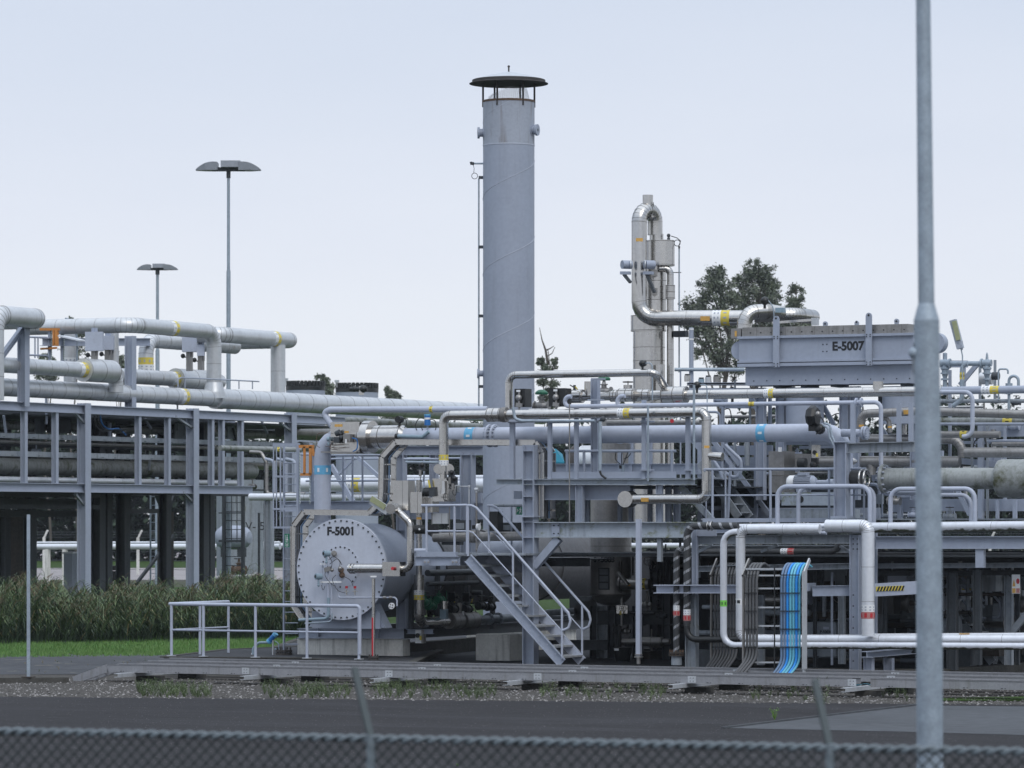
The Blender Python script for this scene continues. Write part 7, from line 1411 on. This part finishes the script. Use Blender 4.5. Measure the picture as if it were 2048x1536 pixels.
pipe('thin black cable hanging straight between the open rungs and the blue cables',[P2(cl-EY*.1,1549,1358),P2(cl-EY*.1,1549,1135)],1.5*k,'black',name='cable',cat='cable')
# deck plates over the dark lower zone
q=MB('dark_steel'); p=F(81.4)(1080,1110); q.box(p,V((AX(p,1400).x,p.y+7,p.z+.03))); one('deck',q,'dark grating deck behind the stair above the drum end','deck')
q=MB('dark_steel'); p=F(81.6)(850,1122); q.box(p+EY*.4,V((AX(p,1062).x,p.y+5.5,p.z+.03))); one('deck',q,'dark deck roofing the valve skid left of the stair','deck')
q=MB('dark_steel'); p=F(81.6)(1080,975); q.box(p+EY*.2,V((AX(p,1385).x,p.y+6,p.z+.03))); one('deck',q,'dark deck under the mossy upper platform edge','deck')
# ================= TRAYS ON THE GROUND =================
def gtray(label,px0,D0,ztop,h,px1=2120,slope=False,gap=None,h2=None):
    a=F(D0)(px0,HZ); a.z=ztop; b=AX(a,px1); t=thing('cable_duct',label,'cable duct',V((a.x,a.y,ztop-h)),'long pale cable ducts in front of the plant')
    q=MB('duct'); segs=[(a,b)] if not gap else [(a,AX(a,gap[0])),(AX(a,gap[1]),b)]
    for s,e_ in segs:
        n=max(1,int((e_-s).length/3.0))
        for i in range(n):
            c,d=s.lerp(e_,i/n),s.lerp(e_,(i+1)/n); q=MB('duct'); d2=d-EX*.006
            q.ch(c-UP*h/2,d2-UP*h/2,.05,h,.012,side=1); q.m='rust_steel'; q.bar(c-UP*h*.8+EY*.2,d2-UP*h*.8+EY*.2,.40,.012); q.m='duct'; q.bar(c+EY*-.0-UP*.004,d2-UP*.004,.07,.008); q.ch(c-UP*h/2+EY*.42,d2-UP*h/2+EY*.42,.05,h,.012,side=-1)  # tray floor in a darker colour, so the gaps between rails look dark
            q.m='galv'; q.bx(d-UP*h/2-EY*.029,.16,.004,h*.8)
            q.m='ink'
            for j in range(5): cc_=c.lerp(d,(j+.5)/5); q.bx(cc_-UP*(h-.022)-EY*.026,.035,.006,.010); q.bx(cc_-UP*(h-.022)-EY*.026+EX*.06,.02,.006,.010)
            for j in (-.03,.03): q.cyl(d-UP*h*.35-EY*.032+EX*j,d-UP*h*.35-EY*.038+EX*j,.008,n=6); q.cyl(d-UP*h*.7-EY*.032+EX*j,d-UP*h*.7-EY*.038+EX*j,.008,n=6)
            q.build('tray_section',t)
    if slope:
        e_=a-EX*.78-UP*(ztop-.06); q=MB('duct'); 
        for o,sd_ in ((0,1),(.42,-1)): q.ch(a-UP*h/2+EY*o,e_-UP*h*.3+EY*o,.05,h,.012,side=-sd_)
        for i in range(4): c=a.lerp(e_,(i+.5)/4)-UP*h*.6; q.bar(c,c+EY*.42,.04,.02)
        q.build('ramp_section',t)
    return t
T0=gtray('nearest pale cable duct with a sloping left end on the gravel',216,74.3,.345,.155,slope=True,gap=(1705,1742))
T1=gtray('middle pale cable duct just behind the nearest one',275,76.0,.35,.13)
T2=gtray('farthest pale cable duct of the three along the slab edge',318,77.2,.37,.12)
rnd=random.Random(3)
for i,(x0,x1) in enumerate(((226,345),(478,620),(738,875),(1005,1140),(1335,1462),(1680,1795))):
    p=F(73.6)(x0+6,HZ); p.z=.155; t=thing('duct_support',('first','second','third','fourth','fifth','sixth')[i]+' steel cross arm on dark blocks under the cable ducts, counted from the left','support',V((p.x,p.y,0)),'cross arms under the cable ducts')
    q=MB('galv'); q.ch(p,p+EY*3.6,.1,.075,.008); q.build('cross_arm',t)
    for o in ((1.2,),(2.8,)): q=MB('concrete_dark'); q.bx(V((p.x+.05,p.y+o[0],.05)),.42,.4,.12); q.build('block',t)
q=MB('black'); p=F(74.3)(1705,1372)
for i in range(4): h=hose([P2(p,1704,1366+i*2),P2(p,1716,1370+rnd.uniform(-2,3)),P2(p,1730,1366+rnd.uniform(-3,4)),P2(p,1746,1369+i)],.006,'cable_teal' if i==1 else 'black'); q.m='cable_teal' if i==1 else 'black'; q.add(h.v,h.f,True)
one('loose_cables',q,'loose thin wires bridging the gap in the nearest cable duct','cables')
# ================= WHITE HANDRAIL ON THE RAISED SLAB =================
p=F(79.75)(343,1312); p.z=.33; k=mm(p,1); t=thing('slab_railing','pale painted tube railing round the corner of the raised slab','railing',p); hh=104*k
back=AY(p,457)
for x in (343,407,511,614,718): c=AX(p,x); MB('paint_light').cyl(c,c+UP*hh,.030,n=12).build('post',t)
for x in (400,457): c=AY(p,x); MB('paint_light').cyl(c,c+UP*hh,.028,n=12).build('post',t)
e_=AX(p,719.5); MB('paint_light').sweep(path([back+UP*hh,p+UP*hh-EX*.04,p+UP*hh-EX*.02,e_+UP*hh,e_+UP*.1],.07,4)[0],.036,12).build('top_rail',t)
MB('paint_light').sweep([back+UP*hh*.5,p+UP*hh*.5-EX*.02,e_+UP*hh*.5],.022,10).build('mid_rail',t)
for x in (343,407,511,614,718): c=AX(p,x); MB('galv').bx(c+UP*.006,.16,.12,.014).build('foot_plate',t)
# small hydrant-like blue instrument & conduit
c=F(82)(545,1322); kk=mm(c,1); t=thing('detector_stand','bright blue gas detector on a short stand with curved conduit','instrument',c)
q=MB('blue'); q.cyl(P2(c,538,1283),P2(c,551,1268),5*kk,n=16); q.m='label_blue'; q.cyl(P2(c,549,1271),P2(c,552,1267),5.6*kk,n=16); q.cyl(P2(c,537,1284),P2(c,540,1281),5.8*kk,n=16); q.build('detector_head',t)
q=MB('galv'); q.cyl(P2(c,546,1315),P2(c,546,1280),1.8*kk,n=10); q.build('post',t); q=MB('rust'); q.cyl(P2(c,546,1318),P2(c,546,1313),11*kk,n=16); q.cyl(P2(c,546,1324),P2(c,546,1319),8*kk,n=16); q.build('base',t)
q=MB('blue_tank'); q.sweep(path([P2(c,506,1328),P2(c,506,1297),P2(c,518,1285),P2(c,540,1285)],.12,5)[0],2.6*kk,10); q.build('conduit',t); q=hose([P2(c,550,1282),P2(c,557,1288),P2(c,556,1298),P2(c,549,1298)],1.2*kk,'blue_tank'); q.build('cable',t)
q=MB('clad_white'); q.cyl(P2(c,504,1332),P2(c,504,1306),2*kk,n=8); q.build('stub',t)
# galvanised strut post at left
c=G(57,1355,.11); kk=mm(c,1); t=thing('galvanised_post','slim perforated galvanised post standing alone at the left on a dark kerb','post',c); top=AZ(c,1029)
MB('galv_post').bar(c,top,6.4*kk,6.4*kk,up=cr).build('tube',t); q=MB('cap_grey')
for i in range(48): q.obox(c.lerp(top,(i+.5)/48)-cd*3.25*kk,cr*.6*kk,cd*.001,UP*.9*kk)
q.build('punched_holes',t); MB('rust_steel').bx(c+UP*.01,.2,.2,.02).build('foot_plate',t)
# ================= FOREGROUND LAMP POLE =================
DPL=26.; c=W(1862,HZ,DPL); c.z=0; k=DPL/FP; t=thing('foreground_pole','thick galvanised pole out of focus at the right, stepping thinner near the top','pole',c)
tp=W(1846,-40,DPL); st=W(1853,640,DPL); md=W(1858,1100,DPL); r1,r2=25*k,15.5*k
lo=c+(c-c)*0
q=MB('galv_post'); q.sweep([lo,md,st],[27*k,26*k,25.5*k],32); q.sweep([st,st+(tp-st)*.045,st+(tp-st)*.05],[25.5*k,17*k,16*k],32,cap=False); q.build('lower_tube',t)
MB('galv_post').sweep([st,tp,tp+(tp-st)*.4],[16.5*k,14.5*k,13*k],28).build('upper_tube',t)
q=MB('galv_post'); b=W(1829,706,DPL); q.sweep([b-cr*0,b+UP*.06,b-UP*.14],[.03,.012,.01],12); q.ball(b,.04,12); q.m='paint_old'; q.cyl(b-UP*.03,b-UP*.13,.02,.012,n=8); q.build('hinge_fitting',t)
# ================= CHAIN-LINK FENCE =================
HF=2.0
def FPt(px,py,z): return G(px,py,z) if py>HZ else None
A=W(-60,1460,FP*(CH-HF)/(1460-HZ)); B=W(2120,1505,FP*(CH-HF)/(1505-HZ))
A=G(-60,1461,HF); B=G(2120,1505,HF); t=thing('chain_link_fence','blurred green-grey chain-link fence with leaning barbed-wire arms along the bottom','fence',V((A.x,A.y,0)))
d=(B-A).normalized(); nrm=V((-d.y,d.x,0)); Lf=(B-A).length
# twisted selvage along the top edge
q=MB('fence_wire'); q.sweep([A+UP*-.0,B],.007,8); tw=.15; n=int(Lf/tw*10)
for ph in (0,math.pi):
    q.sweep([A+d*(Lf*i/n)+(UP*math.cos(2*math.pi*i/10/1+ph)+nrm*math.sin(2*math.pi*i/10+ph))*.014 for i in range(n+1)],.0105,5,cap=False)
q.build('top_wire',t)
# diamond mesh
q=MB('fence_mesh'); w_=.07; H=1.5; cols_=int(Lf/w_)
for i in range(cols_+int(H/w_)+1):
    for sgn in (1,-1):
        x0=i*w_-(H if sgn>0 else 0); pts=[]
        zi=int(H/(w_/2)); 
        a_=max(0,-x0) if sgn>0 else max(0,x0-Lf); b_=min(H,Lf-x0) if sgn>0 else min(H,x0)
        if b_<=a_: continue
        p0=A+d*(x0+sgn*a_)-UP*a_; p1=A+d*(x0+sgn*b_)-UP*b_
        q.cyl(p0+nrm*.002*sgn,p1+nrm*.002*sgn,.0045,n=4,cap=0)
q.build('wire_mesh',t)
for x,xt,yt in ((742,709,1338),(1660,1630,1362)):
    p=A+d*((W(x,HZ,1)-cam0).cross(A-cam0).z/-(W(x,HZ,1)-cam0).cross(d).z); q=MB('fence_wire'); r=9*DP(p)/FP
    q.sweep([V((p.x,p.y,0)),V((p.x,p.y,HF+.02))],r,14); a_=0
    tw=[]; 
    for ph in (0,2.1,4.2): q.sweep([V((p.x,p.y,HF-.02-i*.01))+(cr*math.cos(i*.28+ph)+cd*math.sin(i*.28+ph))*r*1.02 for i in range(60)],r*.16,4,cap=False)
    q.build('post',t)
    top=W(xt,yt,DP(p)+.35); MB('fence_green').bar(V((p.x,p.y,HF)),top,.034,.034).build('barbed_arm',t)
# ================= HAZE =================
hm=bpy.data.materials.new('haze'); hm.use_nodes=True; hn=hm.node_tree; hn.nodes.clear()
ho=hn.nodes.new('ShaderNodeOutputMaterial'); hv=hn.nodes.new('ShaderNodeVolumePrincipled'); hv.inputs['Density'].default_value=.00012; hv.inputs['Color'].default_value=(.86,.92,1,1); hn.links.new(hv.outputs[0],ho.inputs['Volume'])
MATS['haze']=hm; mb=MB('haze'); mb.box((-950,-110,-1),(950,1250,24)); o=mb.build('haze',loc=V((0,0,0))); o['kind']='stuff'
# ---- final check of labels
seen={}
for o in bpy.data.objects:
    if o.parent is None and 'label' in o: seen.setdefault(o['label'],[]).append(o)
for l,os_ in seen.items():
    if len(os_)>1 and not all('group' in o for o in os_): print('DUP',l,len(os_))
print('objects',len(bpy.data.objects),'things',len([o for o in bpy.data.objects if o.parent is None and 'label' in o]),'faces',sum(len(m.polygons) for m in bpy.data.meshes))

for o in bpy.data.objects:
    if '_o' in o: del o['_o']
